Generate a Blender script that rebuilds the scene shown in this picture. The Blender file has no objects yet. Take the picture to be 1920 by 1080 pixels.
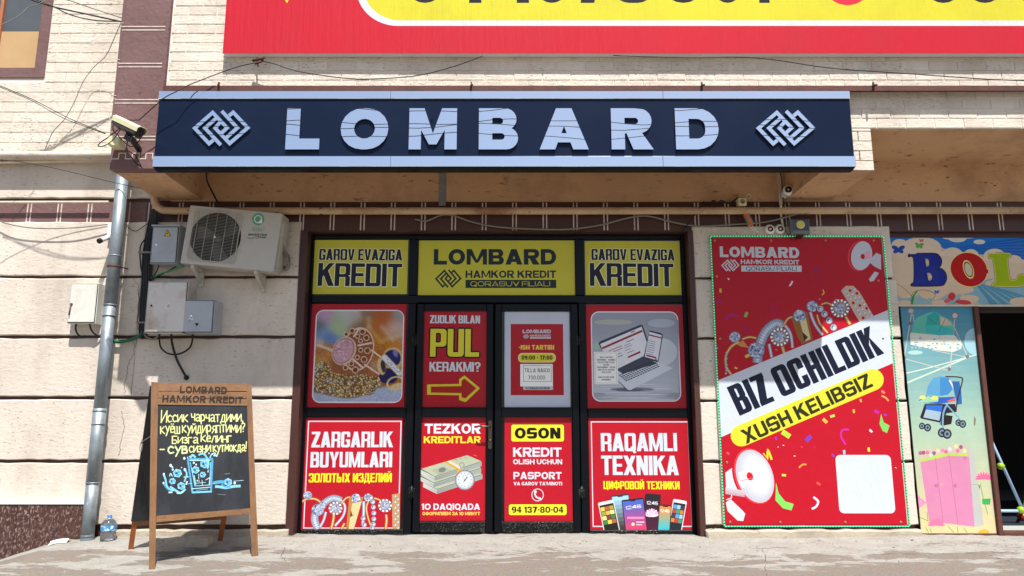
import bpy, bmesh, math, random
import numpy as np
from mathutils import Vector, Matrix
from mathutils.geometry import delaunay_2d_cdt
random.seed(7)
C = bpy.context.scene.collection
S = bpy.context.scene
# ---------------------------------------------------------------- camera
F_PX = 1400.0; PITCH = math.radians(10.25); CAM_H = 0.95
cam = bpy.data.objects.new('camera', bpy.data.cameras.new('camera')); C.objects.link(cam); S.camera = cam
cam.location = (0, 0, CAM_H); cam.rotation_euler = (math.radians(90) + PITCH, 0, 0)
cam.data.sensor_width = 36; cam.data.lens = F_PX / 1920 * 36; cam.data.clip_end = 3000; cam.data.clip_start = 0.05
# ---------------------------------------------------------------- sky, sun, exposure
SUN = Vector((0.27, -1.0, 1.85)).normalized()
w = bpy.data.worlds.new('World'); S.world = w; w.use_nodes = True
nt = w.node_tree; bg = nt.nodes['Background']
sky = nt.nodes.new('ShaderNodeTexSky'); sky.sky_type = 'NISHITA'; sky.sun_disc = False
sky.sun_elevation = math.asin(SUN.z); sky.sun_rotation = math.radians(165); sky.dust_density = 2.0; sky.altitude = 400
nt.links.new(sky.outputs[0], bg.inputs[0]); bg.inputs[1].default_value = 0.095
sl = bpy.data.lights.new('sun', 'SUN'); sl.energy = 5.0; sl.angle = math.radians(0.53); sl.color = (1, 0.965, 0.915)
so = bpy.data.objects.new('sun', sl); C.objects.link(so); so.location = (2, -10, 20)
so.rotation_euler = (-SUN).to_track_quat('-Z', 'Y').to_euler()
S.view_settings.view_transform = 'Standard'; S.view_settings.look = 'None'
S.view_settings.exposure = 0.62; S.view_settings.gamma = 1; S.view_settings.use_curve_mapping = False
# ---------------------------------------------------------------- projection helpers
cp, sp = math.cos(PITCH), math.sin(PITCH)
CAM = Vector((0, 0, CAM_H)); FW = Vector((0, cp, sp)); UPV = Vector((0, -sp, cp)); RT = Vector((1, 0, 0))
def ray(px, py): return FW + RT * ((px - 960) / F_PX) + UPV * ((540 - py) / F_PX)
def at(px, py, Y):
    r = ray(px, py); return CAM + r * (Y / r.y)
def XX(px, py, Y): return at(px, py, Y).x
def ZZ(py, Y): return at(960, py, Y).z
SLOPE, YW = .105, 6.62      # the pavement falls away from the foot of the wall
def on_ground(px, py, z=0):
    r = ray(px, py); t = (z - SLOPE * YW - CAM_H) / (r.z - SLOPE * r.y); return CAM + r * t
D = 6.65          # face of the plaster blocks of the ground floor
DF = 5.78         # face of the bay that juts out above
DU = 6.56         # upper wall left of the bay
YS = 6.77         # face of the shop frames
# ---------------------------------------------------------------- materials
def lin(c):
    return tuple(((v / 255) / 12.92 if v / 255 <= .04045 else ((v / 255 + .055) / 1.055) ** 2.4) for v in c)
MATS = {}
def mk(name, col, rough=.7, metal=0, var=.12, vs=3, bump=0, bs=40, bstretch=(1, 1, 1), dirt=None, dscale=2, damt=.5, dstretch=(1, 1, 1),
       pits=None, pscale=(5, 5, 40), pth=.62, rnd=0, emit=0, trans=0, spec=.5, rough_var=0, attr=False, coat=0, ior=1.45):
    if name in MATS: return MATS[name]
    m = bpy.data.materials.new(name); m.use_nodes = True; n = m.node_tree; N = n.nodes; L = n.links.new
    b = N['Principled BSDF']; geo = N.new('ShaderNodeNewGeometry')
    def noise(scale, stretch=(1, 1, 1), detail=6, rgh=.6):
        mp = N.new('ShaderNodeMapping'); mp.inputs['Scale'].default_value = stretch; L(geo.outputs['Position'], mp.inputs[0])
        t = N.new('ShaderNodeTexNoise'); t.inputs['Scale'].default_value = scale; t.inputs['Detail'].default_value = detail
        t.inputs['Roughness'].default_value = rgh; L(mp.outputs[0], t.inputs['Vector']); return t.outputs['Fac']
    def ramp(f, a, b_):
        r = N.new('ShaderNodeMapRange'); r.inputs[1].default_value = a; r.inputs[2].default_value = b_; L(f, r.inputs[0]); return r.outputs[0]
    def mix(f, a, b_, typ='MIX'):
        x = N.new('ShaderNodeMix'); x.data_type = 'RGBA'; x.blend_type = typ
        if isinstance(f, (int, float)): x.inputs[0].default_value = f
        else: L(f, x.inputs[0])
        for i, v in ((6, a), (7, b_)):
            if isinstance(v, tuple): x.inputs[i].default_value = (*v, 1)
            else: L(v, x.inputs[i])
        return x.outputs[2]
    c = lin(col)
    if attr:
        a = N.new('ShaderNodeAttribute'); a.attribute_name = 'col'; base = a.outputs['Color']
    else:
        base = mix(0.0, c, c)
    if var:
        g = ramp(noise(vs, (1, 1, 1), 8, .65), .25, .75)
        vv = mix(g, (1 - var,) * 3, (1 + var,) * 3)
        base = mix(1.0, base, vv, 'MULTIPLY')
    if rnd:
        oi = N.new('ShaderNodeObjectInfo'); rv = mix(oi.outputs['Random'], (1 - rnd, 1 - rnd * 1.05, 1 - rnd * 1.25), (1 + rnd * .5,) * 3)
        base = mix(1.0, base, rv, 'MULTIPLY')
    if pits:
        pf = ramp(noise(1, pscale, 8, .7), pth, pth + .06)
        pm = N.new('ShaderNodeMath'); pm.operation = 'MULTIPLY'; L(pf, pm.inputs[0]); L(ramp(noise(2.2), .38, .6), pm.inputs[1])
        base = mix(pm.outputs[0], base, lin(pits))
    if dirt:
        df = ramp(noise(dscale, dstretch, 9, .68), .48, .72)
        dm = N.new('ShaderNodeMath'); dm.operation = 'MULTIPLY'; L(df, dm.inputs[0]); dm.inputs[1].default_value = damt
        base = mix(dm.outputs[0], base, lin(dirt))
    L(base, b.inputs['Base Color'])
    b.inputs['Roughness'].default_value = rough; b.inputs['Metallic'].default_value = metal
    b.inputs['Specular IOR Level'].default_value = spec; b.inputs['Transmission Weight'].default_value = trans; b.inputs['IOR'].default_value = ior
    b.inputs['Coat Weight'].default_value = coat; b.inputs['Coat Roughness'].default_value = .06

    if bump:
        bp = N.new('ShaderNodeBump'); bp.inputs['Strength'].default_value = min(1, bump); bp.inputs['Distance'].default_value = .01 * max(1, bump)
        L(noise(bs, bstretch, 8, .7), bp.inputs['Height']); L(bp.outputs[0], b.inputs['Normal'])
    if emit:
        b.inputs['Emission Color'].default_value = (*c, 1); b.inputs['Emission Strength'].default_value = emit
    m['b'] = 1; MATS[name] = m; return m
M = {}
M['plaster'] = mk('plaster', (207, 196, 183), .9, var=.10, vs=1.6, bump=.6, bs=18, bstretch=(1, 1, 2), pits=(122, 108, 94), pscale=(20, 20, 52), pth=.575, dirt=(150, 137, 122), dscale=1.5, damt=.55, dstretch=(1, 1, .4), rnd=.05)
M['brickw'] = mk('clinker', (214, 204, 190), .88, var=.07, vs=9, bump=.8, bs=16, bstretch=(1, 1, 3), pits=(108, 96, 80), pscale=(22, 22, 90), pth=.56, rnd=.09, dirt=(160, 146, 128), dscale=2.0, damt=.5)
M['mortar'] = mk('mortar', (226, 220, 208), .95, var=.08, vs=6, bump=.4, bs=60)
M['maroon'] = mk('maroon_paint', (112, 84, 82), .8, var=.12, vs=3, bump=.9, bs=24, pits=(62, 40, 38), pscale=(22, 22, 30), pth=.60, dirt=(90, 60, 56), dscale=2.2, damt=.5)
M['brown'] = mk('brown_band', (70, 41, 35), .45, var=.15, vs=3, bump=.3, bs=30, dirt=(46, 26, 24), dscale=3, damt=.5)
M['plaster_bounce'] = mk('plaster_warm_bounce', (198, 160, 122), .9, var=.10, vs=1.5, bump=.6, bs=12, bstretch=(1, 1, 3), pits=(96, 66, 48), pscale=(9, 9, 26), pth=.59, dirt=(128, 94, 68), dscale=1.4, damt=.65)  # cream plaster yellowed: warm bounce light put into its base colour; stains on top
M['line'] = mk('pale_line', (205, 190, 180), .8, var=.12, vs=20, dirt=(120, 90, 85), dscale=12, damt=.7)
M['granite'] = mk('granite', (76, 52, 46), .22, var=.5, vs=26, pits=(146, 126, 118), pscale=(60, 60, 30), pth=.53, dirt=(34, 20, 20), dscale=30, damt=.8, bump=.1, bs=60)
M['concrete'] = mk('concrete', (176, 164, 146), .92, var=.16, vs=4, bump=1.0, bs=22, pits=(110, 98, 84), pscale=(14, 14, 26), pth=.6, dirt=(122, 108, 92), dscale=3, damt=.6)
M['frame'] = mk('black_metal', (8, 11, 17), .3, var=.2, vs=6, bump=.08, bs=18, spec=.2)
M['frame_dusty'] = mk('black_metal_dusty', (11, 12, 14), .4, var=.2, vs=6, pits=(170, 168, 156), pscale=(110, 110, 110), pth=.58, dirt=(50, 48, 44), dscale=6, damt=.15, spec=.25)
M['glass'] = mk('dark_glass', (8, 10, 14), .06, var=0)
M['navy'] = mk('navy_panel', (20, 30, 52), .3, var=.10, vs=1.2, spec=.12, dirt=(40, 52, 66), dscale=1.5, damt=.2)
M['mirror'] = mk('silver_mirror', (232, 235, 240), .012, metal=.97, var=.03, vs=.8)
M['art'] = mk('print', (255, 255, 255), .35, var=.05, vs=4, attr=True, bump=.05, bs=3, spec=.22, coat=.12)
M['art_matte'] = mk('print_matte', (255, 255, 255), .7, spec=.2, var=.07, vs=5, attr=True, dirt=(150, 130, 100), dscale=2, damt=.12)
M['white_metal'] = mk('white_metal', (205, 205, 196), .4, var=.06, vs=5, dirt=(150, 112, 74), dscale=5, damt=.45)
M['rusty_metal'] = mk('rusty_white', (202, 198, 192), .5, var=.06, vs=5, dirt=(140, 100, 66), dscale=4.2, damt=.7)
M['grey_metal'] = mk('grey_metal', (166, 172, 178), .4, var=.05, vs=5, dirt=(120, 122, 124), dscale=4, damt=.3)
M['ac'] = mk('ac_shell', (184, 180, 170), .5, var=.07, vs=4, dirt=(120, 104, 82), dscale=4, damt=.5)
M['galv'] = mk('galvanised', (142, 152, 158), .5, metal=.55, var=.2, vs=7, pits=(200, 208, 214), pscale=(60, 60, 20), pth=.6, dirt=(96, 104, 110), dscale=8, damt=.6)
M['rustpipe'] = mk('beige_pipe', (190, 162, 128), .7, var=.10, vs=6, pits=(60, 38, 26), pscale=(14, 14, 30), pth=.6, dirt=(112, 58, 32), dscale=2.0, damt=.75)
M['pipe'] = mk('cream_pipe', (205, 192, 170), .6, var=.08, vs=6, dirt=(140, 120, 96), dscale=4, damt=.4)
M['rust'] = mk('rust_steel', (86, 48, 38), .7, var=.2, vs=5, bump=.3, bs=50, dirt=(50, 30, 26), dscale=6, damt=.6)
M['black'] = mk('black_rubber', (16, 16, 18), .45, var=.1)
M['dark'] = mk('dark_cavity', (10, 11, 12), .6, var=.1)
M['wire_grey'] = mk('grey_cable', (120, 116, 108), .6, var=.1)
M['green'] = mk('green_hose', (20, 90, 62), .45, var=.1)
M['wood'] = mk('varnished_wood', (124, 89, 57), .5, var=.28, vs=3, bump=.25, bs=10, bstretch=(12, 12, 1), dirt=(70, 42, 26), dscale=2, damt=.6, dstretch=(16, 16, 1.2))
M['woodh'] = mk('varnished_wood_header', (128, 91, 57), .5, var=.28, vs=3, bump=.25, bs=10, bstretch=(1, 12, 12), dirt=(70, 42, 26), dscale=2, damt=.6, dstretch=(1.2, 16, 18))
M['slate'] = mk('chalk_panel', (24, 26, 31), .5, var=.15, vs=5, dirt=(58, 61, 66), dscale=2.4, damt=.5, dstretch=(2.5, 1, 1))
M['grating'] = mk('grey_concrete_block', (150, 142, 130), .95, var=.2, vs=12, bump=1, bs=50)
M['white'] = mk('white_plastic', (222, 222, 218), .35, var=.03)
M['yellowed'] = mk('yellowed_plastic', (214, 208, 166), .4, var=.05)
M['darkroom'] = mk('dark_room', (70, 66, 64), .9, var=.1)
M['paper'] = mk('paper', (225, 222, 214), .8, var=.04)
# ---------------------------------------------------------------- object helpers
def tag(o, label=None, cat=None, group=None, kind=None):
    if label: o['label'] = label
    if cat: o['category'] = cat
    if group: o['group'] = group
    if kind: o['kind'] = kind
    return o
def wloc(o):
    v = Vector((0, 0, 0))
    while o is not None: v += Vector(o.location); o = o.parent
    return v
def thing(name, label, cat, loc=(0, 0, 0), group=None, kind=None):
    o = bpy.data.objects.new(name, None); C.objects.link(o); o.location = loc; o.empty_display_size = .1
    return tag(o, label, cat, group, kind)
class MB:
    """collects faces in world coordinates; build() links them as one mesh object"""
    def __init__(s): s.v = []; s.f = []; s.sm = []
    def add(s, vs, fs, smooth=False):
        k = len(s.v); s.v += [tuple(v) for v in vs]; s.f += [tuple(i + k for i in f) for f in fs]; s.sm += [smooth] * len(fs); return s
    def box(s, x0, x1, y0, y1, z0, z1, c=0):
        x0, x1 = min(x0, x1), max(x0, x1); y0, y1 = min(y0, y1), max(y0, y1); z0, z1 = min(z0, z1), max(z0, z1)
        if c:   # chamfer round the front (y0) face
            a = [(x0 + c, y0, z0 + c), (x1 - c, y0, z0 + c), (x1 - c, y0, z1 - c), (x0 + c, y0, z1 - c)]
            b = [(x0, y0 + c, z0), (x1, y0 + c, z0), (x1, y0 + c, z1), (x0, y0 + c, z1)]
            d = [(x0, y1, z0), (x1, y1, z0), (x1, y1, z1), (x0, y1, z1)]
            fs = [(0, 1, 2, 3)]
            for k in (0, 4):
                for i in range(4): j = (i + 1) % 4; fs.append((k + i, k + 4 + i, k + 4 + j, k + j))
            fs.append((11, 10, 9, 8)); return s.add(a + b + d, fs)
        v = [(x, y, z) for x in (x0, x1) for y in (y0, y1) for z in (z0, z1)]
        return s.add(v, [(0, 1, 3, 2), (4, 6, 7, 5), (0, 4, 5, 1), (2, 3, 7, 6), (0, 2, 6, 4), (1, 5, 7, 3)])
    def bar(s, a, b, wx, wy, up=(0, 1, 0)):
        a, b = Vector(a), Vector(b); d = (b - a).normalized(); u = Vector(up); r = d.cross(u).normalized(); u = r.cross(d)
        v = [p + r * (i * wx / 2) + u * (j * wy / 2) for p in (a, b) for i, j in ((-1, -1), (1, -1), (1, 1), (-1, 1))]
        return s.add(v, [(3, 2, 1, 0), (4, 5, 6, 7), (0, 1, 5, 4), (1, 2, 6, 5), (2, 3, 7, 6), (3, 0, 4, 7)])
    def tube(s, pts, r, n=8, cap=True):
        pts = [Vector(p) for p in pts]; m = len(pts); rr_ = r if isinstance(r, (list, tuple)) else [r] * m
        vs = []; prev = None
        for i, p in enumerate(pts):
            t = (pts[min(i + 1, m - 1)] - pts[max(i - 1, 0)]).normalized()
            if prev is None: a = t.orthogonal().normalized()
            else: a = (prev - t * prev.dot(t)).normalized()
            prev = a; b = t.cross(a)
            vs += [p + (a * math.cos(2 * math.pi * k / n) + b * math.sin(2 * math.pi * k / n)) * rr_[i] for k in range(n)]
        fs = [(i * n + k, i * n + (k + 1) % n, (i + 1) * n + (k + 1) % n, (i + 1) * n + k) for i in range(m - 1) for k in range(n)]
        k0 = len(s.v); s.add(vs, fs, True)
        if cap:
            s.f += [tuple(k0 + k for k in reversed(range(n))), tuple(k0 + (m - 1) * n + k for k in range(n))]; s.sm += [False] * 2
        return s
    def lathe(s, prof, origin, axis=(0, 0, 1), n=20):
        o = Vector(origin); ax = Vector(axis).normalized(); a = ax.orthogonal().normalized(); b = ax.cross(a)
        vs = [o + ax * h + (a * math.cos(2 * math.pi * k / n) + b * math.sin(2 * math.pi * k / n)) * max(r, 1e-4) for r, h in prof for k in range(n)]
        m = len(prof)
        return s.add(vs, [(i * n + k, i * n + (k + 1) % n, (i + 1) * n + (k + 1) % n, (i + 1) * n + k) for i in range(m - 1) for k in range(n)], True)
    def prism(s, poly, d0, d1):
        """poly: 3D points; extruded from offset vector d0 to d1"""
        n = len(poly); d0, d1 = Vector(d0), Vector(d1); vs = [Vector(p) + d0 for p in poly] + [Vector(p) + d1 for p in poly]
        return s.add(vs, [tuple(range(n)), tuple(reversed(range(n, 2 * n)))] + [(i, i + n, (i + 1) % n + n, (i + 1) % n) for i in range(n)])
    def build(s, name, mat, parent=None, **kw):
        off = wloc(parent) if parent else Vector((0, 0, 0))
        me = bpy.data.meshes.new(name); me.from_pydata([tuple(Vector(v) - off) for v in s.v], [], s.f)
        me.polygons.foreach_set('use_smooth', s.sm); me.materials.append(M[mat] if isinstance(mat, str) else mat)
        bm = bmesh.new(); bm.from_mesh(me); bmesh.ops.recalc_face_normals(bm, faces=bm.faces); bm.to_mesh(me); bm.free()
        o = bpy.data.objects.new(name, me); C.objects.link(o); o.parent = parent
        return tag(o, **kw)
def spline(pts, sub=6):
    P = [Vector(p) for p in pts]; out = []
    for i in range(len(P) - 1):
        a, b, c, d = P[max(i - 1, 0)], P[i], P[i + 1], P[min(i + 2, len(P) - 1)]
        for k in range(sub):
            t = k / sub; out.append(.5 * ((2 * b) + (c - a) * t + (2 * a - 5 * b + 4 * c - d) * t * t + (3 * b - a - 3 * c + d) * t ** 3))
    out.append(P[-1]); return out
def cable(name, pts, r, mat, label=None, cat='cable', parent=None, group=None, n=6, sub=6):
    p = spline([at(*q) if len(q) == 3 else Vector(q[:3]) for q in pts], sub)
    return MB().tube(p, r, n).build(name, mat, parent, label=label, cat=cat if label else None, group=group)
def rough_slab(x0, x1, z0, z1, y0, y1, amp=.004, c=.008, step=.09):
    """plaster block with uneven edges and a soft chamfer"""
    ring = []
    def seg(a, b):
        L = math.dist(a, b); k = max(1, int(L / step)); return [(a[0] + (b[0] - a[0]) * i / k, a[1] + (b[1] - a[1]) * i / k) for i in range(k)]
    for a, b in (((x0, z0), (x1, z0)), ((x1, z0), (x1, z1)), ((x1, z1), (x0, z1)), ((x0, z1), (x0, z0))): ring += seg(a, b)
    ring = [(x + random.uniform(-amp, amp), z + random.uniform(-amp, amp)) for x, z in ring]
    cx, cz = (x0 + x1) / 2, (z0 + z1) / 2; n = len(ring)
    inn = [(x - math.copysign(min(c, abs(x - cx)), x - cx) if abs(x - cx) > abs(x1 - x0) / 2 - 2 * c else x,
            z - math.copysign(min(c, abs(z - cz)), z - cz) if abs(z - cz) > abs(z1 - z0) / 2 - 2 * c else z) for x, z in ring]
    mb = MB(); vs = [(x, y0, z) for x, z in inn] + [(x, y0 + c, z) for x, z in ring] + [(x, y1, z) for x, z in ring]
    fs = [tuple(range(n))]
    for k in (0, n): fs += [(k + i, k + n + i, k + n + (i + 1) % n, k + (i + 1) % n) for i in range(n)]
    return mb.add(vs, fs)
# ---------------------------------------------------------------- flat printing: shapes resolved into one planar mesh
class Plane:
    def __init__(s, o, u=(1, 0, 0), v=(0, 0, 1)): s.o = Vector(o); s.u = Vector(u).normalized(); s.v = Vector(v).normalized(); s.n = s.u.cross(s.v)
    def px(s, x, y):
        r = ray(x, y); t = (s.o - CAM).dot(s.n) / r.dot(s.n); p = CAM + r * t - s.o; return Vector((p.dot(s.u), p.dot(s.v)))
    def w(s, a, b, h=0): return s.o + s.u * a + s.v * b + s.n * h
def PL(Y): return Plane((0, Y, 0))
def arc(cx, cy, rx, ry, a0, a1, n): return [(cx + rx * math.cos(a0 + (a1 - a0) * i / n), cy + ry * math.sin(a0 + (a1 - a0) * i / n)) for i in range(n + 1)]
def rr(x0, y0, x1, y1, r, n=5):
    """rounded rectangle; r number or (bl, br, tr, tl)"""
    if not isinstance(r, tuple): r = (r,) * 4
    m = min(abs(x1 - x0), abs(y1 - y0)) / 2; r = [max(0, min(q, m)) for q in r]; o = []; h = math.pi / 2
    for (cx, cy, q, a) in ((x0 + r[0], y0 + r[0], r[0], 2 * h), (x1 - r[1], y0 + r[1], r[1], 3 * h), (x1 - r[2], y1 - r[2], r[2], 0), (x0 + r[3], y1 - r[3], r[3], h)):
        o += [(cx, cy)] if q < 1e-6 else arc(cx, cy, q, q, a, a + h, n)
    return o
def thick(pts, wd, closed=False):
    """polyline to a mitred ribbon polygon"""
    P = [Vector(p) for p in pts]; L, R = [], []
    for i, p in enumerate(P):
        a = (P[i] - P[i - 1]).normalized() if i else (P[1] - P[0]).normalized()
        b = (P[i + 1] - P[i]).normalized() if i < len(P) - 1 else a
        t = (a + b); t = t.normalized() if t.length > 1e-6 else a
        n = Vector((-t.y, t.x)); na = Vector((-a.y, a.x)); k = wd / 2 / max(.35, n.dot(na))
        L.append(p + n * k); R.append(p - n * k)
    return [tuple(q) for q in L + R[::-1]]
MULT = {'M': 1.32, 'М': 1.32, 'L': .86, 'E': .88, 'F': .84, 'T': .94, 'Ы': 1.45, 'Ф': 1.4, 'Ц': 1.08, 'Д': 1.15, 'J': .8, 'Й': 1.05, 'И': 1.05, 'Z': .95, 'A': 1.1, 'V': 1.08, 'Y': 1.08, 'X': 1.08, 'K': 1.04, 'O': 1.08, 'Q': 1.08}
CYR = {'О': 'O', 'Т': 'T', 'Х': 'X', 'Е': 'E', 'Р': 'P', 'В': 'B', 'Н': 'H', 'К': 'K', 'М': 'M', 'А': 'A', 'С': 'C', '3': 'З', '0': 'O', 'У': 'Y'}
def glyph(ch, W, s, t, r):
    c = CYR.get(ch, ch); w = W * MULT.get(c, 1); o = []; e = .02; rnd = r > .3
    def A(*p): o.append((1, list(p)))
    def B(x0, y0, x1, y1, q=0): o.append((1, rr(x0, y0, x1, y1, q)))
    def E(x0, y0, x1, y1, q=0): o.append((0, rr(x0, y0, x1, y1, q)))
    def X(*p): o.append((0, list(p)))
    ri = max(0, r - min(s, t)) ; h = s * 1.12
    if c == ' ': return (.28 if rnd else .22), o
    if c in "'": A((0, 1), (s * .9, 1), (s * .6, .68), (0, .68)); return s * .9, o
    if c == '.': B(0, 0, s, t); return s, o
    if c == ',': B(0, 0, s, t); A((s * .4, 0), (s, 0), (s * .4, -t)); return s, o
    if c == ':': B(0, .05, s, .05 + t); B(0, .5, s, .5 + t); return s, o
    if c == '-': B(0, .38, .3, .38 + t * .9); return .3, o
    if c == '!': B(0, .28, s, 1); B(0, 0, s, t); return s, o
    if c == 'I' or c == '|': B(0, 0, s, 1); return s, o
    if c == '1': B(s * .6, 0, s * 1.6, 1); A((0, .62), (0, .8), (s * .6, 1), (s * .7, .72)); return s * 1.6, o
    if c == '@': B(0, 0, w, 1, .5); E(s * .6, t * .6, w - s * .6, 1 - t * .6, .5); B(w * .35, .3, w * .7, .7, .2); return w, o
    if c == 'L': B(0, 0, s, 1); B(0, 0, w, t)
    elif c in 'OQ':
        B(0, 0, w, 1, r); E(s, t, w - s, 1 - t, ri)
        if c == 'Q': A((w * .5, .22), (w * .72, .3), (w * 1.02, -.08), (w * .8, -.12))
    elif c in 'CG':
        B(0, 0, w, 1, r); E(s, t, w - s, 1 - t, ri)
        if c == 'C': E(w - s - .01 if not rnd else w * .6, .38, w + e, .62)
        else:
            E(w - s - .01 if not rnd else w * .6, .5, w + e, .66); B(w * .52, .5 - t * .8, w, .5); B(w - s, .1, w, .5)
            if rnd: pass
    elif c == 'D': B(0, 0, w, 1, (0, r, r, 0)); E(s, t, w - s, 1 - t, (0, ri, ri, 0))
    elif c == 'B':
        q = min(.27, r); B(0, 0, w, .54, (0, q, q, 0)); B(0, .46, w * .96, 1, (0, q, q, 0)); g = t * .42
        E(s, t * .9, w - s, .5 - g, (0, q * .6, q * .6, 0)); E(s, .5 + g, w * .96 - s, 1 - t * .9, (0, q * .6, q * .6, 0))
    elif c == 'P':
        q = min(.32, r); b = .36; B(0, 0, s, 1); B(0, b, w, 1, (0, q, q, 0)); E(s, b + t * .9, w - s, 1 - t * .9, (0, q * .55, q * .55, 0))
    elif c == 'R':
        q = min(.30, r); b = .39
        B(0, 0, s, 1); B(0, b, w, 1, (0, q, q, 0)); E(s, b + t * .85, w - s, 1 - t * .9, (0, q * .55, q * .55, 0))
        if rnd: A((w - h * 1.25, 0), (w * 1.03, 0), (w * .74, .42), (w * .36, .42))
        else: B(w - s, 0, w, b + .06, (0, 0, .05, 0)); X((w + e, b + .01), (w - s * .4, b + .06), (w + e, b + .11))
    elif c == 'E': B(0, 0, s, 1); B(0, 0, w, t); B(0, 1 - t, w, 1); B(0, .5 - t * .45, w * .93, .5 + t * .45)
    elif c == 'F': B(0, 0, s, 1); B(0, 1 - t, w, 1); B(0, .46 - t * .45, w * .93, .46 + t * .45)
    elif c == 'T': B(0, 1 - t, w, 1); B(w / 2 - s / 2, 0, w / 2 + s / 2, 1)
    elif c == 'H': B(0, 0, s, 1); B(w - s, 0, w, 1); B(0, .5 - t / 2, w, .5 + t / 2)
    elif c in 'UЦ':
        if c == 'U': B(0, 0, w, 1, (r, r, 0, 0)); E(s, t, w - s, 1 + e, (ri, ri, 0, 0))
        else: B(0, 0, w * .92, 1); E(s, t, w * .92 - s, 1 + e); B(w * .84, -.14, w, t)
    elif c == 'A':
        a = s * .58; cx = w / 2; A((0, 0), (cx - a, 1), (cx + a, 1), (w, 0)); k = (cx - a)
        ya = min(.86, (cx - h) / k); X((h, -e), (w - h, -e), (cx + h - h + .001, ya) if False else (cx, ya)); y0, y1 = .17, .17 + t * .85
        A((h + k * y0 * .9, y0), (w - h - k * y0 * .9, y0), (w - h - k * y1 * .9, y1), (h + k * y1 * .9, y1))
    elif c == 'V': A((0, 1), (h, 1), (w / 2, .3), (w - h, 1), (w, 1), (w / 2 + s * .55, 0), (w / 2 - s * .55, 0))
    elif c == 'Y': A((0, 1), (h, 1), (w / 2, .58), (w - h, 1), (w, 1), (w / 2 + s / 2, .4), (w / 2 + s / 2, 0), (w / 2 - s / 2, 0), (w / 2 - s / 2, .4))
    elif c == 'X': A((0, 1), (h, 1), (w, 0), (w - h, 0)); A((w - h, 1), (w, 1), (h, 0), (0, 0))
    elif c == 'Z': B(0, 0, w, t); B(0, 1 - t, w, 1); A((w - h * 1.15, 1 - t * .8), (w, 1 - t * .8), (h * 1.15, t * .8), (0, t * .8))
    elif c == 'N': B(0, 0, s, 1); B(w - s, 0, w, 1); A((0, 1), (h, 1), (w, 0), (w - h, 0))
    elif c in 'ИЙ':
        B(0, 0, s, 1); B(w - s, 0, w, 1); A((0, 0), (h, 0), (w, 1), (w - h, 1))
        if c == 'Й': A((w * .2, 1.22), (w * .34, 1.22), (w * .5, 1.14), (w * .66, 1.22), (w * .8, 1.22), (w * .62, 1.06), (w * .38, 1.06))
    elif c == 'M':
        b = .12 if rnd else 0; B(0, 0, s * .9, 1); B(w - s * .9, 0, w, 1)
        A((0, 1), (h, 1), (w / 2 + s * .28, b), (w / 2 - s * .28, b)); A((w - h, 1), (w, 1), (w / 2 + s * .28, b), (w / 2 - s * .28, b))
    elif c == 'K': B(0, 0, s, 1); A((s * .6, .3), (s * .6, .58), (w - h, 1), (w + .01, 1)); A((w - h, 0), (w + .03, 0), (w * .62, .68), (s * 1.25, .46))
    elif c == 'S':
        q = r if not rnd else .28; B(0, 0, w, 1, q); g = t * .45; qi = max(0, q - min(s, t))
        E(s, .5 + g, w - s, 1 - t, qi); E(w - s - .01 if not rnd else w * .55, .5 + g, w + e, .7 if not rnd else .76)
        E(s, t, w - s, .5 - g, qi); E(-e, .3 if not rnd else .24, s + .01 if not rnd else w * .45, .5 - g)
    elif c in 'Л':
        A((w * .12, 1), (w, 1), (w, 0), (w - s, 0), (w - s, 1 - t), (w * .12 + s * .8, 1 - t), (s, .1), (s * .7, 0), (0, 0), (0, t * .7), (w * .1, .25))
    elif c in 'Д':
        A((w * .2, 1), (w * .88, 1), (w * .88, t * .6), (0, t * .6), (w * .12, .3)); X((w * .2 + s * .7, 1 - t), (w * .88 - s, 1 - t), (w * .88 - s, t), (w * .3, t)); B(0, 0, w, t); B(0, -.14, s * .7, t); B(w - s * .7, -.14, w, t)
    elif c == 'Ы': q = min(.25, r); B(0, 0, w * .64, .6, (0, q, q, 0)); E(s, t, w * .64 - s, .6 - t, q * .4); B(0, 0, s, 1); B(w - s, 0, w, 1)
    elif c == 'Ф': B(0, .14, w, .86, r); E(s, .14 + t, w - s, .86 - t, ri); B(w / 2 - s / 2, -.05, w / 2 + s / 2, 1.05)
    elif c in 'З':
        q = min(.25, r); B(0, 0, w, .54, q); B(0, .46, w * .97, 1, q); E(s, t, w - s, .5 - t * .4, q * .5); E(s, .5 + t * .4, w - s, 1 - t, q * .5); E(-e, .3, w * .4, .7)
    elif c == 'Я':
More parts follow.
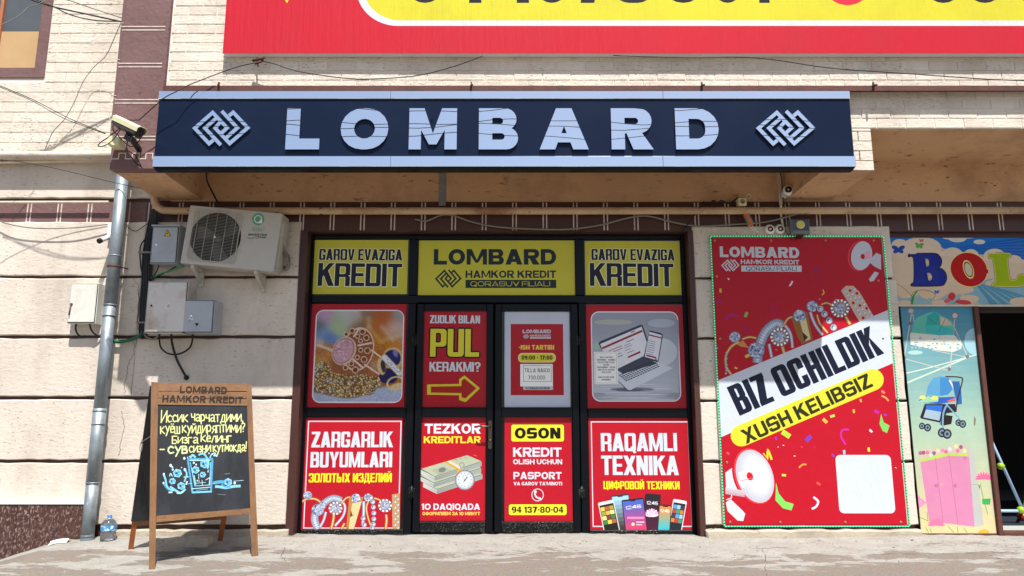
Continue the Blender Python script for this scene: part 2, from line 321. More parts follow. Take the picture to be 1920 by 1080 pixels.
        w, o2 = glyph('R', W, s, t, r); o = [(sg, [(w - x, y) for x, y in pl]) for sg, pl in o2]
    elif c == '2': B(0, 0, w, t); B(0, .42, w, 1, .25); E(s, .4, w - s, 1 - t, .1); E(-e, .3, s + .1, .68); A((0, t * .8), (h * 1.2, t * .8), (w, .62), (w - h * 1.1, .6))
    elif c == '4': A((w * .5, 1), (w * .82, 1), (w * .82, 0), (w * .82 - s, 0), (w * .82 - s, .22), (0, .22), (0, .4)); X((w * .82 - s, .42), (w * .82 - s, .8), (w * .28, .42)); B(w * .5, .22, w, .4)
    elif c == '5': B(0, 0, w, .64, .26); E(s, t, w - s, .46, .1); E(-e, .26, s * .6, .46); B(0, .46, s, 1); B(0, 1 - t, w * .94, 1)
    elif c == '7': B(0, 1 - t, w, 1); A((w - h * 1.1, 1), (w, 1), (w, .85), (w * .2 + h, 0), (w * .2, 0))
    elif c == '8': B(0, 0, w, .55, .26); B(w * .04, .45, w * .96, 1, .25); E(s, t * .9, w - s, .5 - t * .35, .1); E(s, .5 + t * .35, w - s, 1 - t * .9, .1)
    elif c == '9': B(0, 0, w, 1, .38); B(0, .36, w, 1, .32); E(s, .36 + t, w - s, 1 - t, .14); E(s, t, w - s, .36, .1); E(-e, .2, s + .02, .4)
    elif c == '6': B(0, 0, w, 1, .38); E(s, t, w - s, .64 - t, .14); E(s, .64, w - s, 1 - t, .1); E(w - s - .02, .6, w + e, .8)
    elif c == '?': B(0, .45, w, 1, .28); E(s, .6, w - s, 1 - t, .12); E(-e, .4, s + .02, .68); E(-e, .4, w * .3, .62); B(w / 2 - s / 2, .26, w / 2 + s / 2, .6); B(w / 2 - s / 2, 0, w / 2 + s / 2, t * .95)
    else: B(0, 0, w, 1)
    return w, o
IMP = dict(s=.2, t=.16, r=.13, gap=.045)
MON = dict(s=.245, t=.215, r=.5, gap=.085)
MED = dict(s=.13, t=.12, r=.5, gap=.12)
def layout(txt, ratio, st):
    """ops for a line of text of height 1 and width ratio"""
    s, t, r, g = st['s'], st['t'], st['r'], st['gap']
    def total(W): return sum(glyph(c, W, s, t, r)[0] for c in txt) + g * (len(txt) - 1)
    a, b = total(.3), total(.8); k = 1
    W = .3 + (ratio - a) * .5 / max(1e-6, b - a) if abs(b - a) > 1e-6 else .5
    if W < s * 2 + .06:      # too narrow: squeeze
        W = s * 2 + .1; k = ratio / total(W)
    out = []; x = 0
    for c in txt:
        wd, ops = glyph(c, W, s, t, r)
        out.append([(sg, [((px + x) * k, py) for px, py in pl]) for sg, pl in ops]); x += wd + g
    return out
EMB = [[(600, 812), (505, 890), (180, 547), (585, 200), (912, 540), (777, 662)], [(770, 920), (410, 545), (662, 330)],
       [(760, 405), (642, 545), (970, 885), (1380, 538), (1050, 195), (955, 272)], [(790, 165), (1145, 540), (893, 760)]]
def emblem_polys(x0, y0, x1, y1):
    """interlocking square spiral mark fitted to a pixel box"""
    out = []
    for s in EMB:
        out.append([(x0 + (x - 118) / 1322 * (x1 - x0), y0 + (y - 140) / 806 * (y1 - y0)) for x, y in thick(s, 80)])
    return out
def ccw(p):
    a = sum(p[i - 1][0] * p[i][1] - p[i][0] * p[i - 1][1] for i in range(len(p))); return p if a > 0 else p[::-1]
class Art:
    def __init__(s, plane): s.P = plane; s.ops = []; s.g = 0
    def grp(s): s.g += 1; return s.g
    def loc(s, pts): return [tuple(s.P.px(*p)) for p in pts]
    def raw(s, pts, col, g=None, sg=1):
        q = [pts[0]]
        for p in pts[1:]:
            if abs(p[0] - q[-1][0]) + abs(p[1] - q[-1][1]) > 2e-5: q.append(p)
        if len(q) > 2 and abs(q[0][0] - q[-1][0]) + abs(q[0][1] - q[-1][1]) < 2e-5: q.pop()
        if len(q) > 2: s.ops.append((ccw([(p[0], p[1]) for p in q]), s.grp() if g is None else g, sg, col))
    def poly(s, pts, col, g=None, sg=1): s.raw(s.loc(pts), col, g, sg)
    def lrect(s, x0, y0, x1, y1):
        ym, xm = (y0 + y1) / 2, (x0 + x1) / 2
        return s.P.px(x0, ym).x, s.P.px(xm, y1).y, s.P.px(x1, ym).x, s.P.px(xm, y0).y
    def rect(s, x0, y0, x1, y1, col, r=0, g=None, sg=1):
        a, b, c, d = s.lrect(x0, y0, x1, y1); k = s.scale((x0 + x1) / 2, (y0 + y1) / 2)
        s.raw(rr(a, b, c, d, r * k), col, g, sg)
    def scale(s, x, y): return (s.P.px(x + 1, y) - s.P.px(x, y)).length
    def ell(s, cx, cy, rx, ry, col, rot=0, n=18, g=None, sg=1, a0=0, a1=2 * math.pi):
        ca, sa = math.cos(math.radians(rot)), math.sin(math.radians(rot))
        s.poly([(cx + ca * x - sa * y, cy + sa * x + ca * y) for x, y in arc(0, 0, rx, ry, a0, a1, n)], col, g, sg)
    def ring(s, cx, cy, rx, ry, wd, col, rot=0, n=20):
        g = s.grp(); s.ell(cx, cy, rx, ry, col, rot, n, g); s.ell(cx, cy, rx - wd, ry - wd, col, rot, n, g, 0)
    def line(s, pts, wd, col, smooth=True):
        if smooth and len(pts) > 2: pts = [tuple(p) for p in spline([Vector((*p, 0)) for p in pts], 4)]; pts = [(p[0], p[1]) for p in pts]
        s.poly(thick([Vector(p[:2]) for p in pts], wd), col)
    def text(s, txt, p0, p1, hpx, st, col, outline=None, ow=1.2, shear=0):
        a, b = s.P.px(*p0), s.P.px(*p1); d = b - a; L = d.length; k = s.scale((p0[0] + p1[0]) / 2, (p0[1] + p1[1]) / 2 - hpx / 2)
        k = (s.P.px((p0[0] + p1[0]) / 2, (p0[1] + p1[1]) / 2 - 1 - hpx / 2) - s.P.px((p0[0] + p1[0]) / 2, (p0[1] + p1[1]) / 2 - hpx / 2)).length
        h = hpx * k; u = d / L; v = Vector((-u.y, u.x)); lay = layout(txt, L / h, st)
        if outline:
            for gl in lay:
                for dx, dy in ((1, 0), (-1, 0), (0, 1), (0, -1), (.7, .7), (-.7, .7), (.7, -.7), (-.7, -.7)):
                    g = s.grp()
                    for sg, pl in gl:
                        s.raw([tuple(a + u * ((x + shear * y) * h + dx * ow * k) + v * (y * h + dy * ow * k)) for x, y in pl], outline, g, sg)
        for gl in lay:
            g = s.grp()
            for sg, pl in gl: s.raw([tuple(a + u * ((x + shear * y) * h) + v * (y * h)) for x, y in pl], col, g, sg)
    def emblem(s, x0, y0, x1, y1, col):
        for p in emblem_polys(x0, y0, x1, y1): s.poly(p, col)
    def solve(s, clip=True):
        def area(q): return abs(sum(q[i - 1][0] * q[i][1] - q[i][0] * q[i - 1][1] for i in range(len(q)))) / 2
        q0 = s.ops[0][0]; ox, oy = (min(p[0] for p in q0) + max(p[0] for p in q0)) / 2, (min(p[1] for p in q0) + max(p[1] for p in q0)) / 2
        wants = [area(o[0]) * 1e4 for o in s.ops]; want = wants[0]; best = None
        for trial in range(12):
            vs, fs = [], []; rj = random.Random(trial); J = 0 if trial == 0 else .002 * trial
            for k, (p, g, sg, col) in enumerate(s.ops):
                fs.append(list(range(len(vs), len(vs) + len(p)))); j = J if k else 0
                vs += [Vector(((x - ox) * 100 + rj.uniform(-j, j), (y - oy) * 100 + rj.uniform(-j, j))) for x, y in p]
            V, _, Fc, _, _, OF = delaunay_2d_cdt(vs, [], fs, 0, 1e-5)
            got = [0.0] * len(fs)
            for f, of in zip(Fc, OF):
                q = area([V[i] for i in f])
                for i in of: got[i] += q
            miss = sum(max(0, abs(g_ - w_) - .03 * w_) for g_, w_ in zip(got, wants)) / want
            if best is None or miss < best[0]: best = (miss, V, Fc, OF)
            if miss < 1e-3: break
        if best[0] > 2e-3: print('CDT', len(s.ops), s.ops[0][3], best[0])
        _, V, Fc, OF = best
        tris, cols = [], []
        for f, of in zip(Fc, OF):
            if not of or (clip and 0 not in of): continue
            dead = set(); c = None
            for i in sorted(of, reverse=True):
                _, g, sg, col = s.ops[i]
                if g in dead: continue
                if sg: c = col; break
                dead.add(g)
            if c is not None: tris.append(tuple(f)); cols.append(c)
        return [(v.x / 100 + ox, v.y / 100 + oy) for v in V], tris, cols
    def build(s, name, mat='art', parent=None, back=.003, h=0, clip=True, **kw):
        V, T, cols = s.solve(clip); used = sorted({i for t in T for i in t}); mp = {i: k for k, i in enumerate(used)}
        off = wloc(parent) if parent else Vector((0, 0, 0)); n = len(used); P = s.P
        verts = [P.w(*V[i], h) - off for i in used]; faces = []
        for t in T:
            a, b, c = (V[i] for i in t); o = (b[0] - a[0]) * (c[1] - a[1]) - (b[1] - a[1]) * (c[0] - a[0])
            faces.append(tuple(mp[i] for i in (t if o > 0 else t[::-1])))
        cc = [lin(c) for c in cols]; fl = len(faces)
        if back:
            edges = {}
            for k, f in enumerate(faces):
                for i in range(3): e = (f[i], f[(i + 1) % 3]); edges[e] = k
            verts += [v - P.n * back for v in verts]
            for (a, b), k in edges.items():
                if (b, a) not in edges: faces.append((b, a, a + n, b + n)); cc.append(cc[k])
            for k in range(fl): faces.append(tuple(i + n for i in reversed(faces[k]))); cc.append((.5, .5, .48))
        me = bpy.data.meshes.new(name); me.from_pydata([tuple(v) for v in verts], [], faces)
        at_ = me.color_attributes.new('col', 'FLOAT_COLOR', 'CORNER'); arr = np.ones((len(me.loops), 4), dtype=np.float32); k = 0
        for f, c in zip(faces, cc):
            arr[k:k + len(f), :3] = c; k += len(f)
        at_.data.foreach_set('color', arr.ravel()); me.materials.append(M[mat] if isinstance(mat, str) else mat)
        o = bpy.data.objects.new(name, me); C.objects.link(o); o.parent = parent
        return tag(o, **kw)
def extruded(ops_art, name, mat, parent, y_thick, **kw):
    return ops_art.build(name, mat, parent, back=y_thick, clip=False, **kw)
# ================================================================ ground
gm = mk('pavement', (150, 147, 140), .93, var=.14, vs=6, bump=1.6, bs=20, pits=(98, 90, 80), pscale=(26, 46, 20), pth=.57, dirt=(128, 121, 110), dscale=3.4, damt=.55, dstretch=(1, 2.4, 1))
def ground_material():
    """worn concrete: pale laitance over darker, browner damp areas"""
    n = gm.node_tree; N, L = n.nodes, n.links.new; b = N['Principled BSDF']; base = b.inputs['Base Color'].links[0].from_socket
    geo = N.new('ShaderNodeNewGeometry'); mp = N.new('ShaderNodeMapping'); mp.inputs['Scale'].default_value = (1.1, 3.2, 1); L(geo.outputs['Position'], mp.inputs[0])
    t = N.new('ShaderNodeTexNoise'); t.inputs['Scale'].default_value = 1.15; t.inputs['Detail'].default_value = 10; t.inputs['Roughness'].default_value = .62; t.inputs['Distortion'].default_value = .4; L(mp.outputs[0], t.inputs['Vector'])
    sx = N.new('ShaderNodeSeparateXYZ'); L(geo.outputs['Position'], sx.inputs[0])
    yr = N.new('ShaderNodeMapRange'); yr.inputs[1].default_value = 5.75; yr.inputs[2].default_value = 6.5; yr.inputs[3].default_value = .088; yr.inputs[4].default_value = -.10; L(sx.outputs['Y'], yr.inputs[0])
    ad = N.new('ShaderNodeMath'); ad.operation = 'ADD'; L(t.outputs['Fac'], ad.inputs[0]); L(yr.outputs[0], ad.inputs[1])
    mpf = N.new('ShaderNodeMapping'); mpf.inputs['Scale'].default_value = (7, 26, 1); L(geo.outputs['Position'], mpf.inputs[0])
    tf = N.new('ShaderNodeTexNoise'); tf.inputs['Scale'].default_value = 1; tf.inputs['Detail'].default_value = 8; tf.inputs['Roughness'].default_value = .7; L(mpf.outputs[0], tf.inputs['Vector'])
    af = N.new('ShaderNodeMath'); af.operation = 'MULTIPLY_ADD'; L(tf.outputs['Fac'], af.inputs[0]); af.inputs[1].default_value = .26; L(ad.outputs[0], af.inputs[2]); ad = af
    r = N.new('ShaderNodeMapRange'); r.inputs[1].default_value = .655; r.inputs[2].default_value = .685; L(ad.outputs[0], r.inputs[0])
    mx = N.new('ShaderNodeMix'); mx.data_type = 'RGBA'; L(r.outputs[0], mx.inputs[0]); L(base, mx.inputs[6])
    t2 = N.new('ShaderNodeTexNoise'); t2.inputs['Scale'].default_value = 1.3; t2.inputs['Detail'].default_value = 4; L(geo.outputs['Position'], t2.inputs['Vector'])
    m2 = N.new('ShaderNodeMix'); m2.data_type = 'RGBA'; L(t2.outputs['Fac'], m2.inputs[0]); m2.inputs[6].default_value = (*lin((116, 111, 102)), 1); m2.inputs[7].default_value = (*lin((122, 110, 101)), 1)
    g2 = N.new('ShaderNodeTexNoise'); g2.inputs['Scale'].default_value = 60; L(geo.outputs['Position'], g2.inputs['Vector'])
    m3 = N.new('ShaderNodeMix'); m3.data_type = 'RGBA'; m3.blend_type = 'OVERLAY'; m3.inputs[0].default_value = .5; L(m2.outputs[2], m3.inputs[6]); L(g2.outputs['Color'], m3.inputs[7])
    L(m3.outputs[2], mx.inputs[7]); L(mx.outputs[2], b.inputs['Base Color'])
ground_material()
import mathutils.noise as mnoise
gl0 = -3.75
def gz(x, y):
    t = max(0, gl0 - x); z = -.33 * min(t, 2.5) * (1 - .25 * max(0, (6.65 - y)))
    z -= SLOPE * min(max(0, YW - y), 2.6)
    nz = mnoise.noise(Vector((x * 3.1, y * 4.0, 0))) * .007 + mnoise.noise(Vector((x * 11, y * 16, 3))) * .0045
    return z + .006 * math.sin(x * 2.3 + y) + nz
xs = [-60, -30, -14, -9] + [-7 + i * .05 for i in range(270)] + [9, 14, 30, 60]
ys = [-60, -30, -12, -5, 0, 1.2, 2.5, 3.5] + [4.0 + i * .12 for i in range(11)] + [5.3 + i * .035 for i in range(42)] + [6.9, 7.2] + [7.6, 12, 40]
me = bpy.data.meshes.new('pavement'); rnd = random.Random(3)
vs = [(x, y, gz(x, y) + rnd.uniform(-.0025, .0025)) for y in ys for x in xs]; nx = len(xs)
me.from_pydata(vs, [], [(j * nx + i, j * nx + i + 1, (j + 1) * nx + i + 1, (j + 1) * nx + i) for j in range(len(ys) - 1) for i in range(nx - 1)])
me.materials.append(gm); me.polygons.foreach_set('use_smooth', [True] * len(me.polygons))
tag(bpy.data.objects.new('pavement', me), kind='structure'); C.objects.link(bpy.data.objects['pavement'])
# cracks and chipped joints in the pavement
rc = random.Random(21)
for k, (xa_, ya_, xb_, yb_) in enumerate(((-3.4, 6.2, -1.2, 5.7), (-1.9, 6.5, -1.6, 5.6), (.3, 6.52, .9, 5.5), (2.1, 6.5, 1.8, 5.5), (1.5, 6.0, 4.6, 6.15), (3.6, 6.45, 3.9, 5.6), (-.9, 6.0, .5, 6.15))):
    P_ = []; n_ = 26; wob = 0
    for i in range(n_ + 1):
        t = i / n_; wob += rc.uniform(-.012, .012); x, y = xa_ + (xb_ - xa_) * t + wob, ya_ + (yb_ - ya_) * t + wob * .6 + rc.uniform(-.006, .006); P_.append(Vector((x, y, gz(x, y) - .0012)))
    MB().tube(P_, [.0028 * (1 - abs(2 * i / n_ - 1) * .7) for i in range(n_ + 1)], 4).build('ground_crack', 'dark', bpy.data.objects['pavement'])
# small stones and crumbs along the foot of the wall
mb = MB(); rnd = random.Random(5)
for i in range(620):
    x = rnd.uniform(-3.6, 4.6); y = (6.5 - abs(rnd.gauss(0, .16))) if i % 3 else rnd.uniform(4.9, 6.5); s_ = rnd.uniform(.003, .011); z = gz(x, y)
    vs = [(x + rnd.uniform(-1, 1) * s_, y + rnd.uniform(-1, 1) * s_, z + k * s_ * rnd.uniform(.3, .9)) for k in (0, 0, 0, 1, 1)]
    mb.add(vs, [(0, 1, 3), (1, 2, 4), (0, 2, 4), (0, 3, 4), (1, 3, 4)])
mb.build('gravel', 'grating', kind='stuff')
# ================================================================ building
bld = thing('shop_building', 'two storey building with cream plaster blocks below and pale brick bay above', 'building', (0, 7, 0))
XL = XX(563, 470, D); XR0 = XX(1299, 470, D); XR1 = XX(1672, 470, D); XE = 9.0
ZB0, ZB1 = ZZ(433, D), ZZ(378, D)      # brown band
ZS = ZZ(237, DF)                       # soffit
ZBM = ZZ(317, DF)                      # underside of brackets
yb = D + .035
lower = MB().box(-9, XL - .006, yb, D + .5, -1.2, ZB0).build('lower_wall', 'brown', bld)
pier = MB().box(XR0 + .006, XR1 - .004, yb, D + .5, -.3, ZB0).build('pier_wall', 'brown', bld)
def zr(a, b): return ZZ(b, D), ZZ(a, D)
rowsL = [(416, 516.5), (521.5, 628.5), (634.5, 743), (749, 862), (868, 984)]
xmid = XX(258, 600, D)
for k, (a, b) in enumerate(rowsL):
    z0, z1 = zr(a, b); xe = XL + random.uniform(-.012, .006)
    if k < 3:
        rough_slab(-6.2, xmid - .0015, z0, z1, D, yb + .02).build('plaster_block', 'plaster', lower)
        rough_slab(xmid + .0015, xe, z0, z1, D + .003, yb + .02).build('plaster_block', 'plaster', lower)
    else: rough_slab(-6.2, xe, z0, z1, D, yb + .02).build('plaster_block', 'plaster', lower)
z0, z1 = ZZ(1100, D), ZZ(986, D)
rowsR = [(424, 519), (523.5, 632), (636.5, 749), (754, 863), (869, 984)]
for k, (a, b) in enumerate(rowsR):
    z0, z1 = zr(a, b); e = .02 * (k > 0)
    rough_slab(XR0 + random.uniform(-.008, .008), XR1 + e * random.uniform(.2, 1), z0, z1, D, yb + .02).build('plaster_block', 'plaster', pier)
# concrete footing under the blocks
mb = rough_slab(XX(214, 1000, D) , XX(541, 1000, D), -.1, ZZ(993, D), D - .02, yb + .02, .006, .012, .07)
mb.build('concrete_footing', 'concrete', bld)
mb = rough_slab(XX(1322, 1000, D), XX(1724, 1000, D), -.1, ZZ(992, D), D - .06, yb + .02, .007, .014, .07)
mb.build('concrete_footing', 'concrete', bld)
# brown reveals beside the shop front
mb = MB(); mb.box(XL - .005, XX(582, 445, YS) + .01, D - .002, YS + .3, -.06, ZB0); mb.build('door_reveal', 'brown', bld)
mb = MB(); mb.box(XX(1283, 445, YS) + .002, XR0 + .005, D - .012, YS + .3, -.06, ZB0); mb.build('door_reveal', 'brown', bld)
# band
xbm = XX(272, 400, D)
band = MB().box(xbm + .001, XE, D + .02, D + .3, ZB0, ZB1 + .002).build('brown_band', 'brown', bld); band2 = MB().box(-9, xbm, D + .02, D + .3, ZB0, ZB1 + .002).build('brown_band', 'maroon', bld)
x = XX(48, 395, D)
i = 0
while x < 4.9:
    px_ = 960 + (x * 210)
    mb = MB()
    for dx in (0, .032): mb.box(x + dx, x + dx + .011, D + .0165, D + .022, ZB0 + (.012 if x > -2 else .085) , ZB1 - .004)
    mb.build('pale_stripe', 'line', band if x > xbm else band2); x += .2805
MB().box(-9, XX(318, 378, D) + .1, D + .03, D + .3, ZB1 + .003, ZZ(300, D)).build('groove_backing', 'brown', bld)
# fascia wall above the band under the bay
mb = MB(); mb.box(XX(320, 378, D), XE, D - .004, D + .3, ZB1 + .003, ZS + .3); mb.build('fascia_wall', 'plaster_bounce', bld)
# left strip of plaster between ledge and band, and dark groove under it
mb = rough_slab(-6.2, XX(318, 378, D), ZZ(371, D), ZZ(300, D), D + .002, yb + .03); mb.build('plaster_block', 'plaster', lower)
# upper wall left of the bay
ux1 = XX(330, 200, DU)
uwx0, uwx1, uwz0 = XX(-60, 75, DU), XX(92, 75, DU), ZZ(147, DU)      # window surround
mb = MB(); mb.box(-9, ux1, DU + .001, DU + .5, ZZ(297, DU), uwz0 + .06); mb.box(uwx1 - .06, ux1, DU + .001, DU + .5, uwz0 + .06, 6.5); uw = mb.build('upper_wall', 'mortar', bld)
bricks = {}
def brick(x0, x1, z0, z1, yf, parent):
    key = (round(x1 - x0, 3), round(z1 - z0, 3), parent.name)
    g = .0028
    me = bricks.get(key)
    if me is None:
        o = MB().box(-(x1 - x0) / 2 + g, (x1 - x0) / 2 - g, 0, .012, -(z1 - z0) / 2 + g, (z1 - z0) / 2 - g, .003)
        o = o.build('brick', 'brickw'); bricks[key] = o.data
    else: o = bpy.data.objects.new('brick', me); C.objects.link(o)
    o.parent = parent; o.location = Vector(((x0 + x1) / 2, yf + random.uniform(-.002, .002), (z0 + z1) / 2)) - wloc(parent)
    return o
CH = 18.35 / 210.5 * (1 / 1.0)
ch = (ZZ(39, DU) - ZZ(131.5, DU)) / 5.08
z = ZZ(287, DU); r_ = 0; bl = .2235
while z < ZZ(-14, DU):
    x = -5.2 + (bl / 2 if r_ % 2 else 0)
    while x < ux1 - .12:
        x0, x1 = x, x + bl
        if z + ch > uwz0 and x0 < uwx1:
            if x1 <= uwx1 + .03: x += bl; continue
            x0 = uwx1 + .004
        if x1 > XX(-14, 240, DU): brick(x0, min(x1, ux1 - .02), z, z + ch, DU - .006, uw)
        x += bl
    z += ch; r_ += 1
# rounded ledge
mb = MB(); zl = ZZ(289, DU - .05); rl = .034
mb.lathe([(0, 0), (rl, 0), (rl, 3.3), (0, 3.3)], (-6.5, DU - .03, zl), (1, 0, 0), 16); mb.box(-6.5, -3.2, DU - .03, DU + .1, zl - rl * .98, zl + rl * .6)
mb.build('ledge', 'plaster', bld)
# upper window
wn = MB(); wz1 = 6.3; wd = .21
wn.box(uwx1 - .10, uwx1, DU - .012, DU + .1, uwz0, wz1, .004); wn.box(uwx0, uwx1 - .10, DU - .012, DU + .1, uwz0, uwz0 + .105, .004)
win = wn.build('window', 'maroon', bld)
fx1 = XX(75, 75, DU); fz0 = ZZ(128, DU)
mb = MB(); mb.box(fx1 - .035, fx1, DU + .03, DU + .08, fz0, wz1); mb.box(uwx0, fx1 - .036, DU + .03, DU + .08, fz0, fz0 + .02); mb.box(XX(-6, 75, DU) - .03, XX(-6, 75, DU), DU + .032, DU + .08, fz0 + .021, wz1)
mb.build('window_frame', mk('window_wood', (168, 104, 72), .5, var=.12, vs=8), win)
mb = MB(); mb.box(uwx0, fx1 - .03, DU + .06, DU + .064, fz0, wz1); mb.build('pane', mk('pane_reflection_grey', (84, 88, 92), .15, var=.1, vs=3), win)  # grey base colour stands in for the reflection in the pane
mb = MB(); mb.box(uwx0, fx1 - .036, DU + .050, DU + .053, fz0 + .02, ZZ(54, DU)); mb.build('blind', mk('tan_board', (178, 146, 104), .7, var=.10, vs=4), win)
mb = MB(); mb.box(uwx0, fx1 + .14, DU + .1, DU + .2, fz0, wz1); mb.build('inner_reveal', 'dark', win)
# bay that juts out
bx0 = XX(203, 250, DF)
px1 = XX(308, 150, DF)
mb = MB(); mb.box(bx0 + .03, XE, DF + .042, D + .4, ZS, 6.5)
bay = mb.build('upper_bay', 'mortar', bld)
mb = MB(); mb.box(bx0 + .05, XE, DF + .052, D + .1, ZS - .012, ZS - .001); mb.build('soffit', 'plaster_bounce', bld)
# pilaster and its stripes
pil = MB().box(bx0 + .035, px1, DF, DF + .10, ZBM, 6.5, .006).build('pilaster', 'maroon', bld)
MB().box(bx0 - .005, bx0 + .034, DF + .03, DF + .12, ZZ(268, DF), 6.5, .004).build('pilaster_step', 'maroon', pil)
for py_ in (50, 119, 187, 256):
    mb = MB()
    for d in (0, 6.5):
        z = ZZ(py_ + d, DF); mb.box(bx0 + .03, px1 - .03, DF - .003, DF + .002, z - .0045, z + .0045); mb.box(bx0 - .008, bx0 + .02, DF + .027, DF + .032, z - .0025 + .05, z + .0025 + .05)
    mb.build('pale_stripe', 'line', pil)
mb = MB(); a = bx0 + .05; zb, zt, lw = ZZ(298, DF), ZZ(287.5, DF), .007; up = 0
while a < px1 - .09:
    mb.box(a, a + .055, DF - .003, DF + .002, (zt if up else zb) - lw / 2, (zt if up else zb) + lw / 2); a += .055
    mb.box(a - lw / 2, a + lw / 2, DF - .0031, DF + .0021, zb - lw / 2, zt + lw / 2); up = not up
mb.build('meander_trim', 'line', pil)
# bay front bricks: strip by the pilaster, strip between the two signs, fascia on the right, end of the right bracket
BL2 = 57 / 238.; ch2 = (ZZ(113, DF) - ZZ(148.5, DF)) / 2 * 1.0
cx0 = XX(1594, 250, DF); cx1 = XX(1644, 250, DF)
z = ZZ(237, DF) ; r_ = 0
while z < ZZ(-5, DF):
    off = BL2 / 2 if r_ % 2 else 0; x = px1 - BL2 + off - .1
    while x < 4.25:
        x0, x1 = max(x, px1 + .005), x + BL2; zc = z + ch2 / 2
        vis = (x0 < XX(425, 60, DF)) or (ZZ(172, DF) < zc < ZZ(96, DF)) or (x1 > cx0 - .1 and zc < ZZ(100, DF))
        if x1 - x0 > .03 and vis and ZZ(-14, DF) > zc: brick(x0, x1, z, z + ch2, DF + .036, bay)
        x += BL2
    z += ch2; r_ += 1
# brackets under the bay
mb = MB(); l0, l1 = bx0 + .035, XX(297, 316, DF)
mb.box(l0, l1, DF + .101, D + .02, ZBM + .002, ZS - .0125); mb.build('bracket', 'plaster_bounce', bld)
r0, r1 = XX(1546, 318, DF), XX(1644, 318, DF)
rb = MB().box(r0, r1 - .006, DF + .05, D + .02, ZBM, ZS - .0125).build('bracket', 'plaster_bounce', bld)
z = ZBM; r_ = 0
while z < ZS - .02:
    h_ = min(ch2, ZS - .003 - z); sp_ = r1 - .11 if r_ % 2 else r1 - .2
    brick(cx0 - .1, sp_, z, z + h_, DF + .036, rb); brick(sp_, r1, z, z + h_, DF + .036, rb); z += ch2; r_ += 1
# granite plinth on the left
plx1 = XX(166, 980, D - .08); pz1 = ZZ(946, D - .08)
pb = MB().box(-6.5, plx1 - .01, D - .065, D + .01, -1.3, pz1 - .003).build('plinth', 'concrete', bld)
xj = [-6.3, -5.6, -5.02, XX(27, 1000, D - .08), plx1]
for i in range(4): MB().box(xj[i] + .002, xj[i + 1] - .002, D - .08, D - .064, -1.2, pz1, .0015).build('granite_tile', 'granite', pb)
MB().box(plx1 + .001, plx1 + .016, D - .075, D - .0005, -.6, pz1, 0).build('granite_tile', 'granite', pb)
MB().box(-6.5, plx1 + .02, D - .09, D + .01, pz1 + .001, pz1 + .014, .003).build('plinth_cap', 'white', pb)
# cracks in the plaster, cut as thin dark grooves
for pts in ([(258, 530), (262, 560), (258, 600), (262, 628)], [(249, 637), (252, 660), (241, 680), (239, 700), (233, 720), (235, 742)], [(228, 770), (233, 800), (226, 840), (222, 858)]):
    P_ = [];
    for a, b in zip(pts, pts[1:]):
        for k in range(5): t = k / 5; P_.append(at(a[0] + (b[0] - a[0]) * t + random.uniform(-2.2, 2.2), a[1] + (b[1] - a[1]) * t, D + .0005))
    MB().tube(P_, .0022, 4).build('crack', 'dark', lower)
# ================================================================ shop front
sf = thing('glazed_storefront', 'black metal glazed shop front with double door between plaster piers', 'storefront', (0, YS, 0))
sx0, sx1 = XX(583, 445, YS) - .0, XX(1283, 445, YS); sz1 = ZZ(436, YS)
def hb(mb, x0, x1, pa, pb, y0=YS, y1=YS + .06, c=.006): mb.box(x0, x1, y0, y1, ZZ(pb, YS), ZZ(pa, YS), c)
def vb(mb, pa, pb, ref, za, zb, y0=YS, y1=YS + .06, c=.006): mb.box(XX(pa, ref, YS), XX(pb, ref, YS), y0, y1, zb, za, c)
ztr, zlo, zbt = ZZ(560, YS), ZZ(773, YS), -.03
mb = MB()
mb.box(sx0, sx0 + .035, YS, YS + .06, zbt, sz1, .006); mb.box(sx1 - .035, sx1, YS, YS + .06, zbt, sz1, .006)
hb(mb, sx0 + .035, sx1 - .035, 437, 448)
xm0, xm1 = XX(767, 500, YS), XX(784, 500, YS); xn0, xn1 = XX(1078, 500, YS), XX(1095, 500, YS)
mb.box(xm0, xm1, YS, YS + .06, ZZ(554, YS), ZZ(448.2, YS), .006); mb.box(xn0, xn1, YS, YS + .06, ZZ(554, YS), ZZ(448.2, YS), .006)
hb(mb, sx0 + .035, sx1 - .035, 554, 568, YS - .006)
xd0, xd1 = XX(764, 660, YS), XX(1100, 660, YS)
mb.box(xd0, xd0 + .07, YS, YS + .06, zbt, ZZ(568.2, YS), .006); mb.box(xd1 - .07, xd1, YS, YS + .06, zbt, ZZ(568.2, YS), .006)
mb.build('frame', 'frame', sf)
mb = MB(); hb(mb, sx0 + .035, xd0 - .001, 765, 782); mb.build('cross_rail', 'frame', sf)
mb = MB(); hb(mb, xd1 + .001, sx1 - .035, 766, 783); mb.build('cross_rail', 'frame', sf)
mb = MB(); mb.box(sx0 + .035, xd0 - .001, YS - .003, YS + .06, zbt, ZZ(993, YS), .006); mb.box(xd1 + .001, sx1 - .035, YS - .003, YS + .06, zbt, ZZ(994, YS), .006)
mb.box(sx0 - .01, sx1 + .01, YS - .02, YS + .08, -.08, ZZ(1001, YS), .006); mb.build('bottom_rail', 'frame_dusty', sf)
MB().box(sx0 - .02, sx1 + .02, YS + .25, YS + .27, -.1, sz1 + .1).build('dark_gap_backing', 'dark', sf)  # added dark sheet: keeps bright sky out of the gaps between the frames
# panes
for (a, b, ref, p0, p1) in ((590, 767, 500, 448, 554), (784, 1078, 500, 448, 554), (1095, 1277, 500, 448, 554), (578, 763, 660, 568, 766), (1098, 1286, 660, 568, 766), (566, 760, 880, 782, 993), (1102, 1297, 880, 783, 994)):
    MB().box(XX(a, ref, YS) - .01, XX(b, ref, YS) + .01, YS + .03, YS + .036, ZZ(p1, YS) - .01, ZZ(p0, YS) + .01).build('pane', 'glass', sf)
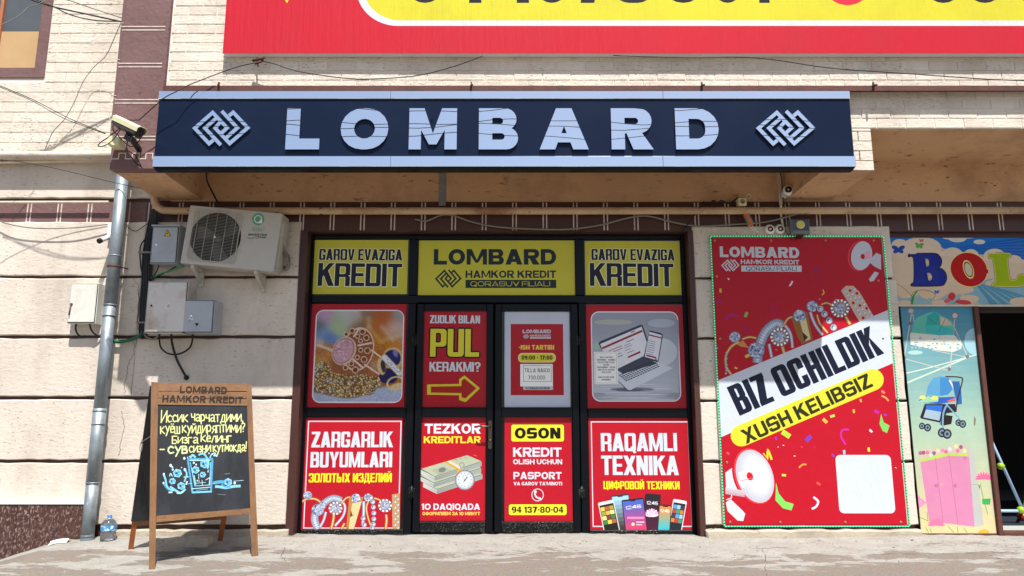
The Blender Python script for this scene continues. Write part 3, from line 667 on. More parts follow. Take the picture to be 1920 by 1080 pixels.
# doors
def door(a, b, hinge):
    x0, x1 = XX(a, 780, YS), XX(b, 780, YS); zt, zb = ZZ(570, YS), .012; y = YS - .012; f = .062
    mb = MB(); mb.box(x0, x0 + f, y, y + .05, zb, zt, .005); mb.box(x1 - f, x1, y, y + .05, zb, zt, .005)
    mb.box(x0 + f, x1 - f, y, y + .05, ZZ(583, YS), zt, .005); mb.box(x0 + f, x1 - f, y, y + .05, ZZ(782, YS), ZZ(764, YS), .005)
    d = mb.build('door', 'frame', sf)
    MB().box(x0 + f, x1 - f, y - .001, y + .05, zb, ZZ(978, YS), .005).build('kick_rail', 'frame_dusty', d)
    mb = MB(); mb.box(x0 + f, x1 - f, y + .034, y + .038, ZZ(978, YS), ZZ(583, YS)); mb.build('pane', 'glass', d)
    hx = x0 - .012 if hinge < 0 else x1 + .012
    for pz in (638, 923):
        z = ZZ(pz, YS); MB().tube([(hx, y - .004, z - .055), (hx, y - .004, z + .055)], .011, 10).box(hx - .028, hx + .028, y - .001, y + .004, z - .04, z + .04).build('hinge', 'frame_dusty', d)
    return d
dl = door(778, 924.5, -1); dr = door(927.5, 1086, 1)
mb = MB(); hx = XX(919, 815, YS); y = YS - .014
mb.prism([(hx + p[0], y, ZZ(815, YS) + p[1]) for p in rr(-.016, -.125, .016, .125, .014)], (0, 0, 0), (0, -.008, 0))
mb.tube([(hx, y - .008, ZZ(800, YS)), (hx, y - .045, ZZ(800, YS)), (hx - .012, y - .052, ZZ(800, YS)), (hx - .09, y - .052, ZZ(800, YS) + .004), (hx - .105, y - .046, ZZ(800, YS) + .006)], .008, 8)
mb.lathe([(.011, 0), (.011, .006), (0, .007)], (hx, y - .008, ZZ(826, YS)), (0, -1, 0), 12)
mb.build('handle', mk('bronze_handle', (92, 82, 72), .3, metal=.9, var=.1), dl)
# latch hook on the right reveal
MB().tube([at(1308, 925, YS - .03), at(1312, 930, YS - .05), at(1313, 950, YS - .05), at(1316, 962, YS - .04)], .006, 6).lathe([(0, 0), (.02, .004), (.02, .014), (0, .02)], at(1310, 928, YS - .03), (0, -1, 0), 10).build('hook', 'black', sf)
# ================================================================ posters
RED = (170, 19, 36); YEL = (212, 202, 50); NAVY = (22, 26, 46); WHT = (192, 199, 208); SIL = (206, 208, 214); DRED = (160, 16, 30)
YP = YS - .0  # posters on the outer face of the panes
PP = Plane((0, YS + .018, 0))
def poster(px0, py0, px1, py1, name, label, paint, base=RED, plane=PP, mat='art'):
    A = Art(plane); A.rect(px0, py0, px1, py1, base); paint(A)
    return A.build(name, mat, None, back=.002, label=label, cat='poster')
def fade(A, x0, y0, x1, y1, ca, cb, n=14):
    for i in range(n):
        t = i / (n - 1); A.rect(x0, y0 + (y1 - y0) * i / n, x1, y0 + (y1 - y0) * (i + 1) / n + .3, tuple(ca[k] + (cb[k] - ca[k]) * t for k in range(3)))
def gold(A, pts, w_):
    A.line(pts, w_, (112, 72, 34)); A.line(pts, w_ * .76, (178, 132, 70)); A.line(pts, w_ * .3, (216, 190, 136))
def silver(A, pts, w_, stripes=0):
    A.line(pts, w_, (92, 98, 116)); A.line(pts, w_ * .84, (150, 158, 176)); A.line(pts, w_ * .35, (196, 204, 216))
    if stripes:
        sp_ = [(p.x, p.y) for p in spline([Vector((*p, 0)) for p in pts], stripes)]
        for a, b in zip(sp_, sp_[1:]):
            dx, dy = b[0] - a[0], b[1] - a[1]; L_ = math.hypot(dx, dy) or 1; nx_, ny_ = -dy / L_ * w_ * .42, dx / L_ * w_ * .42
            A.poly(thick([Vector((a[0] + nx_, a[1] + ny_)), Vector((a[0] - nx_, a[1] - ny_))], .8), (110, 116, 132))
grd = random.Random(11)
def gem(A, x, y, r, halo=False):
    if halo:
        A.ell(x, y, r, r * .96, (110, 114, 130), n=22); A.ell(x, y, r * .96, r * .92, (170, 176, 190), n=22)
        for i in range(int(r * 1.6)):
            t = i / int(r * 1.6) * 6.283; A.ell(x + math.cos(t) * r * .84, y + math.sin(t) * r * .82, r * .13, r * .13, (90, 96, 112) if i % 2 else (246, 248, 252), n=6)
        A.ring(x, y, r * .74, r * .7, r * .1, (166, 116, 62)); r *= .62
    A.ell(x, y, r, r * .95, (104, 112, 134), n=14); A.ell(x, y, r * .92, r * .87, (146, 158, 182), n=14)
    for i in range(int(20 + r * 1.4)):
        t = grd.uniform(0, 6.283); q = r * math.sqrt(grd.random()) * .85; s_ = r * grd.uniform(.1, .24); u = grd.uniform(0, 6.28)
        A.poly([(x + q * math.cos(t) + s_ * math.cos(u + k * 2.1), y + q * math.sin(t) + s_ * math.sin(u + k * 2.1)) for k in range(3)], grd.choice([(206, 212, 222), (190, 198, 214), (64, 74, 100), (110, 124, 152), (210, 216, 226), (88, 98, 122)]))
def beads(A, pts, r, col=(172, 180, 194)):
    for x, y in pts:
        A.ell(x, y, r, r, (88, 92, 108), n=10); A.ell(x, y, r * .84, r * .84, col, n=10); A.ell(x - r * .1, y - r * .1, r * .5, r * .5, (84, 92, 116), n=8); A.ell(x + r * .1, y + r * .05, r * .38, r * .38, (204, 210, 220), n=6)
def logo_block(A, x0, y0, x1, y1, col, third, box, boxtext, g1=.40, g2=.25):
    h = y1 - y0; w_ = x1 - x0
    A.text('LOMBARD', (x0, y0 + h * g1), (x1, y0 + h * g1), h * g1, dict(s=.29, t=.245, r=.5, gap=.09), col)
    ex = x0 + w_ * .26; A.emblem(x0 + w_ * .01, y0 + h * .52, ex - w_ * .03, y0 + h, col)
    A.text('HAMKOR KREDIT', (ex, y0 + h * .74), (x1, y0 + h * .74), h * .19, MON, col)
    A.rect(ex, y0 + h * .79, x1, y0 + h, box); A.text(third, (ex + w_ * .04, y0 + h * .955), (x1 - w_ * .05, y0 + h * .955), h * .125, MED, boxtext)
def p_garov(dx):
    def f(A):
        A.text('GAROV EVAZIGA', (598 + dx, 487.5), (754 + dx, 488.5), 21, IMP, NAVY, (238, 236, 190), .9)
        A.text('KREDIT', (595 + dx, 536), (753 + dx, 537.5), 43, IMP, NAVY, (238, 236, 190), 1.3)
    return f
YT_ = (198, 192, 54)
poster(584.5, 450, 764.5, 551.5, 'kredit_poster', 'yellow poster reading GAROV EVAZIGA KREDIT at top left of the shop front', p_garov(0), YT_)
poster(1097, 452, 1276, 553.5, 'kredit_poster', 'yellow poster reading GAROV EVAZIGA KREDIT at top right of the shop front', p_garov(511), YT_)
poster(782.5, 451, 1078, 553.5, 'company_poster', 'wide yellow poster with dark LOMBARD HAMKOR KREDIT lettering above the double door', lambda A: logo_block(A, 813, 467, 1043, 540, (28, 40, 44), 'QORASUV FILIALI', (28, 40, 44), YT_), YT_)
JX0, JY0, JX1, JY1 = 591, 583, 754, 753
def p_jewel(A):
    A.rect(JX0 - 2.5, JY0 - 2, JX1 + 2, JY1 + 2.5, (226, 228, 234), 15); A.rect(JX0, JY0, JX1, JY1, (170, 178, 200), 12)
pj = poster(576.5, 570, 760, 763, 'jewellery_poster', 'red poster with a photo of a pink stone ring on gold beads', p_jewel)
def jewel_picture():
    """the printed photograph as a fine coloured grid"""
    nx_, ny_ = 170, 178; X_, Y_ = np.meshgrid(np.linspace(60, 895, nx_), np.linspace(95, 975, ny_)); rs = np.random.RandomState(4)
    col = np.zeros((ny_, nx_, 3)); wt = np.zeros((ny_, nx_, 1))
    blobs = [(140, 150, 60, (205, 160, 190)), (260, 200, 60, (170, 190, 150)), (330, 130, 60, (190, 196, 190)), (150, 300, 70, (130, 165, 205)), (240, 260, 45, (185, 195, 140)), (90, 240, 45, (100, 110, 110)), (180, 350, 40, (90, 120, 180)),
             (420, 180, 50, (190, 180, 175)), (470, 250, 50, (140, 105, 70)), (700, 170, 90, (185, 95, 40)), (620, 220, 50, (190, 110, 50)), (800, 260, 60, (215, 190, 185)), (860, 330, 50, (200, 170, 150)), (860, 400, 50, (200, 130, 50)), (700, 400, 80, (190, 120, 30)), (650, 520, 60, (170, 95, 20)),
             (120, 470, 50, (190, 110, 50)), (200, 520, 50, (200, 130, 70)), (100, 420, 30, (225, 215, 200)), (850, 130, 50, (160, 165, 175)), (560, 130, 40, (150, 120, 90)), (120, 620, 60, (190, 150, 70)), (450, 620, 90, (150, 80, 40)), (450, 780, 130, (160, 105, 40)), (250, 720, 90, (165, 95, 55)), (640, 700, 60, (170, 80, 40)), (640, 640, 50, (200, 180, 150)), (770, 620, 50, (180, 150, 90))]
    for x, y, r, c in blobs:
        g = np.exp(-((X_ - x) ** 2 + (Y_ - y) ** 2) / (2 * r * r))[..., None] ** 1.4 + 1e-9; col += g * np.array(c); wt += g
    col /= wt
    def put(m, c, a=1.0):
        nonlocal col
        col = col * (1 - a * m[..., None]) + np.array(c) * a * m[..., None]
    def soft(d, w_=3): return np.clip(.5 - d / w_, 0, 1)
    def ell(cx, cy, rx, ry, rot): 
        t = math.radians(rot); u = (X_ - cx) * math.cos(t) + (Y_ - cy) * math.sin(t); v = -(X_ - cx) * math.sin(t) + (Y_ - cy) * math.cos(t); q = np.sqrt((u / rx) ** 2 + (v / ry) ** 2); return (q - 1) * min(rx, ry)
    for a, b, r, c in (((560, 250), (690, 400), 12, (225, 215, 150)), ((690, 250), (800, 380), 14, (225, 205, 195)), ((80, 430), (240, 490), 13, (225, 215, 205)), ((560, 170), (570, 250), 20, (205, 200, 180)), ((720, 380), (890, 330), 12, (220, 205, 190))):
        ax, ay = a; bx, by = b; t = np.clip(((X_ - ax) * (bx - ax) + (Y_ - ay) * (by - ay)) / ((bx - ax) ** 2 + (by - ay) ** 2), 0, 1); d = np.hypot(X_ - ax - t * (bx - ax), Y_ - ay - t * (by - ay)) - r; put(soft(d, 44 if a[0] > 500 else 12), c, .5 if a[0] > 500 else .85)
    base = soft(810 + 60 * np.sin(X_ / 130.0) - Y_ + 90 * ((X_ - 400) / 400) ** 2 - 30, 30) * 0
    low = np.clip((Y_ - (850 + 70 * np.exp(-((X_ - 380) / 240.) ** 2) + (-40) * (X_ > 640))) / 30, 0, 1); put(low, (176, 186, 212))
    pil_ = np.clip((Y_ - (740 - 160 * np.exp(-((X_ - 130) / 90.) ** 2) - 60 * np.exp(-((X_ - 420) / 150.) ** 2))) / 14, 0, 1) * (1 - low) * (X_ < 690)
    put(pil_, (120, 72, 30), .8)
    for i in range(900):
        x, y = rs.uniform(55, 700), rs.uniform(560, 930); j = int((x - 60) / 835 * (nx_ - 1)); k = int((y - 95) / 880 * (ny_ - 1))
        if not (0 <= j < nx_ and 0 <= k < ny_) or pil_[k, j] < .5: continue
        r = rs.uniform(7, 15); c = [(222, 186, 96), (240, 222, 160), (180, 130, 50), (205, 205, 210), (200, 150, 70)][rs.randint(5)]
        put(soft(ell(x, y, r, r, 0), 5), tuple(v * .55 for v in c)); put(soft(ell(x - 1, y - 2, r * .72, r * .72, 0), 5), c); put(soft(ell(x - 3, y - 4, r * .28, r * .28, 0), 4), (255, 250, 225))
    put(soft(ell(400, 600, 190, 120, 10), 30), (150, 84, 50), .9); put(soft(ell(470, 470, 150, 210, 8), 6), (150, 78, 48)); 
    d = ell(470, 470, 146, 206, 8); put(soft(np.abs(d) - 6, 5), (230, 200, 175))
    for x, y, r in ((405, 290, 24), (350, 325, 20), (505, 300, 26), (460, 345, 20), (545, 360, 26), (490, 390, 18), (560, 485, 27), (495, 480, 20), (465, 550, 20), (530, 570, 27), (410, 610, 22), (450, 672, 28), (355, 650, 22)):
        q = ell(x, y, r, r, 0); put(soft(q, 5), (120, 66, 36)); put(soft(np.abs(q) - 4, 4), (236, 206, 170))
    for a, b in (((425, 345), (475, 265)), ((470, 435), (595, 410)), ((425, 570), (520, 650))):
        ax, ay = a; bx, by = b; t = np.clip(((X_ - ax) * (bx - ax) + (Y_ - ay) * (by - ay)) / ((bx - ax) ** 2 + (by - ay) ** 2), 0, 1); put(soft(np.hypot(X_ - ax - t * (bx - ax), Y_ - ay - t * (by - ay)) - 9, 4), (232, 214, 196))
    put(soft(ell(335, 488, 112, 142, 22), 6), (222, 190, 168)); put(soft(ell(330, 486, 98, 128, 22), 5), (150, 90, 80)); put(soft(ell(328, 486, 92, 122, 22), 5), (206, 160, 172))
    for i in range(40):
        x, y = rs.normal(330, 45), rs.normal(480, 60); q = ell(x, y, rs.uniform(10, 30), rs.uniform(4, 12), rs.uniform(0, 180)); inside = soft(ell(328, 486, 88, 118, 22), 5); put(soft(q, 4) * inside, [(232, 200, 210), (180, 128, 145), (214, 172, 184)][rs.randint(3)], .6)
    for a, b in (((600, 480), (720, 570)), ((540, 620), (690, 720))):
        ax, ay = a; bx, by = b; t = np.clip(((X_ - ax) * (bx - ax) + (Y_ - ay) * (by - ay)) / ((bx - ax) ** 2 + (by - ay) ** 2), 0, 1); put(soft(np.hypot(X_ - ax - t * (bx - ax), Y_ - ay - t * (by - ay)) - 8, 4), (236, 216, 190))
    put(soft(ell(810, 560, 100, 110, -20), 5), (216, 176, 110)); put(soft(ell(800, 560, 82, 82, 0), 5), (30, 28, 96)); put(soft(ell(770, 730, 90, 75, 0), 5), (28, 24, 84)); put(soft(ell(830, 510, 22, 40, -20), 16), (150, 150, 220), .8)
    put(soft(ell(700, 640, 40, 82, -10), 5), (222, 190, 130)); put(soft(ell(716, 636, 22, 62, -10), 5), (60, 40, 50))
    for a, b, r in (((725, 550), (870, 700), 30),):
        ax, ay = a; bx, by = b; t = np.clip(((X_ - ax) * (bx - ax) + (Y_ - ay) * (by - ay)) / ((bx - ax) ** 2 + (by - ay) ** 2), 0, 1); d = np.hypot(X_ - ax - t * (bx - ax), Y_ - ay - t * (by - ay)); put(soft(d - r, 4), (214, 190, 150)); put(soft(d - r + 8, 4), (222, 226, 238))
    for i in range(26): put(soft(ell(735 + i * 5.4 + rs.uniform(-6, 6), 560 + i * 5.4 + rs.uniform(-10, 10), 5, 5, 0), 3), [(250, 250, 255), (110, 120, 150)][i % 2])
    put(soft(ell(840, 830, 70, 26, -20), 6), (226, 196, 140)); put(soft(np.abs(ell(840, 800, 80, 60, -10)) - 7, 4), (232, 206, 150))
    col = col * .92 + rs.normal(0, 14, (ny_, nx_, 1)) * (Y_ > 380)[..., None]
    col = np.clip(col + rs.normal(0, 5, col.shape), 0, 255)
    P = Plane((0, YS + .0172, 0)); verts, keep = [], np.zeros((ny_, nx_), bool); x0, y0, x1, y1 = Art(P).lrect(JX0, JY0, JX1, JY1)
    W_, H_ = x1 - x0, y1 - y0; R_ = .055
    for j in range(ny_):
        for i in range(nx_):
            u, v = W_ * i / (nx_ - 1), H_ * (1 - j / (ny_ - 1)); verts.append(tuple(P.w(x0 + u, y0 + v)))
            dx, dy = max(R_ - u, u - (W_ - R_), 0), max(R_ - v, v - (H_ - R_), 0); keep[j, i] = math.hypot(dx, dy) <= R_ + .001
    fs = [(j * nx_ + i, j * nx_ + nx_ + i, j * nx_ + nx_ + i + 1, j * nx_ + i + 1) for j in range(ny_ - 1) for i in range(nx_ - 1) if keep[j, i] and keep[j + 1, i] and keep[j, i + 1] and keep[j + 1, i + 1]]
    me = bpy.data.meshes.new('picture'); me.from_pydata(verts, [], fs); a = me.color_attributes.new('col', 'FLOAT_COLOR', 'POINT')
    q = col / 255; q = np.where(q <= .04045, q / 12.92, ((q + .055) / 1.055) ** 2.4); arr = np.ones((ny_ * nx_, 4), np.float32); arr[:, :3] = q.reshape(-1, 3); a.data.foreach_set('color', arr.ravel())
    me.materials.append(M['art']); o = bpy.data.objects.new('picture', me); C.objects.link(o); o.parent = pj
jewel_picture()
def p_pul(A):
    A.text('ZUDLIK BILAN', (806, 606), (900, 606.5), 15, IMP, SIL, (120, 12, 24), .6)
    A.text('PUL', (806, 668.5), (898, 669), 52, IMP, YEL, (24, 10, 12), 3)
    A.text('KERAKMI?', (805, 696.5), (901, 697), 18, IMP, SIL, (120, 12, 24), .6)
    ar = [(803.5, 721), (861, 720), (861, 711), (871, 704), (900, 728), (873, 754), (861, 750), (861, 741), (803.5, 740)]
    A.poly([(x + (-2.6 if x < 850 else 0), y) for x, y in ar], YEL); A.poly([(806.5, 723.5), (864, 722.5), (864, 713), (871, 708), (895, 728), (873, 749), (864, 747), (864, 738.5), (806.5, 737.5)], (206, 178, 40))
    A.poly([(808, 725), (865.5, 724), (865.5, 714), (871, 710), (893, 728), (873, 746.5), (865.5, 745), (865.5, 737), (808, 736)], (164, 28, 24))
poster(791, 583, 912.5, 763.5, 'loan_poster', 'red poster reading ZUDLIK BILAN PUL KERAKMI with a yellow arrow', p_pul)
def p_hours(A):
    A.rect(957.5, 607.5, 1056.5, 741, RED); A.poly([(958.5, 660), (1010, 608.5), (1055, 608.5), (958.5, 712)], (172, 18, 32)); A.poly([(1055.5, 640), (960, 740), (1000, 740), (1055.5, 690)], (173, 18, 32))
    logo_block(A, 980, 618, 1033, 635, WHT, 'QORASUV FILIALI', WHT, RED) if False else None
    A.text('-ISH TARTIBI', (973, 655.5), (1039, 655.5), 8.5, MON, (232, 206, 80))
    A.rect(971.5, 662, 1042, 679.5, (240, 236, 190), 8); A.rect(972.5, 663, 1041, 678.5, YEL, 8); A.text('09:00 - 17:00', (978, 674.5), (1036, 674.5), 8, MON, (30, 22, 20))
    A.rect(981, 724, 1037, 731, WHT, 2)
hp = poster(946, 584.5, 1068.5, 763.5, 'opening_hours_poster', 'white bordered red poster with ISH TARTIBI 09:00 - 17:00 on the right door leaf', p_hours, (190, 196, 210))
A = Art(Plane((0, YS + .0172, 0))); A.rect(979, 617, 1034, 636, RED); logo_block(A, 980, 618, 1033, 635, WHT, 'QORASUV FILIALI', WHT, RED); A.build('logo', 'art', hp, back=0)
A = Art(Plane((0, YS + .0172, 0))); A.text('@LOMBARDHAMKOR', (985, 730), (1031, 730), 4.4, dict(s=.15, t=.15, r=.4, gap=.1), (30, 30, 40)); A.build('handle_text', 'art', hp, back=0, clip=False)
def p_laptop(A):
    A.rect(1109, 584, 1274.5, 753, (228, 230, 236), 15); A.rect(1111, 586, 1272.5, 751, (150, 155, 168), 13); fade(A, 1111.5, 600, 1272.5, 736, (150, 155, 168), (180, 186, 198), 16)
    for (x, y, rx, ry, c) in ((1150, 604, 36, 5, (176, 178, 168)), (1240, 606, 26, 8, (172, 180, 192)), (1118, 650, 6, 9, (158, 186, 170)), (1240, 660, 30, 26, (196, 202, 212))): A.ell(x, y, rx, ry, c)
    for i in range(16):
        y = 718 + i * 2; A.poly([(1112 + grd.uniform(0, 50), y), (1270 - grd.uniform(0, 50), y + grd.uniform(-1, 1)), (1270 - grd.uniform(0, 60), y + 1.3), (1112 + grd.uniform(0, 60), y + 1.2)], grd.choice([(200, 206, 216), (172, 176, 188), (210, 214, 222), (182, 180, 190)]))
    A.ell(1185, 730, 42, 4, (128, 130, 146)); A.ell(1180, 731, 26, 3, (96, 98, 116))
    A.poly([(1122, 644), (1125, 640), (1200, 609), (1205, 610), (1216, 642), (1213, 668), (1150, 700)], (58, 64, 82))
    A.poly([(1125.5, 645), (1203, 612.5), (1213, 643), (1208, 667), (1159, 691), (1137, 680)], (222, 224, 230)); A.poly([(1128, 651.5), (1203.5, 618.5), (1205, 622), (1129.5, 655)], (150, 34, 48)); A.poly([(1183, 622.5), (1190, 619.8), (1190.5, 621.5), (1183.5, 624.3)], (150, 34, 48))
    for i, (x, y, l, c) in enumerate(((1141, 658, 25, (150, 34, 48)), (1143, 662, 24, (150, 34, 48)), (1174, 641, 14, (90, 90, 100)), (1170, 648, 12, (140, 140, 150)), (1171, 652, 14, (140, 140, 150)), (1172, 657, 10, (140, 140, 150)), (1175, 662, 14, (120, 120, 130)), (1158, 669, 10, (90, 90, 100)), (1157, 664, 8, (140, 140, 150)))):
        A.poly([(x, y), (x + l, y - l * .42), (x + l + .4, y + 1.2 - l * .42), (x + .4, y + 1.2)], c)
    A.poly([(1177, 668.5), (1200, 658), (1201, 661.5), (1178, 671.5)], (150, 34, 48))
    A.poly([(1158, 692), (1208, 670), (1238, 683), (1180, 733), (1175, 732), (1152, 706)], (64, 68, 86)); A.poly([(1158, 694.5), (1168, 701), (1236, 680), (1262, 690), (1182, 731.5), (1177, 731), (1153, 707)], (204, 210, 220))
    for r_ in range(5):
        for c_ in range(14):
            x = 1160 + c_ * 4.6 + r_ * 3.0; y = 703.5 - c_ * 2.05 + r_ * 2.6
            if x < 1236 - r_ * .4: A.poly([(x, y), (x + 3.6, y - 1.6), (x + 5.2, y - .3), (x + 1.5, y + 1.5)], (44, 46, 62))
    A.poly([(1217, 622), (1219, 619.5), (1240, 625), (1243, 628), (1235, 677), (1232, 679), (1208, 671), (1207, 668)], (44, 50, 70)); A.poly([(1217.5, 622), (1241, 628.5), (1233.5, 676), (1209, 669)], (220, 222, 230)); A.poly([(1216.8, 626.5), (1240.5, 632.5), (1240.1, 635), (1216.4, 629)], (150, 34, 48))
    for k in range(7): A.poly([(1215.5 - k * .6, 638 + k * 4), (1229 - k * .6, 641 + k * 4), (1229 - k * .6, 642 + k * 4), (1215.5 - k * .6, 639 + k * 4)], (110, 112, 124))
    A.poly([(1212, 664.5), (1231, 669.5), (1230.5, 672.5), (1211.5, 667.5)], (150, 34, 48)); A.ell(1230, 674, 1.4, 1.4, (30, 34, 50), n=8)
poster(1100, 571.5, 1283.5, 765.5, 'laptop_poster', 'red framed poster with a photo of an open laptop and phone', p_laptop)
def p_gold(A):
    A.rect(573, 789, 750.5, 991, WHT); A.rect(575, 791, 748.5, 989, RED)
    A.text('ZARGARLIK', (583.5, 839), (736, 838.5), 29.5, IMP, WHT, (150, 14, 28), .7); A.text('BUYUMLARI', (581.5, 876.5), (735, 876), 29, IMP, WHT, (150, 14, 28), .7)
    A.text('ЗОЛОТЫХ ИЗДЕЛИЙ', (578.5, 904.5), (734.5, 904), 17, IMP, (244, 214, 40), (130, 30, 20), .7)
    gold(A, [(557, 952), (563, 944), (572, 937), (582, 935), (592, 936), (600, 941), (606, 948)], 5); gem(A, 577, 928.5, 8.5)
    gold(A, [(626, 965), (625, 975), (621, 992)], 6)
    silver(A, [(596, 992), (590, 975), (592, 960)], 15, 5); silver(A, [(600, 952), (612, 940), (626, 934), (640, 938)], 13, 6); silver(A, [(640, 938), (647, 950), (643, 968), (628, 986)], 5); silver(A, [(611, 960), (607, 975), (600, 988)], 5)
    gem(A, 596, 956, 12); gem(A, 605, 948, 7)
    gold(A, [(640, 944), (649, 934), (657, 932)], 4); gem(A, 629, 953, 13, True)
    A.poly([(655, 932), (681, 932), (676, 950), (664, 992), (649, 992)], (168, 122, 66)); A.poly([(660, 944), (678, 940), (663, 992), (654, 992)], (206, 186, 138)); A.poly([(656, 970), (658, 956), (661, 966), (665, 965)], (110, 60, 30)); gem(A, 667, 934, 9)
    gold(A, [(646, 981), (640, 992)], 5); silver(A, [(682, 940), (682, 960), (680, 985)], 6); gold(A, [(692, 938), (687, 952), (691, 974), (697, 988)], 4); gem(A, 690, 933, 8); beads(A, [(695, 933), (699, 941), (700, 951), (701, 962), (701, 973), (700, 983), (698, 990), (681, 972), (683, 984)], 5)
    gold(A, [(701, 934), (711, 937), (717, 943)], 4); gold(A, [(724, 965), (725, 976), (723, 992)], 6); gem(A, 722, 948, 13, True)
    A.poly([(735, 927), (749.5, 925), (749.5, 992), (736, 992)], (176, 138, 88)); beads(A, [(741 + (k % 2) * 5, 930 + k * 5.4) for k in range(12)], 3, (196, 190, 180))
poster(562, 783, 752.5, 993, 'jewellery_loan_poster', 'red poster reading ZARGARLIK BUYUMLARI above a row of rings', p_gold)
def p_tez(A):
    A.text('TEZKOR', (796, 813), (901, 813), 18.5, MON, SIL, (110, 12, 30), .7); A.text('KREDITLAR', (794.5, 831), (901, 831), 13, MON, (240, 206, 52), (120, 24, 20), .5)
    def stack(dy, dx=0, sx=1):
        A.poly([(790 + dx, 880 + dy), (876 + dx, 854 + dy), (903 + dx * .4, 866 + dy), (903 + dx * .4, 874 + dy), (815 + dx, 902 + dy), (789 + dx, 889 + dy)], (80, 88, 84)); A.poly([(790 + dx, 879 + dy), (876 + dx, 853.5 + dy), (903 + dx * .4, 865 + dy), (815 + dx, 893 + dy)], (166, 172, 146))
        A.poly([(789.5 + dx, 881 + dy), (815 + dx, 894 + dy), (815 + dx, 902 + dy), (789 + dx, 889 + dy)], (184, 188, 182)); A.poly([(815 + dx, 894 + dy), (903 + dx * .4, 866 + dy), (903 + dx * .4, 874 + dy), (815 + dx, 902 + dy)], (146, 154, 148))
        for k in range(3): A.poly([(790 + dx, 883 + dy + k * 2), (815 + dx, 896 + dy + k * 2), (903 + dx * .4, 868 + dy + k * 2), (815 + dx, 896.8 + dy + k * 2)], (96, 102, 98))
        A.poly([(833, 867 + dy), (845, 863.5 + dy), (869, 877 + dy), (869, 884 + dy), (857, 888 + dy), (857, 880 + dy)], (196, 150, 40)); A.poly([(838, 865.5 + dy), (844, 863.8 + dy), (868, 876.8 + dy), (861, 879 + dy)], (196, 194, 176))
    stack(24, 4); stack(12, -2); stack(0)
    A.poly([(808, 882), (832, 874), (846, 882), (822, 890)], (150, 158, 138)); A.ell(829, 881, 7, 4.5, (110, 112, 100), -15); A.ell(875, 860, 7, 3.4, (160, 172, 146), -15)
    for k in range(5): A.line([(852 + k * 9, 861 - k * 2), (858 + k * 9, 863 - k * 2)], 1, (120, 128, 110), False)
    A.ring(866, 872, 5, 5.5, 1.6, (130, 130, 136)); A.rect(863, 876, 869, 881, (150, 150, 158)); A.ell(871.5, 900, 18.6, 19, (96, 100, 108), n=26); A.ell(871.5, 900, 17.2, 17.6, (160, 164, 172), n=26); A.ell(871.5, 899.6, 14.8, 15, (196, 200, 206), n=24)
    for k in range(12): t = k * math.pi / 6; A.ell(871.5 + 12.2 * math.sin(t), 899.6 + 12.4 * math.cos(t), .9, .9, (60, 60, 70), n=6)
    A.ring(871.5, 894.5, 4, 4, .6, (120, 120, 130)); A.line([(869, 904), (877, 894)], 1.2, (50, 50, 60), False); A.ell(871.5, 900.4, 1.4, 1.4, (40, 40, 50), n=8)
    A.text('10 DAQIQADA', (790.5, 956), (900, 956), 12, MON, WHT); A.text('ОФОРМЛЯЕМ ЗА 10 МИНУТ', (792, 966), (900, 966), 6.2, MON, (236, 190, 92))
poster(785.5, 782.5, 911, 976.5, 'quick_loan_poster', 'red poster reading TEZKOR KREDITLAR with banknotes and a stopwatch', p_tez)
def p_oson(A):
    A.rect(957.5, 795, 1058.5, 829, (60, 10, 16), 5); A.rect(958.5, 796, 1057.5, 828, YEL, 4); A.text('OSON', (965, 822.5), (1051, 822.5), 20.5, dict(s=.33, t=.24, r=.5, gap=.09), (22, 18, 16))
    A.text('KREDIT', (962, 856.5), (1053, 856.5), 17.5, MON, WHT); A.text('OLISH UCHUN', (962, 870.5), (1054, 870.5), 9.5, MON, WHT)
    A.text('PASPORT', (962.5, 898.5), (1053, 898.5), 13.5, MON, WHT); A.text("VA GAROV TA'MINOTI", (963, 910), (1054, 910), 6.5, MON, WHT)
    A.ring(1008, 928, 11.6, 12, 1.5, WHT, n=28); A.line([(1003.5, 922), (1003, 927), (1006, 932), (1012, 935)], 3, WHT); A.ell(1004, 922, 3, 2.4, WHT, 70, 10); A.ell(1012, 934.5, 3, 2.3, WHT, 30, 10)
    A.rect(953, 944.5, 1063.5, 967, (60, 10, 16), 4); A.rect(954, 945.5, 1062.5, 966, YEL, 4); A.text('94 137-80-04', (959.5, 961.5), (1056.5, 961.5), 11.5, dict(s=.25, t=.2, r=.45, gap=.1), (24, 20, 18))
poster(946, 782.5, 1072.5, 977, 'passport_loan_poster', 'red poster reading OSON KREDIT OLISH UCHUN with a yellow phone number', p_oson)
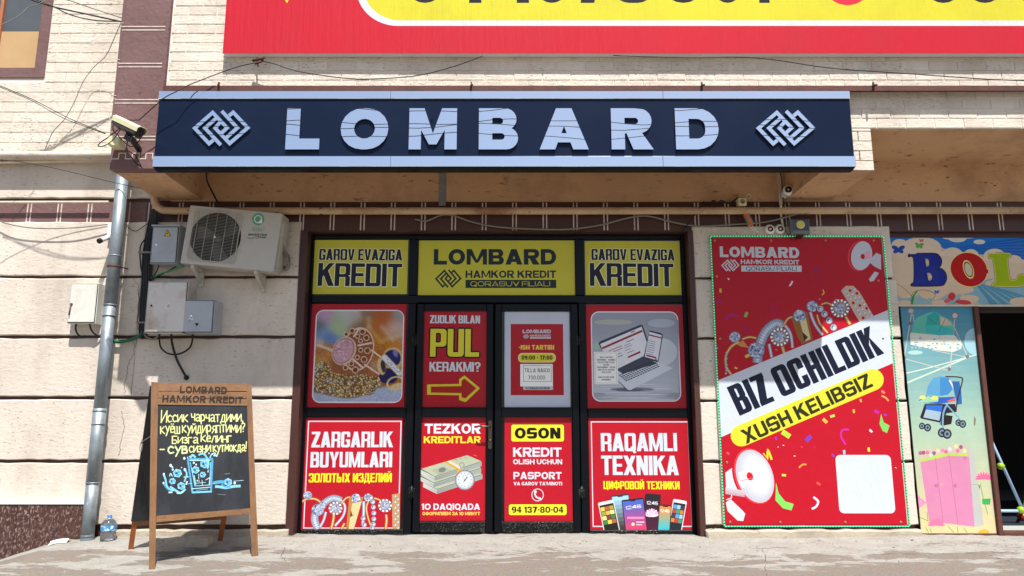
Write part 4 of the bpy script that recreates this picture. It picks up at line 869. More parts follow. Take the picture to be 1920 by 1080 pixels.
def p_tech(A):
    A.rect(1109.5, 790, 1294.5, 988, WHT); A.rect(1111.3, 792, 1292.7, 986, RED)
    A.text('RAQAMLI', (1127, 846), (1270, 846), 34, IMP, WHT, (150, 14, 28), .8); A.text('TEXNIKA', (1127.5, 890.5), (1273, 891), 36.5, IMP, WHT, (150, 14, 28), .8)
    A.text('ЦИФРОВОЙ ТЕХНИКИ', (1131.5, 917), (1274.5, 917.5), 15, IMP, (240, 206, 40), (130, 30, 20), .6)
    def phone(cx, cy, w_, h_, rot, frame, scr, tiles=None, txt=None):
        t = math.radians(rot); R = lambda x, y: (cx + x * math.cos(t) - y * math.sin(t), cy + x * math.sin(t) + y * math.cos(t))
        A.poly([R(x, y) for x, y in rr(-w_ / 2, -h_ / 2, w_ / 2, h_ / 2, 3)], frame); n = len(scr); y0 = -h_ / 2 + (6 if tiles else 3)
        hh = h_ - 7
        for i, c in enumerate(scr): A.poly([R(-w_ / 2 + 1.6, y0 + hh * i / n), R(w_ / 2 - 1.6, y0 + hh * i / n), R(w_ / 2 - 1.6, y0 + hh * (i + 1) / n + .2), R(-w_ / 2 + 1.6, y0 + hh * (i + 1) / n + .2)], c)
        if tiles:
            for a in range(3):
                for b in range(4): A.poly([R(x, y) for x, y in rr(-w_ / 2 + 2.5 + a * (w_ - 5) / 3, y0 + 4 + b * 8.6, -w_ / 2 + 1.9 + (a + 1) * (w_ - 5) / 3, y0 + 11.4 + b * 8.6, 0)], tiles[(a * 4 + b) % len(tiles)])
        else: A.poly([R(x, y) for x, y in rr(-5, y0 - .5, 5, y0 + 1.6, .8)], frame)
        if txt: A.text(txt, R(-w_ * .34, -h_ * .22), R(w_ * .34, -h_ * .22), 6, MED, (236, 236, 244))
    def lerp(a, b, n=8): return [tuple(a[k] + (b[k] - a[k]) * i / (n - 1) for k in range(3)) for i in range(n)]
    phone(1166, 962, 34, 70, -6, (50, 52, 58), lerp((150, 196, 220), (64, 52, 52)))
    phone(1222, 962, 30, 72, 4, (40, 34, 36), lerp((40, 34, 44), (74, 30, 54)), txt='12:45')
    for k in range(9): t = -math.pi / 2 + (k - 4) * .33; A.ell(1222 + 7 * math.cos(t), 968 + 7 * math.sin(t), 8, 2.4, (236, 150, 196) if k % 2 else (250, 214, 232), math.degrees(t), 10)
    phone(1142, 970, 30, 62, -12, (206, 204, 200), [(34, 34, 30)], tiles=[(206, 190, 70), (150, 150, 60), (220, 214, 130), (60, 120, 70), (170, 90, 60), (196, 170, 90), (120, 60, 50)])
    phone(1270, 968, 26, 62, 10, (210, 212, 216), [(34, 40, 50)], tiles=[(90, 150, 196), (190, 60, 50), (60, 60, 70), (200, 120, 60), (150, 190, 210), (60, 150, 110)])
    phone(1246, 972, 24, 52, 4, (46, 44, 44), lerp((226, 130, 60), (60, 180, 190)), txt='12:45')
    phone(1190, 968, 42, 66, -7, (30, 32, 46), lerp((70, 96, 180), (214, 60, 100), 10), txt='12:45'); A.rect(1176, 969, 1208, 973, (232, 130, 170)); A.ell(1187, 983, 3, 3, (246, 220, 150), n=10); A.rect(1193, 978, 1208, 980, WHT); A.rect(1193, 983, 1204, 984.5, WHT)
poster(1105, 783.5, 1297, 994, 'electronics_loan_poster', 'red poster reading RAQAMLI TEXNIKA above a fan of smartphones', p_tech)
# two paper notices
def notice(x0, y0, x1, y1, label, paint):
    A = Art(Plane((0, YS + .0125, 0))); A.rect(x0, y0, x1, y1, (240, 240, 236)); paint(A); return A.build('paper_notice', 'art_matte', None, back=.001, label=label, cat='notice')
def n1(A):
    A.rect(981, 685, 1034, 715.5, (90, 94, 100)); A.rect(981.7, 685.7, 1033.3, 714.8, (240, 240, 236)); A.text('TILLA NARXI', (983.5, 698), (1031, 698), 7.4, MED, (52, 54, 62)); A.text('730.000', (990.5, 711.5), (1022, 711.5), 7.4, MED, (52, 54, 62))
notice(975.5, 682.5, 1036.5, 724.5, 'white paper notice reading TILLA NARXI 730.000 taped on the opening hours poster', n1)
def n2(A):
    A.rect(1116, 661.5, 1156.5, 718.5, (150, 152, 156)); A.rect(1116.6, 662.1, 1155.9, 717.9, (238, 238, 234))
    for i, s_ in enumerate(['ISH TARTIBI', 'DUSHANBA - SHANBA', '09:00 DAN 17:00', 'GACHA', 'YAKSHANBA - 09:00', 'DAN 15:00 GACHA', 'ISHLAYDI', '', 'DAM OLISH KUNI', 'DUSHANBA']):
        if s_: w_ = min(34, len(s_) * 2.1); A.text(s_, (1136.5 - w_ / 2, 671.5 + i * 4.65), (1136.5 + w_ / 2, 671.5 + i * 4.65), 3.0, dict(s=.2, t=.18, r=.4, gap=.12), (30, 32, 46))
notice(1114, 659.5, 1158.5, 720.5, 'white printed paper notice stuck over the left of the laptop poster', n2)
# ================================================================ LOMBARD sign
YG = 5.735
sg = thing('fascia_sign', 'long navy sign with raised silver LOMBARD letters between two emblems', 'sign', (0, YG, ZZ(315, YG)))
gx0, gx1 = XX(294, 240, YG), XX(1597, 240, YG)
MB().box(gx0, gx1, YG, DF + .03, ZZ(314.5, YG), ZZ(171, YG), 0).build('panel', 'navy', sg)
for a, b in ((171.5, 186), (293.5, 313)):
    for x0, x1 in ((gx0 - .004, XX(733, a, YG)), (XX(733, a, YG) + .002, XX(1242, a, YG)), (XX(1242, a, YG) + .002, gx1 + .004)):
        MB().box(x0, x1, YG - .012, YG, ZZ(b, YG), ZZ(a, YG), .002).build('silver_strip', 'mirror', sg)
MB().box(gx0 + .01, gx1 - .01, YG + .004, DF + .03, ZZ(318, YG), ZZ(314.7, YG)).build('bottom_trim', 'frame', sg)
PS = Plane((0, YG - .020, 0))
for chh, a, b in (('L', 534.5, 598), ('O', 637, 727), ('M', 766, 856), ('B', 897.5, 971.5), ('A', 1012, 1104), ('R', 1147, 1223.5), ('D', 1268, 1349.5)):
    A = Art(PS); A.text(chh, (a, 280), (b, 280), 77, dict(s=.31, t=.26, r=.5, gap=0), WHT)
    extruded(A, 'letter', 'mirror', sg, .010)
for a, b in ((360, 469.5), (1417, 1529)):
    A = Art(PS); A.emblem(a, 206, b, 274, WHT); extruded(A, 'emblem', 'mirror', sg, .010)
mb = MB()
for a in (550, 680, 810, 935, 1060, 1180, 1310, 400, 430, 1460, 1490):
    for zz in (225, 262): p = at(a, zz, YG); mb.box(p.x - .006, p.x + .006, YG - .0102, YG, p.z - .006, p.z + .006)
mb.build('standoff', 'frame', sg)
# steel rail over the sign
MB().box(XX(304, 165, DF - .07), 6.2, DF - .055, DF - .049, ZZ(170, DF - .055), ZZ(160.5, DF - .055)).box(XX(304, 165, DF - .07), 6.2, DF - .049, DF + .04, ZZ(170, DF - .05) + .030, ZZ(160.5, DF - .05)).build('steel_rail', 'rust', None, label='rust brown steel rail running above the navy sign along the bay', cat='rail')
for xx in (413, 884, 1314, 1634):
    p = at(xx, 164, DF - .03); MB().box(p.x - .006, p.x + .006, DF - .07, DF - .056, p.z - .04, p.z + .03).tube([(p.x, DF - .072, p.z), (p.x + .01, DF - .1, p.z - .012)], .009, 6).build('rail_clip', 'rust', bpy.data.objects['steel_rail'])
# ================================================================ red billboard
YB = 5.742
bb = thing('billboard', 'huge red banner board with white edged yellow panel and phone number digits', 'billboard', (2, YB, ZZ(101, YB)))
A = Art(Plane((0, YB - .006, 0))); x0 = XX(419, 85, YB); z0 = ZZ(100.5, YB); ztop = z0 + 1.6; xr = 6.2
RB = (184, 32, 48)
A.raw([(x0, z0), (xr, z0), (xr, ztop), (x0, ztop)], RB)
def lz(py_): return A.P.px(960, py_).y
def lx(px_, py_): return A.P.px(px_, py_).x
zt2 = ztop - .2
A.raw(rr(lx(668, -20), lz(48.5), 6.9, zt2, (.36, 0, 0, .36), 14), (200, 205, 212)); A.raw(rr(lx(680, -20), lz(38.5), 6.9, zt2 - .04, (.33, 0, 0, .33), 14), (200, 192, 50))
BIG = dict(s=.2, t=.17, r=.5, gap=.13)
for s_, a, b in (('94', 762, 915), ('137', 955, 1133), ('80', 1150, 1322), ('04', 1338, 1452), ('88', 1738, 1878), ('0', 1902, 1972)):
    A.text(s_, (a, 5.5), (b, 5.5), 104, BIG, (26, 28, 44))
A.ell(1589, -36, 47, 46, (212, 44, 60), n=30); A.poly([(530, -8), (545, -8), (538, 6)], YEL)
sheet = A.build('sheet', mk('banner_vinyl', (255, 255, 255), .5, spec=.15, var=.03, vs=1.5, attr=True, bump=.9, bs=1, bstretch=(22, 1, 1.4), dirt=(120, 60, 60), dscale=1.2, damt=.18), bb, back=.004)
MB().box(x0, xr, YB, DF + .03, z0 + .004, z0 + .03).box(x0, x0 + .03, YB, DF + .03, z0 + .031, ztop).box(x0, xr, YB, YB + .04, ztop - .03, ztop).build('frame', 'white', bb)
# ================================================================ pipes
zp = ZZ(395.5, D - .09)
pts = [at(290, 330, D - .0) + Vector((0, .0, 0)), at(290, 352, D - .09), at(289, 372, D - .09), at(294, 387, D - .09), at(306, 394.5, D - .09), (XX(330, 395, D - .09), D - .09, zp), (0, D - .09, zp + .0), (5.2, D - .09, zp + .005)]
MB().tube([pts[0]] + spline(pts[1:5], 4) + pts[5:], .033, 16).build('gas_pipe', 'rustpipe', None, label='long beige painted pipe with rust running across under the bay', cat='pipe')
MB().tube([(-6.2, D - .04, ZZ(380, D - .04)), (XX(204, 379, D - .04), D - .04, ZZ(379, D - .04))], .013, 10).build('conduit_pipe', 'pipe', None, label='thin cream conduit along the brown band left of the downpipe', cat='pipe')
MB().tube([(-6.2, D - .06, ZZ(311, D - .06)), (XX(80, 301, D - .06), D - .06, ZZ(303, D - .06)), (XX(215, 299, D - .06), D - .06, ZZ(299, D - .06))], .014, 10).build('conduit_pipe', 'pipe', None, label='thin cream pipe sloping below the rounded ledge at left', cat='pipe')
# downpipe
dp = thing('downpipe', 'galvanised steel rain downpipe at the left corner of the bay', 'downpipe', tuple(at(163, 1015, D - .17)))
ya = D - .105
ztop_, zs = ZZ(325, ya), [ZZ(v, ya) for v in (470, 572, 592, 770, 795, 905, 975, 1008)]
xa = lambda z: -3.50 - .022 * (3.1 - z) / 3.1 * 1.0
def seg(z0, z1, r): return MB().tube([(xa(z0), ya, z0), (xa(z1), ya, z1)], r, 18)
xa0, xa1 = XX(229, 345, ya), XX(166, 985, ya); za0, za1 = ZZ(345, ya), ZZ(985, ya)
xa = lambda z: xa0 + (xa1 - xa0) * (za0 - z) / (za0 - za1)
cuts = [ztop_, zs[1], zs[3], zs[5], zs[7]]
for i in range(4): seg(cuts[i + 1], cuts[i] + .02, .0535 - .002 * (i % 2)).build('pipe_section', 'galv', dp)
for z in (zs[1], zs[2], zs[3], zs[4], zs[5], ZZ(480, ya)):
    MB().lathe([(.052, -.006), (.058, -.003), (.058, .003), (.052, .006)], (xa(z), ya, z), (0, 0, 1), 18).build('seam_ring', 'galv', dp)
for z in (ZZ(500, ya),): MB().lathe([(.055, -.01), (.058, -.01), (.058, .01), (.055, .01)], (xa(z), ya, z), (0, 0, 1), 18).tube([(xa(z) + .05, ya, z), (xa(z) + .075, D + .01, z)], .006, 6).build('pipe_clamp', 'rust', dp)
z = zs[7]; MB().lathe([(.05 + .004 * (k % 2), -.012 * k) for k in range(9)], (xa(z), ya, z + .03), (0, 0, 1), 18).build('corrugated_end', 'galv', dp)
# ================================================================ air conditioner
ac = thing('air_conditioner', 'beige outdoor air conditioning unit with round fan grille on wall brackets', 'air conditioner', tuple(at(430, 500, 6.36)))
YA = 6.40
p00, p10, p01 = at(338, 493, YA), at(513, 509, YA), at(346, 384, YA); u_ = (p10 - p00); aw = u_.length; u_.normalize(); v_ = Vector((-u_.z, 0, u_.x)); ah = (at(346, 384, YA) - p00).dot(v_) ; 
PA = Plane(p00, u_, v_)
def ab(mb, a0, a1, b0, b1, d0, d1, c=0):
    """box in the unit's own frame: a along, b up, d back from the front"""
    q = MB().box(a0, a1, d0, d1, b0, b1, c); k = len(mb.v); mb.v += [tuple(p00 + u_ * v[0] + v_ * v[2] + Vector((0, v[1], 0))) for v in q.v]; mb.f += [tuple(i + k for i in f) for f in q.f]; mb.sm += q.sm
    return mb
def aw_(a, b, d=0): return p00 + u_ * a + v_ * b + Vector((0, d, 0))
fc = Vector((aw * .325, ah * .49)); fr = ah * .43
# shell with a round opening
A = Art(PA); A.raw(rr(0, 0, aw, ah, .012), (255,) * 3); g = A.grp(); A.raw([(0.001, .001), (.002, .001), (.001, .002)], (255,) * 3)
A.ops.append((ccw(arc(fc.x, fc.y, fr, fr, 0, 2 * math.pi, 40)[:-1]), A.grp(), 1, None))
A.build('front_panel', 'ac', ac, back=.012)
mb = MB(); ab(mb, 0, aw, ah - .002, ah, .012, .20); ab(mb, 0, .003, 0, ah - .002, .012, .20); ab(mb, aw - .003, aw, 0, ah - .002, .012, .20); ab(mb, .003, aw - .003, 0, .004, .012, .20); ab(mb, .003, aw - .003, .004, ah - .002, .197, .20)
ab(mb, aw * .7, aw * .702, .004, ah - .002, .012, .197)
mb.build('casing', 'ac', ac)
mb = MB(); ab(mb, aw, aw + .012, .05, ah * .9, .06, .18, 0); ab(mb, aw, aw + .02, ah * .62, ah * .86, .04, .09, 0); mb.build('side_cover', 'ac', ac)
mb = MB(); ab(mb, .004, aw * .69, .006, ah - .004, .13, .14); mb.build('fan_housing', 'dark', ac)
fm = mk('fan_blade', (74, 76, 78), .4, var=.1); c3 = aw_(fc.x, fc.y, .07)
for k in range(3):
    t0 = k * 2.094 + .5; vs = []
    for i in range(6):
        r = .04 + (fr * .92 - .04) * i / 5
        for s_, d in ((-.42, -.02), (.42, .025)):
            t = t0 + s_ * (1 - .25 * i / 5) + i * .07; vs.append(c3 + u_ * r * math.cos(t) + v_ * r * math.sin(t) + Vector((0, d, 0)))
    MB().add(vs, [(2 * i, 2 * i + 1, 2 * i + 3, 2 * i + 2) for i in range(5)], True).build('fan_blade', fm, ac)
MB().lathe([(0, 0), (.035, 0), (.04, .03)], c3 - Vector((0, .03, 0)), (0, 1, 0), 16).build('fan_hub', fm, ac)
mb = MB(); g0, g1, h0, h1 = aw * .065, aw * .575, ah * .07, ah * .92
for i in range(34):
    b = h0 + (h1 - h0) * (i + .5) / 34; q = fr ** 2 - (b - fc.y) ** 2; mb.tube([aw_(g0, b, -.012), aw_(g1, b, -.012)], .0013, 4, False)
mb.build('grille_wires', 'ac', ac)
mb = MB()
for i in range(5): a = g0 + (g1 - g0) * (i + .5) / 5; mb.tube([aw_(a, h0, -.014), aw_(a, h1, -.014)], .0022, 5)
rr_ = rr(g0, h0, g1, h1, .03); mb.tube([aw_(*p, -.012) for p in rr_] + [aw_(*rr_[0], -.012)], .004, 6)
mb.build('grille_frame', 'ac', ac)
mb = MB(); mb.lathe([(0, 0), (.009, .001), (.009, .006)], aw_(fc.x, fc.y, -.018), (0, 1, 0), 12); mb.build('badge', 'white', ac)
A = Art(Plane(p00 - Vector((0, .0015, 0)), u_, v_)); 
A.ell(484, 411, 11.5, 11.5, (96, 158, 128), n=24); A.ring(484, 411, 7.6, 7.6, 1.7, (222, 232, 226)); A.poly([(489.5, 411), (491.5, 411), (491.5, 418.6), (484, 418.6), (484, 417)], (222, 232, 226))
A.text('artel'.upper().replace('ARTEL', 'ARTEL'), (471.5, 433.5), (497, 434.5), 6, dict(s=.12, t=.12, r=.5, gap=.16), (112, 158, 128)) if False else None
for st_ in ([(474.5, 430), 2.8], [(488.5, 431.2), 2.8]): A.ring(st_[0][0], st_[0][1], st_[1], st_[1], .8, (112, 158, 128), n=14)
A.line([(477.4, 427.4), (477.2, 433.4)], .9, (112, 158, 128), False); A.line([(480.2, 433.6), (480.4, 428.6), (482.4, 427.6)], .9, (112, 158, 128), False); A.line([(484.4, 425.4), (484.2, 432.6), (485.6, 433.8)], .9, (112, 158, 128), False); A.line([(483, 428), (486, 428.2)], .8, (112, 158, 128), False); A.line([(486, 431), (491.2, 431.4)], .8, (112, 158, 128), False); A.line([(495, 424.6), (494.6, 434)], .9, (112, 158, 128), False)
A.text('INVERTER', (465, 441.8), (499.5, 442.6), 4, dict(s=.26, t=.2, r=.3, gap=.2), (30, 34, 38), shear=.25)
A.line([(463.5, 445.4), (470, 447), (477, 445), (483, 443.8), (500, 445)], .9, (40, 50, 52)); A.line([(479, 447.6), (486, 445.6), (493, 446), (500, 445)], .8, (40, 50, 52))
A.build('print', 'art_matte', ac, back=0, clip=False)
for a in (aw * .12, aw * .80):
    q = aw_(a, 0, 0); mb = MB(); mb.bar((q.x, YA + .02, q.z - .015), (q.x, D + .01, q.z - .02), .03, .028, (1, 0, 0)); mb.bar((q.x + .0, YA + .04, q.z - .03), (q.x, D + .0, q.z - .13), .026, .026, (1, 0, 0)); mb.bar((q.x, D - .012, q.z + .02), (q.x, D - .012, q.z - .16), .035, .02, (0, 1, 0)); mb.build('wall_bracket', 'ac', ac)
mb = MB()
for k in range(3): mb.tube(spline([aw_(aw, ah * (.55 - .1 * k), .12), aw_(aw + .045, ah * .35, .13 + .03 * k), aw_(aw + .07, ah * (.2 - .03 * k), .15), aw_(aw + .03, ah * .12, .2), aw_(aw + .0, ah * .2, .28)], 5), .008 + .004 * k, 7)
mb.build('pipes', 'wire_grey', ac)
# ================================================================ electrical boxes
def ebox(x0, y0, x1, y1, depth, mat, label, group=None, rust=False, extra=None):
    """(pixel box of the front face, measured on the plane in front of the wall)"""
    Yf = D - depth; A_ = Art(Plane((0, Yf, 0))); a, b, c, d = A_.lrect(x0, y0, x1, y1)
    t = thing('electrical_box', label, 'electrical box', ((a + c) / 2, Yf, b), group)
    MB().box(a, c, Yf + .012, D + .006, b, d, 0).build('case', mat, t)
    MB().box(a + .005, c - .005, Yf + .0085, Yf + .0119, b + .005, d - .005).build('door_gap_shade', 'dark', t)  # dark sheet stands in for shade in the gap round the door
    dd = MB().box(a + .010, c - .010, Yf, Yf + .0084, b + .010, d - .010, .003).build('door', mat, t)
    return t, dd, (a, b, c, d, Yf)
t, dd, (a, b, c, d, y) = ebox(283, 424, 333, 494, .17, 'grey_metal', 'grey electrical box with yellow lightning sticker beside the air conditioner')
MB().box(a - .008, c + .008, y - .008, D, d, d + .012, .002).build('lid_lip', 'grey_metal', t)
A = Art(Plane((0, y - .0012, 0))); A.poly([(314, 430), (320.5, 443), (307.5, 443)], (40, 36, 20)); A.poly([(314, 432), (318.8, 442.2), (309.2, 442.2)], (222, 190, 40)); A.poly([(314.5, 434), (312, 438.5), (314, 438.3), (313, 441.6), (316, 437.2), (314, 437.4)], (30, 26, 20)); A.build('warning_sticker', 'art_matte', dd, back=0, clip=False)
MB().lathe([(.012, 0), (.012, .005), (.006, .008), (0, .008)], (a + .05, y, (b + d) / 2 + .0), (0, -1, 0), 12).build('lock', 'mirror', dd)
t, dd, (a, b, c, d, y) = ebox(273, 527, 349, 624, .20, 'rusty_metal', 'large white electrical box with rusty stains below the grey one')
A = Art(Plane((0, y - .0012, 0))); g = A.grp(); A.poly([(316, 566), (322, 578), (310.5, 578)], (230, 228, 226)); A.poly([(316, 568), (320.6, 577), (312, 577)], (176, 168, 166)); A.build('triangle_mark', 'art_matte', dd, back=0, clip=False)
MB().lathe([(.009, 0), (.009, .002), (0, .002)], (a + .05, y, (b + d) / 2 + .01), (0, -1, 0), 12).build('lock_hole', 'dark', dd)
t, dd, (a, b, c, d, y) = ebox(343, 562, 400, 624, .20, 'grey_metal', 'small grey electrical box with key lock right of the large white box')
A = Art(Plane((0, y - .0012, 0))); A.poly([(365, 606), (373, 606), (369, 612)], (30, 32, 36)); A.poly([(357, 597), (362, 597), (362, 600), (357, 600)], (220, 220, 214)); A.build('triangle_mark', 'art_matte', dd, back=0, clip=False)
MB().lathe([(.016, 0), (.016, .004), (.008, .008), (0, .008)], (a + .07, y, (b + d) / 2 + .0), (0, -1, 0), 12).tube([(a + .07, y - .01, (b + d) / 2), (a + .06, y - .014, (b + d) / 2 - .04)], .004, 6).build('lock', 'mirror', dd)
t, dd, (a, b, c, d, y) = ebox(128, 531, 181, 606, .115, 'white_metal', 'white electrical box with padlock left of the downpipe')
MB().lathe([(.012, 0), (.012, .006), (0, .008)], (a + .03, y, (b + d) / 2 - .01), (0, -1, 0), 12).tube([(a + .03, y - .01, (b + d) / 2 - .01), (a + .024, y - .012, (b + d) / 2 - .11)], .005, 6).build('padlock', 'rust', dd)
# ================================================================ cables and hoses on the left wall
yw = D - .04
bun = thing('cable_bundle', 'thick bundle of black cables dropping beside the electrical boxes', 'cables', tuple(at(270, 620, yw)))
for k, (dx, r) in enumerate(((0, .011), (5, .009), (9, .012), (-4, .007), (13, .008), (3, .010))):
    cable('cable', [(288 + dx * .4, 392, yw - .02), (282 + dx, 420, yw), (272 + dx, 480, yw - .01), (270 + dx, 540, yw), (266 + dx, 600, yw - .01), (264 + dx * .8, 626 + k * 2, yw)], r, 'black', parent=bun)
cable('cable', [(283, 440, yw), (264, 460, yw), (264, 500, yw), (270, 520, yw)], .006, 'black', parent=bun)
MB().box(XX(262, 475, yw) - .0, XX(286, 475, yw), yw - .035, yw + .03, ZZ(476, yw), ZZ(473, yw)).box(XX(258, 606, yw), XX(280, 606, yw), yw - .035, yw + .03, ZZ(607, yw), ZZ(604, yw)).build('cable_tie', 'wire_grey', bun)
cable('hose', [(205, 639, yw), (225, 641, yw), (245, 637, yw), (262, 629, yw), (268, 620, yw)], .015, 'green', 'dark green hose leaving the downpipe towards the cable bundle', 'hose')
cable('green_cable', [(284, 521, D - .05), (305, 512, D - .08), (325, 506, D - .12), (345, 497, YA + .1)], .007, mk('green_wire', (44, 140, 70), .4), 'bright green wires rising to the air conditioner from the box', 'cable')
cable('black_cable', [(298, 498, D - .1), (292, 512, D - .06), (284, 524, D - .06), (300, 516, D - .05), (330, 500, D - .1)], .006, 'black', 'black cable looping below the grey box with the sticker', 'cable')
cable('looped_cable', [(299, 626, D - .1), (301, 650, D - .06), (316, 663, D - .05), (338, 663, D - .05), (357, 650, D - .06), (362, 626, D - .1)], .008, 'black', 'black cable hanging in a loop between the large and small boxes', 'cable')
cable('black_cable', [(321, 625, D - .1), (323, 645, D - .07), (332, 675, D - .04), (348, 705, D - .03), (350, 708, D + .02)], .011, 'black', 'thick black cable running down from the boxes into a wall hole', 'cable')
MB().lathe([(0, 0), (.022, .002), (.022, .012), (0, .014)], at(350, 708, D - .002), (0, -1, 0), 14).build('cable_hole', 'dark', bld)
cable('grey_cable', [(268, 622, yw), (275, 632, D - .05), (288, 636, D - .05), (298, 628, D - .1)], .008, 'wire_grey', 'short grey cable curling under the large electrical box', 'cable')
for k, (q, lb) in enumerate((([(143, 607), (142, 618), (148, 629), (158, 631)], 'left'), ([(168, 607), (172, 620), (182, 629), (192, 630)], 'right'))):
    cable('short_cable', [(*q[0], D - .06), (*q[1], D - .07), (*q[2], D - .04), (*q[3], D - .01)], .008, 'black', f'{lb} one of two short black cables under the padlocked white box', 'cable')
cable('wall_wire', [(-20, 408, yw), (20, 421, yw - .02), (70, 428, yw - .02), (140, 427, yw - .02), (208, 420, yw)], .005, 'wire_grey', 'sagging grey wire on the wall below the brown band at far left', 'wire')
cable('wall_wire', [(-20, 300, 6.2), (20, 301, 6.25), (100, 315, 6.35), (200, 339, 6.45), (262, 353, 6.5), (285, 360, D - .02)], .0028, 'black', 'thin black wire crossing the downpipe below the ledge', 'wire')
cable('wall_wire', [(230, 417, yw), (245, 430, yw), (256, 433, yw), (270, 424, yw), (283, 414, yw)], .0035, 'black', 'small black wire sagging between downpipe and cable bundle', 'wire')
# cables in the brown band
cable('grey_cable', [(778, 411, D - .02), (800, 414, D - .03), (828, 403, D - .03), (850, 404, D - .03), (885, 416, D - .02), (930, 425, D - .02), (990, 429, D - .02), (1060, 430, D - .02), (1120, 423, D - .02), (1180, 408, D - .03), (1215, 405, D - .03), (1260, 416, D - .02), (1310, 424, D - .02), (1370, 421, D - .02), (1430, 417, D - .02), (1470, 408, D - .05), (1505, 398, D - .1)], .0085, 'wire_grey', 'wavy grey cable sagging across the brown band above the shop front', 'cable', sub=5)
cable('black_cable', [(388, 320, D - .3), (388, 338, D - .24), (398, 360, D - .12), (408, 379, D - .03)], .008, 'black', 'black cable dropping from behind the navy sign to the wall', 'cable')
cable('black_cable', [(1318, 378, D - .03), (1330, 383, D - .05), (1338, 376, D - .06), (1345, 382, D - .05), (1352, 376, D - .06), (1362, 381, D - .05), (1372, 379, D - .05), (1384, 370, D - .05)], .007, 'black', 'tangled black cable lying on the beige pipe beside the junction box', 'cable')
cable('black_cable', [(1312, 386, D - .13), (1305, 400, D - .05), (1290, 420, D - .03), (1278, 436, D - .02)], .005, 'black', 'thin black cable hanging off the pipe over the right door frame corner', 'cable')
MB().box(XX(823, 350, D - .02), XX(836, 350, D - .02), D - .012, D - .005, ZZ(386, D), ZZ(318, D) + .3).build('metal_strap', 'galv', None, label='flat grey metal strap hanging down from the bay under the sign', cat='strap')
# ================================================================ fittings over the banner
MB().box(XX(1460, 350, D - .03), XX(1466, 350, D - .03), D - .02, D - .004, ZZ(384, D), ZZ(300, D)).tube([at(1464, 384, D - .13), at(1464.5, 405, D - .03), at(1470, 434, D - .02)], .011, 8).build('conduit', 'pipe', None, label='grey vertical conduit beside the dome camera', cat='conduit')
dc = thing('dome_camera', 'white dome security camera fixed under the bay next to the conduit', 'camera', tuple(at(1476, 360, D - .1)))
cc_ = at(1478, 357, D - .14)
MB().lathe([(0, -.07), (.045, -.066), (.05, -.05), (.05, .0), (.04, .035), (.0, .05)], cc_, Vector((-.35, -1, -.12)), 22).build('camera_body', 'white', dc)
MB().lathe([(.03, .047), (.026, .056), (.0, .05)], cc_, Vector((-.35, -1, -.12)), 18).build('lens_ring', 'dark', dc)
MB().lathe([(0, .052), (.012, .058), (.0, .062)], cc_, Vector((-.35, -1, -.12)), 12).build('lens', 'mirror', dc)
MB().lathe([(.0, 0), (.036, 0), (.036, .03), (.02, .05), (0, .05)], at(1470, 366, D - .02), Vector((.1, -1, .0)), 16).build('mount', 'white', dc)
cable('camera_wire', [(1461, 318, D - .2), (1465, 335, D - .1), (1467, 352, D - .06), (1470, 378, D - .04), (1482, 387, D - .04)], .004, 'black', 'thin black wire beside the dome camera', 'wire')
jb = thing('junction_box', 'small beige round knockout junction box on the beige pipe', 'junction box', tuple(at(1393, 385, D - .1)))
a, b, c, d = Art(PL(D - .13)).lrect(1385, 371, 1400, 384.5); MB().box(a, c, D - .13, D - .06, b, d, .004).build('case', 'yellowed', jb)
MB().lathe([(.022, 0), (.022, .003), (.018, .003), (.018, .001), (0, .001)], ((a + c) / 2, D - .13, (b + d) / 2), (0, -1, 0), 14).build('knockout', 'wire_grey', jb)
MB().lathe([(.024, 0), (.024, .006), (.016, .006), (.016, -.004), (0, -.004)], at(1403.5, 368, D - .006), (0, -1, 0), 16).build('pipe_sleeve', 'yellowed', None, label='round plastic sleeve around a hole in the fascia wall', cat='sleeve')
od = thing('led_driver', 'orange and clear led driver dangling above the banner', 'led driver', tuple(at(1404, 416, D - .08)))
q0, q1 = at(1399, 402, D - .09), at(1408, 421, D - .09)
MB().bar(q0, q1, .052, .022).build('casing', mk('smoky_plastic', (130, 116, 104), .3), od); MB().bar(q0 + Vector((0, -.013, 0)), q1 + Vector((0, -.013, 0)), .016, .006).bar(q1 - (q1 - q0) * .04, q1 + (q1 - q0) * .06, .055, .028).bar(q0 - (q1 - q0) * .06, q0 + (q1 - q0) * .04, .045, .028).build('orange_trim', mk('orange_plastic', (216, 104, 30), .4), od)
for e in ([(1406, 423), (1411, 430), (1415, 436), (1413, 441)], [(1410, 422), (1416, 430), (1422, 436)]): cable('lead', [(*p, D - .05) for p in e], .003, 'white', parent=od)
sr = thing('twin_siren', 'pair of white round sounders with red centres above the banner', 'siren', tuple(at(1451, 440, D - .02)))
for xx, yy in ((1441.5, 431.5), (1460.5, 431)):
    p = at(xx, yy, D); MB().lathe([(.046, 0), (.046, .03), (.038, .042), (.026, .046)], p, (0, -1, 0), 22).build('rim', 'white', sr); MB().lathe([(.026, .046), (.024, .038), (.011, .036), (0, .036)], p, (0, -1, 0), 18).build('red_centre', mk('dark_red', (92, 14, 20), .25), sr); MB().lathe([(.0105, .0365), (.009, .046), (0, .048)], p, (0, -1, 0), 12).build('tip', 'white', sr)
fl = thing('floodlight', 'grey led floodlight with round yellow emitter above the banner', 'floodlight', tuple(at(1501, 440, D - .08)))
yf = D - .13; a, b, c, d = Art(PL(yf)).lrect(1483.5, 410, 1519.5, 438)
tt = .018
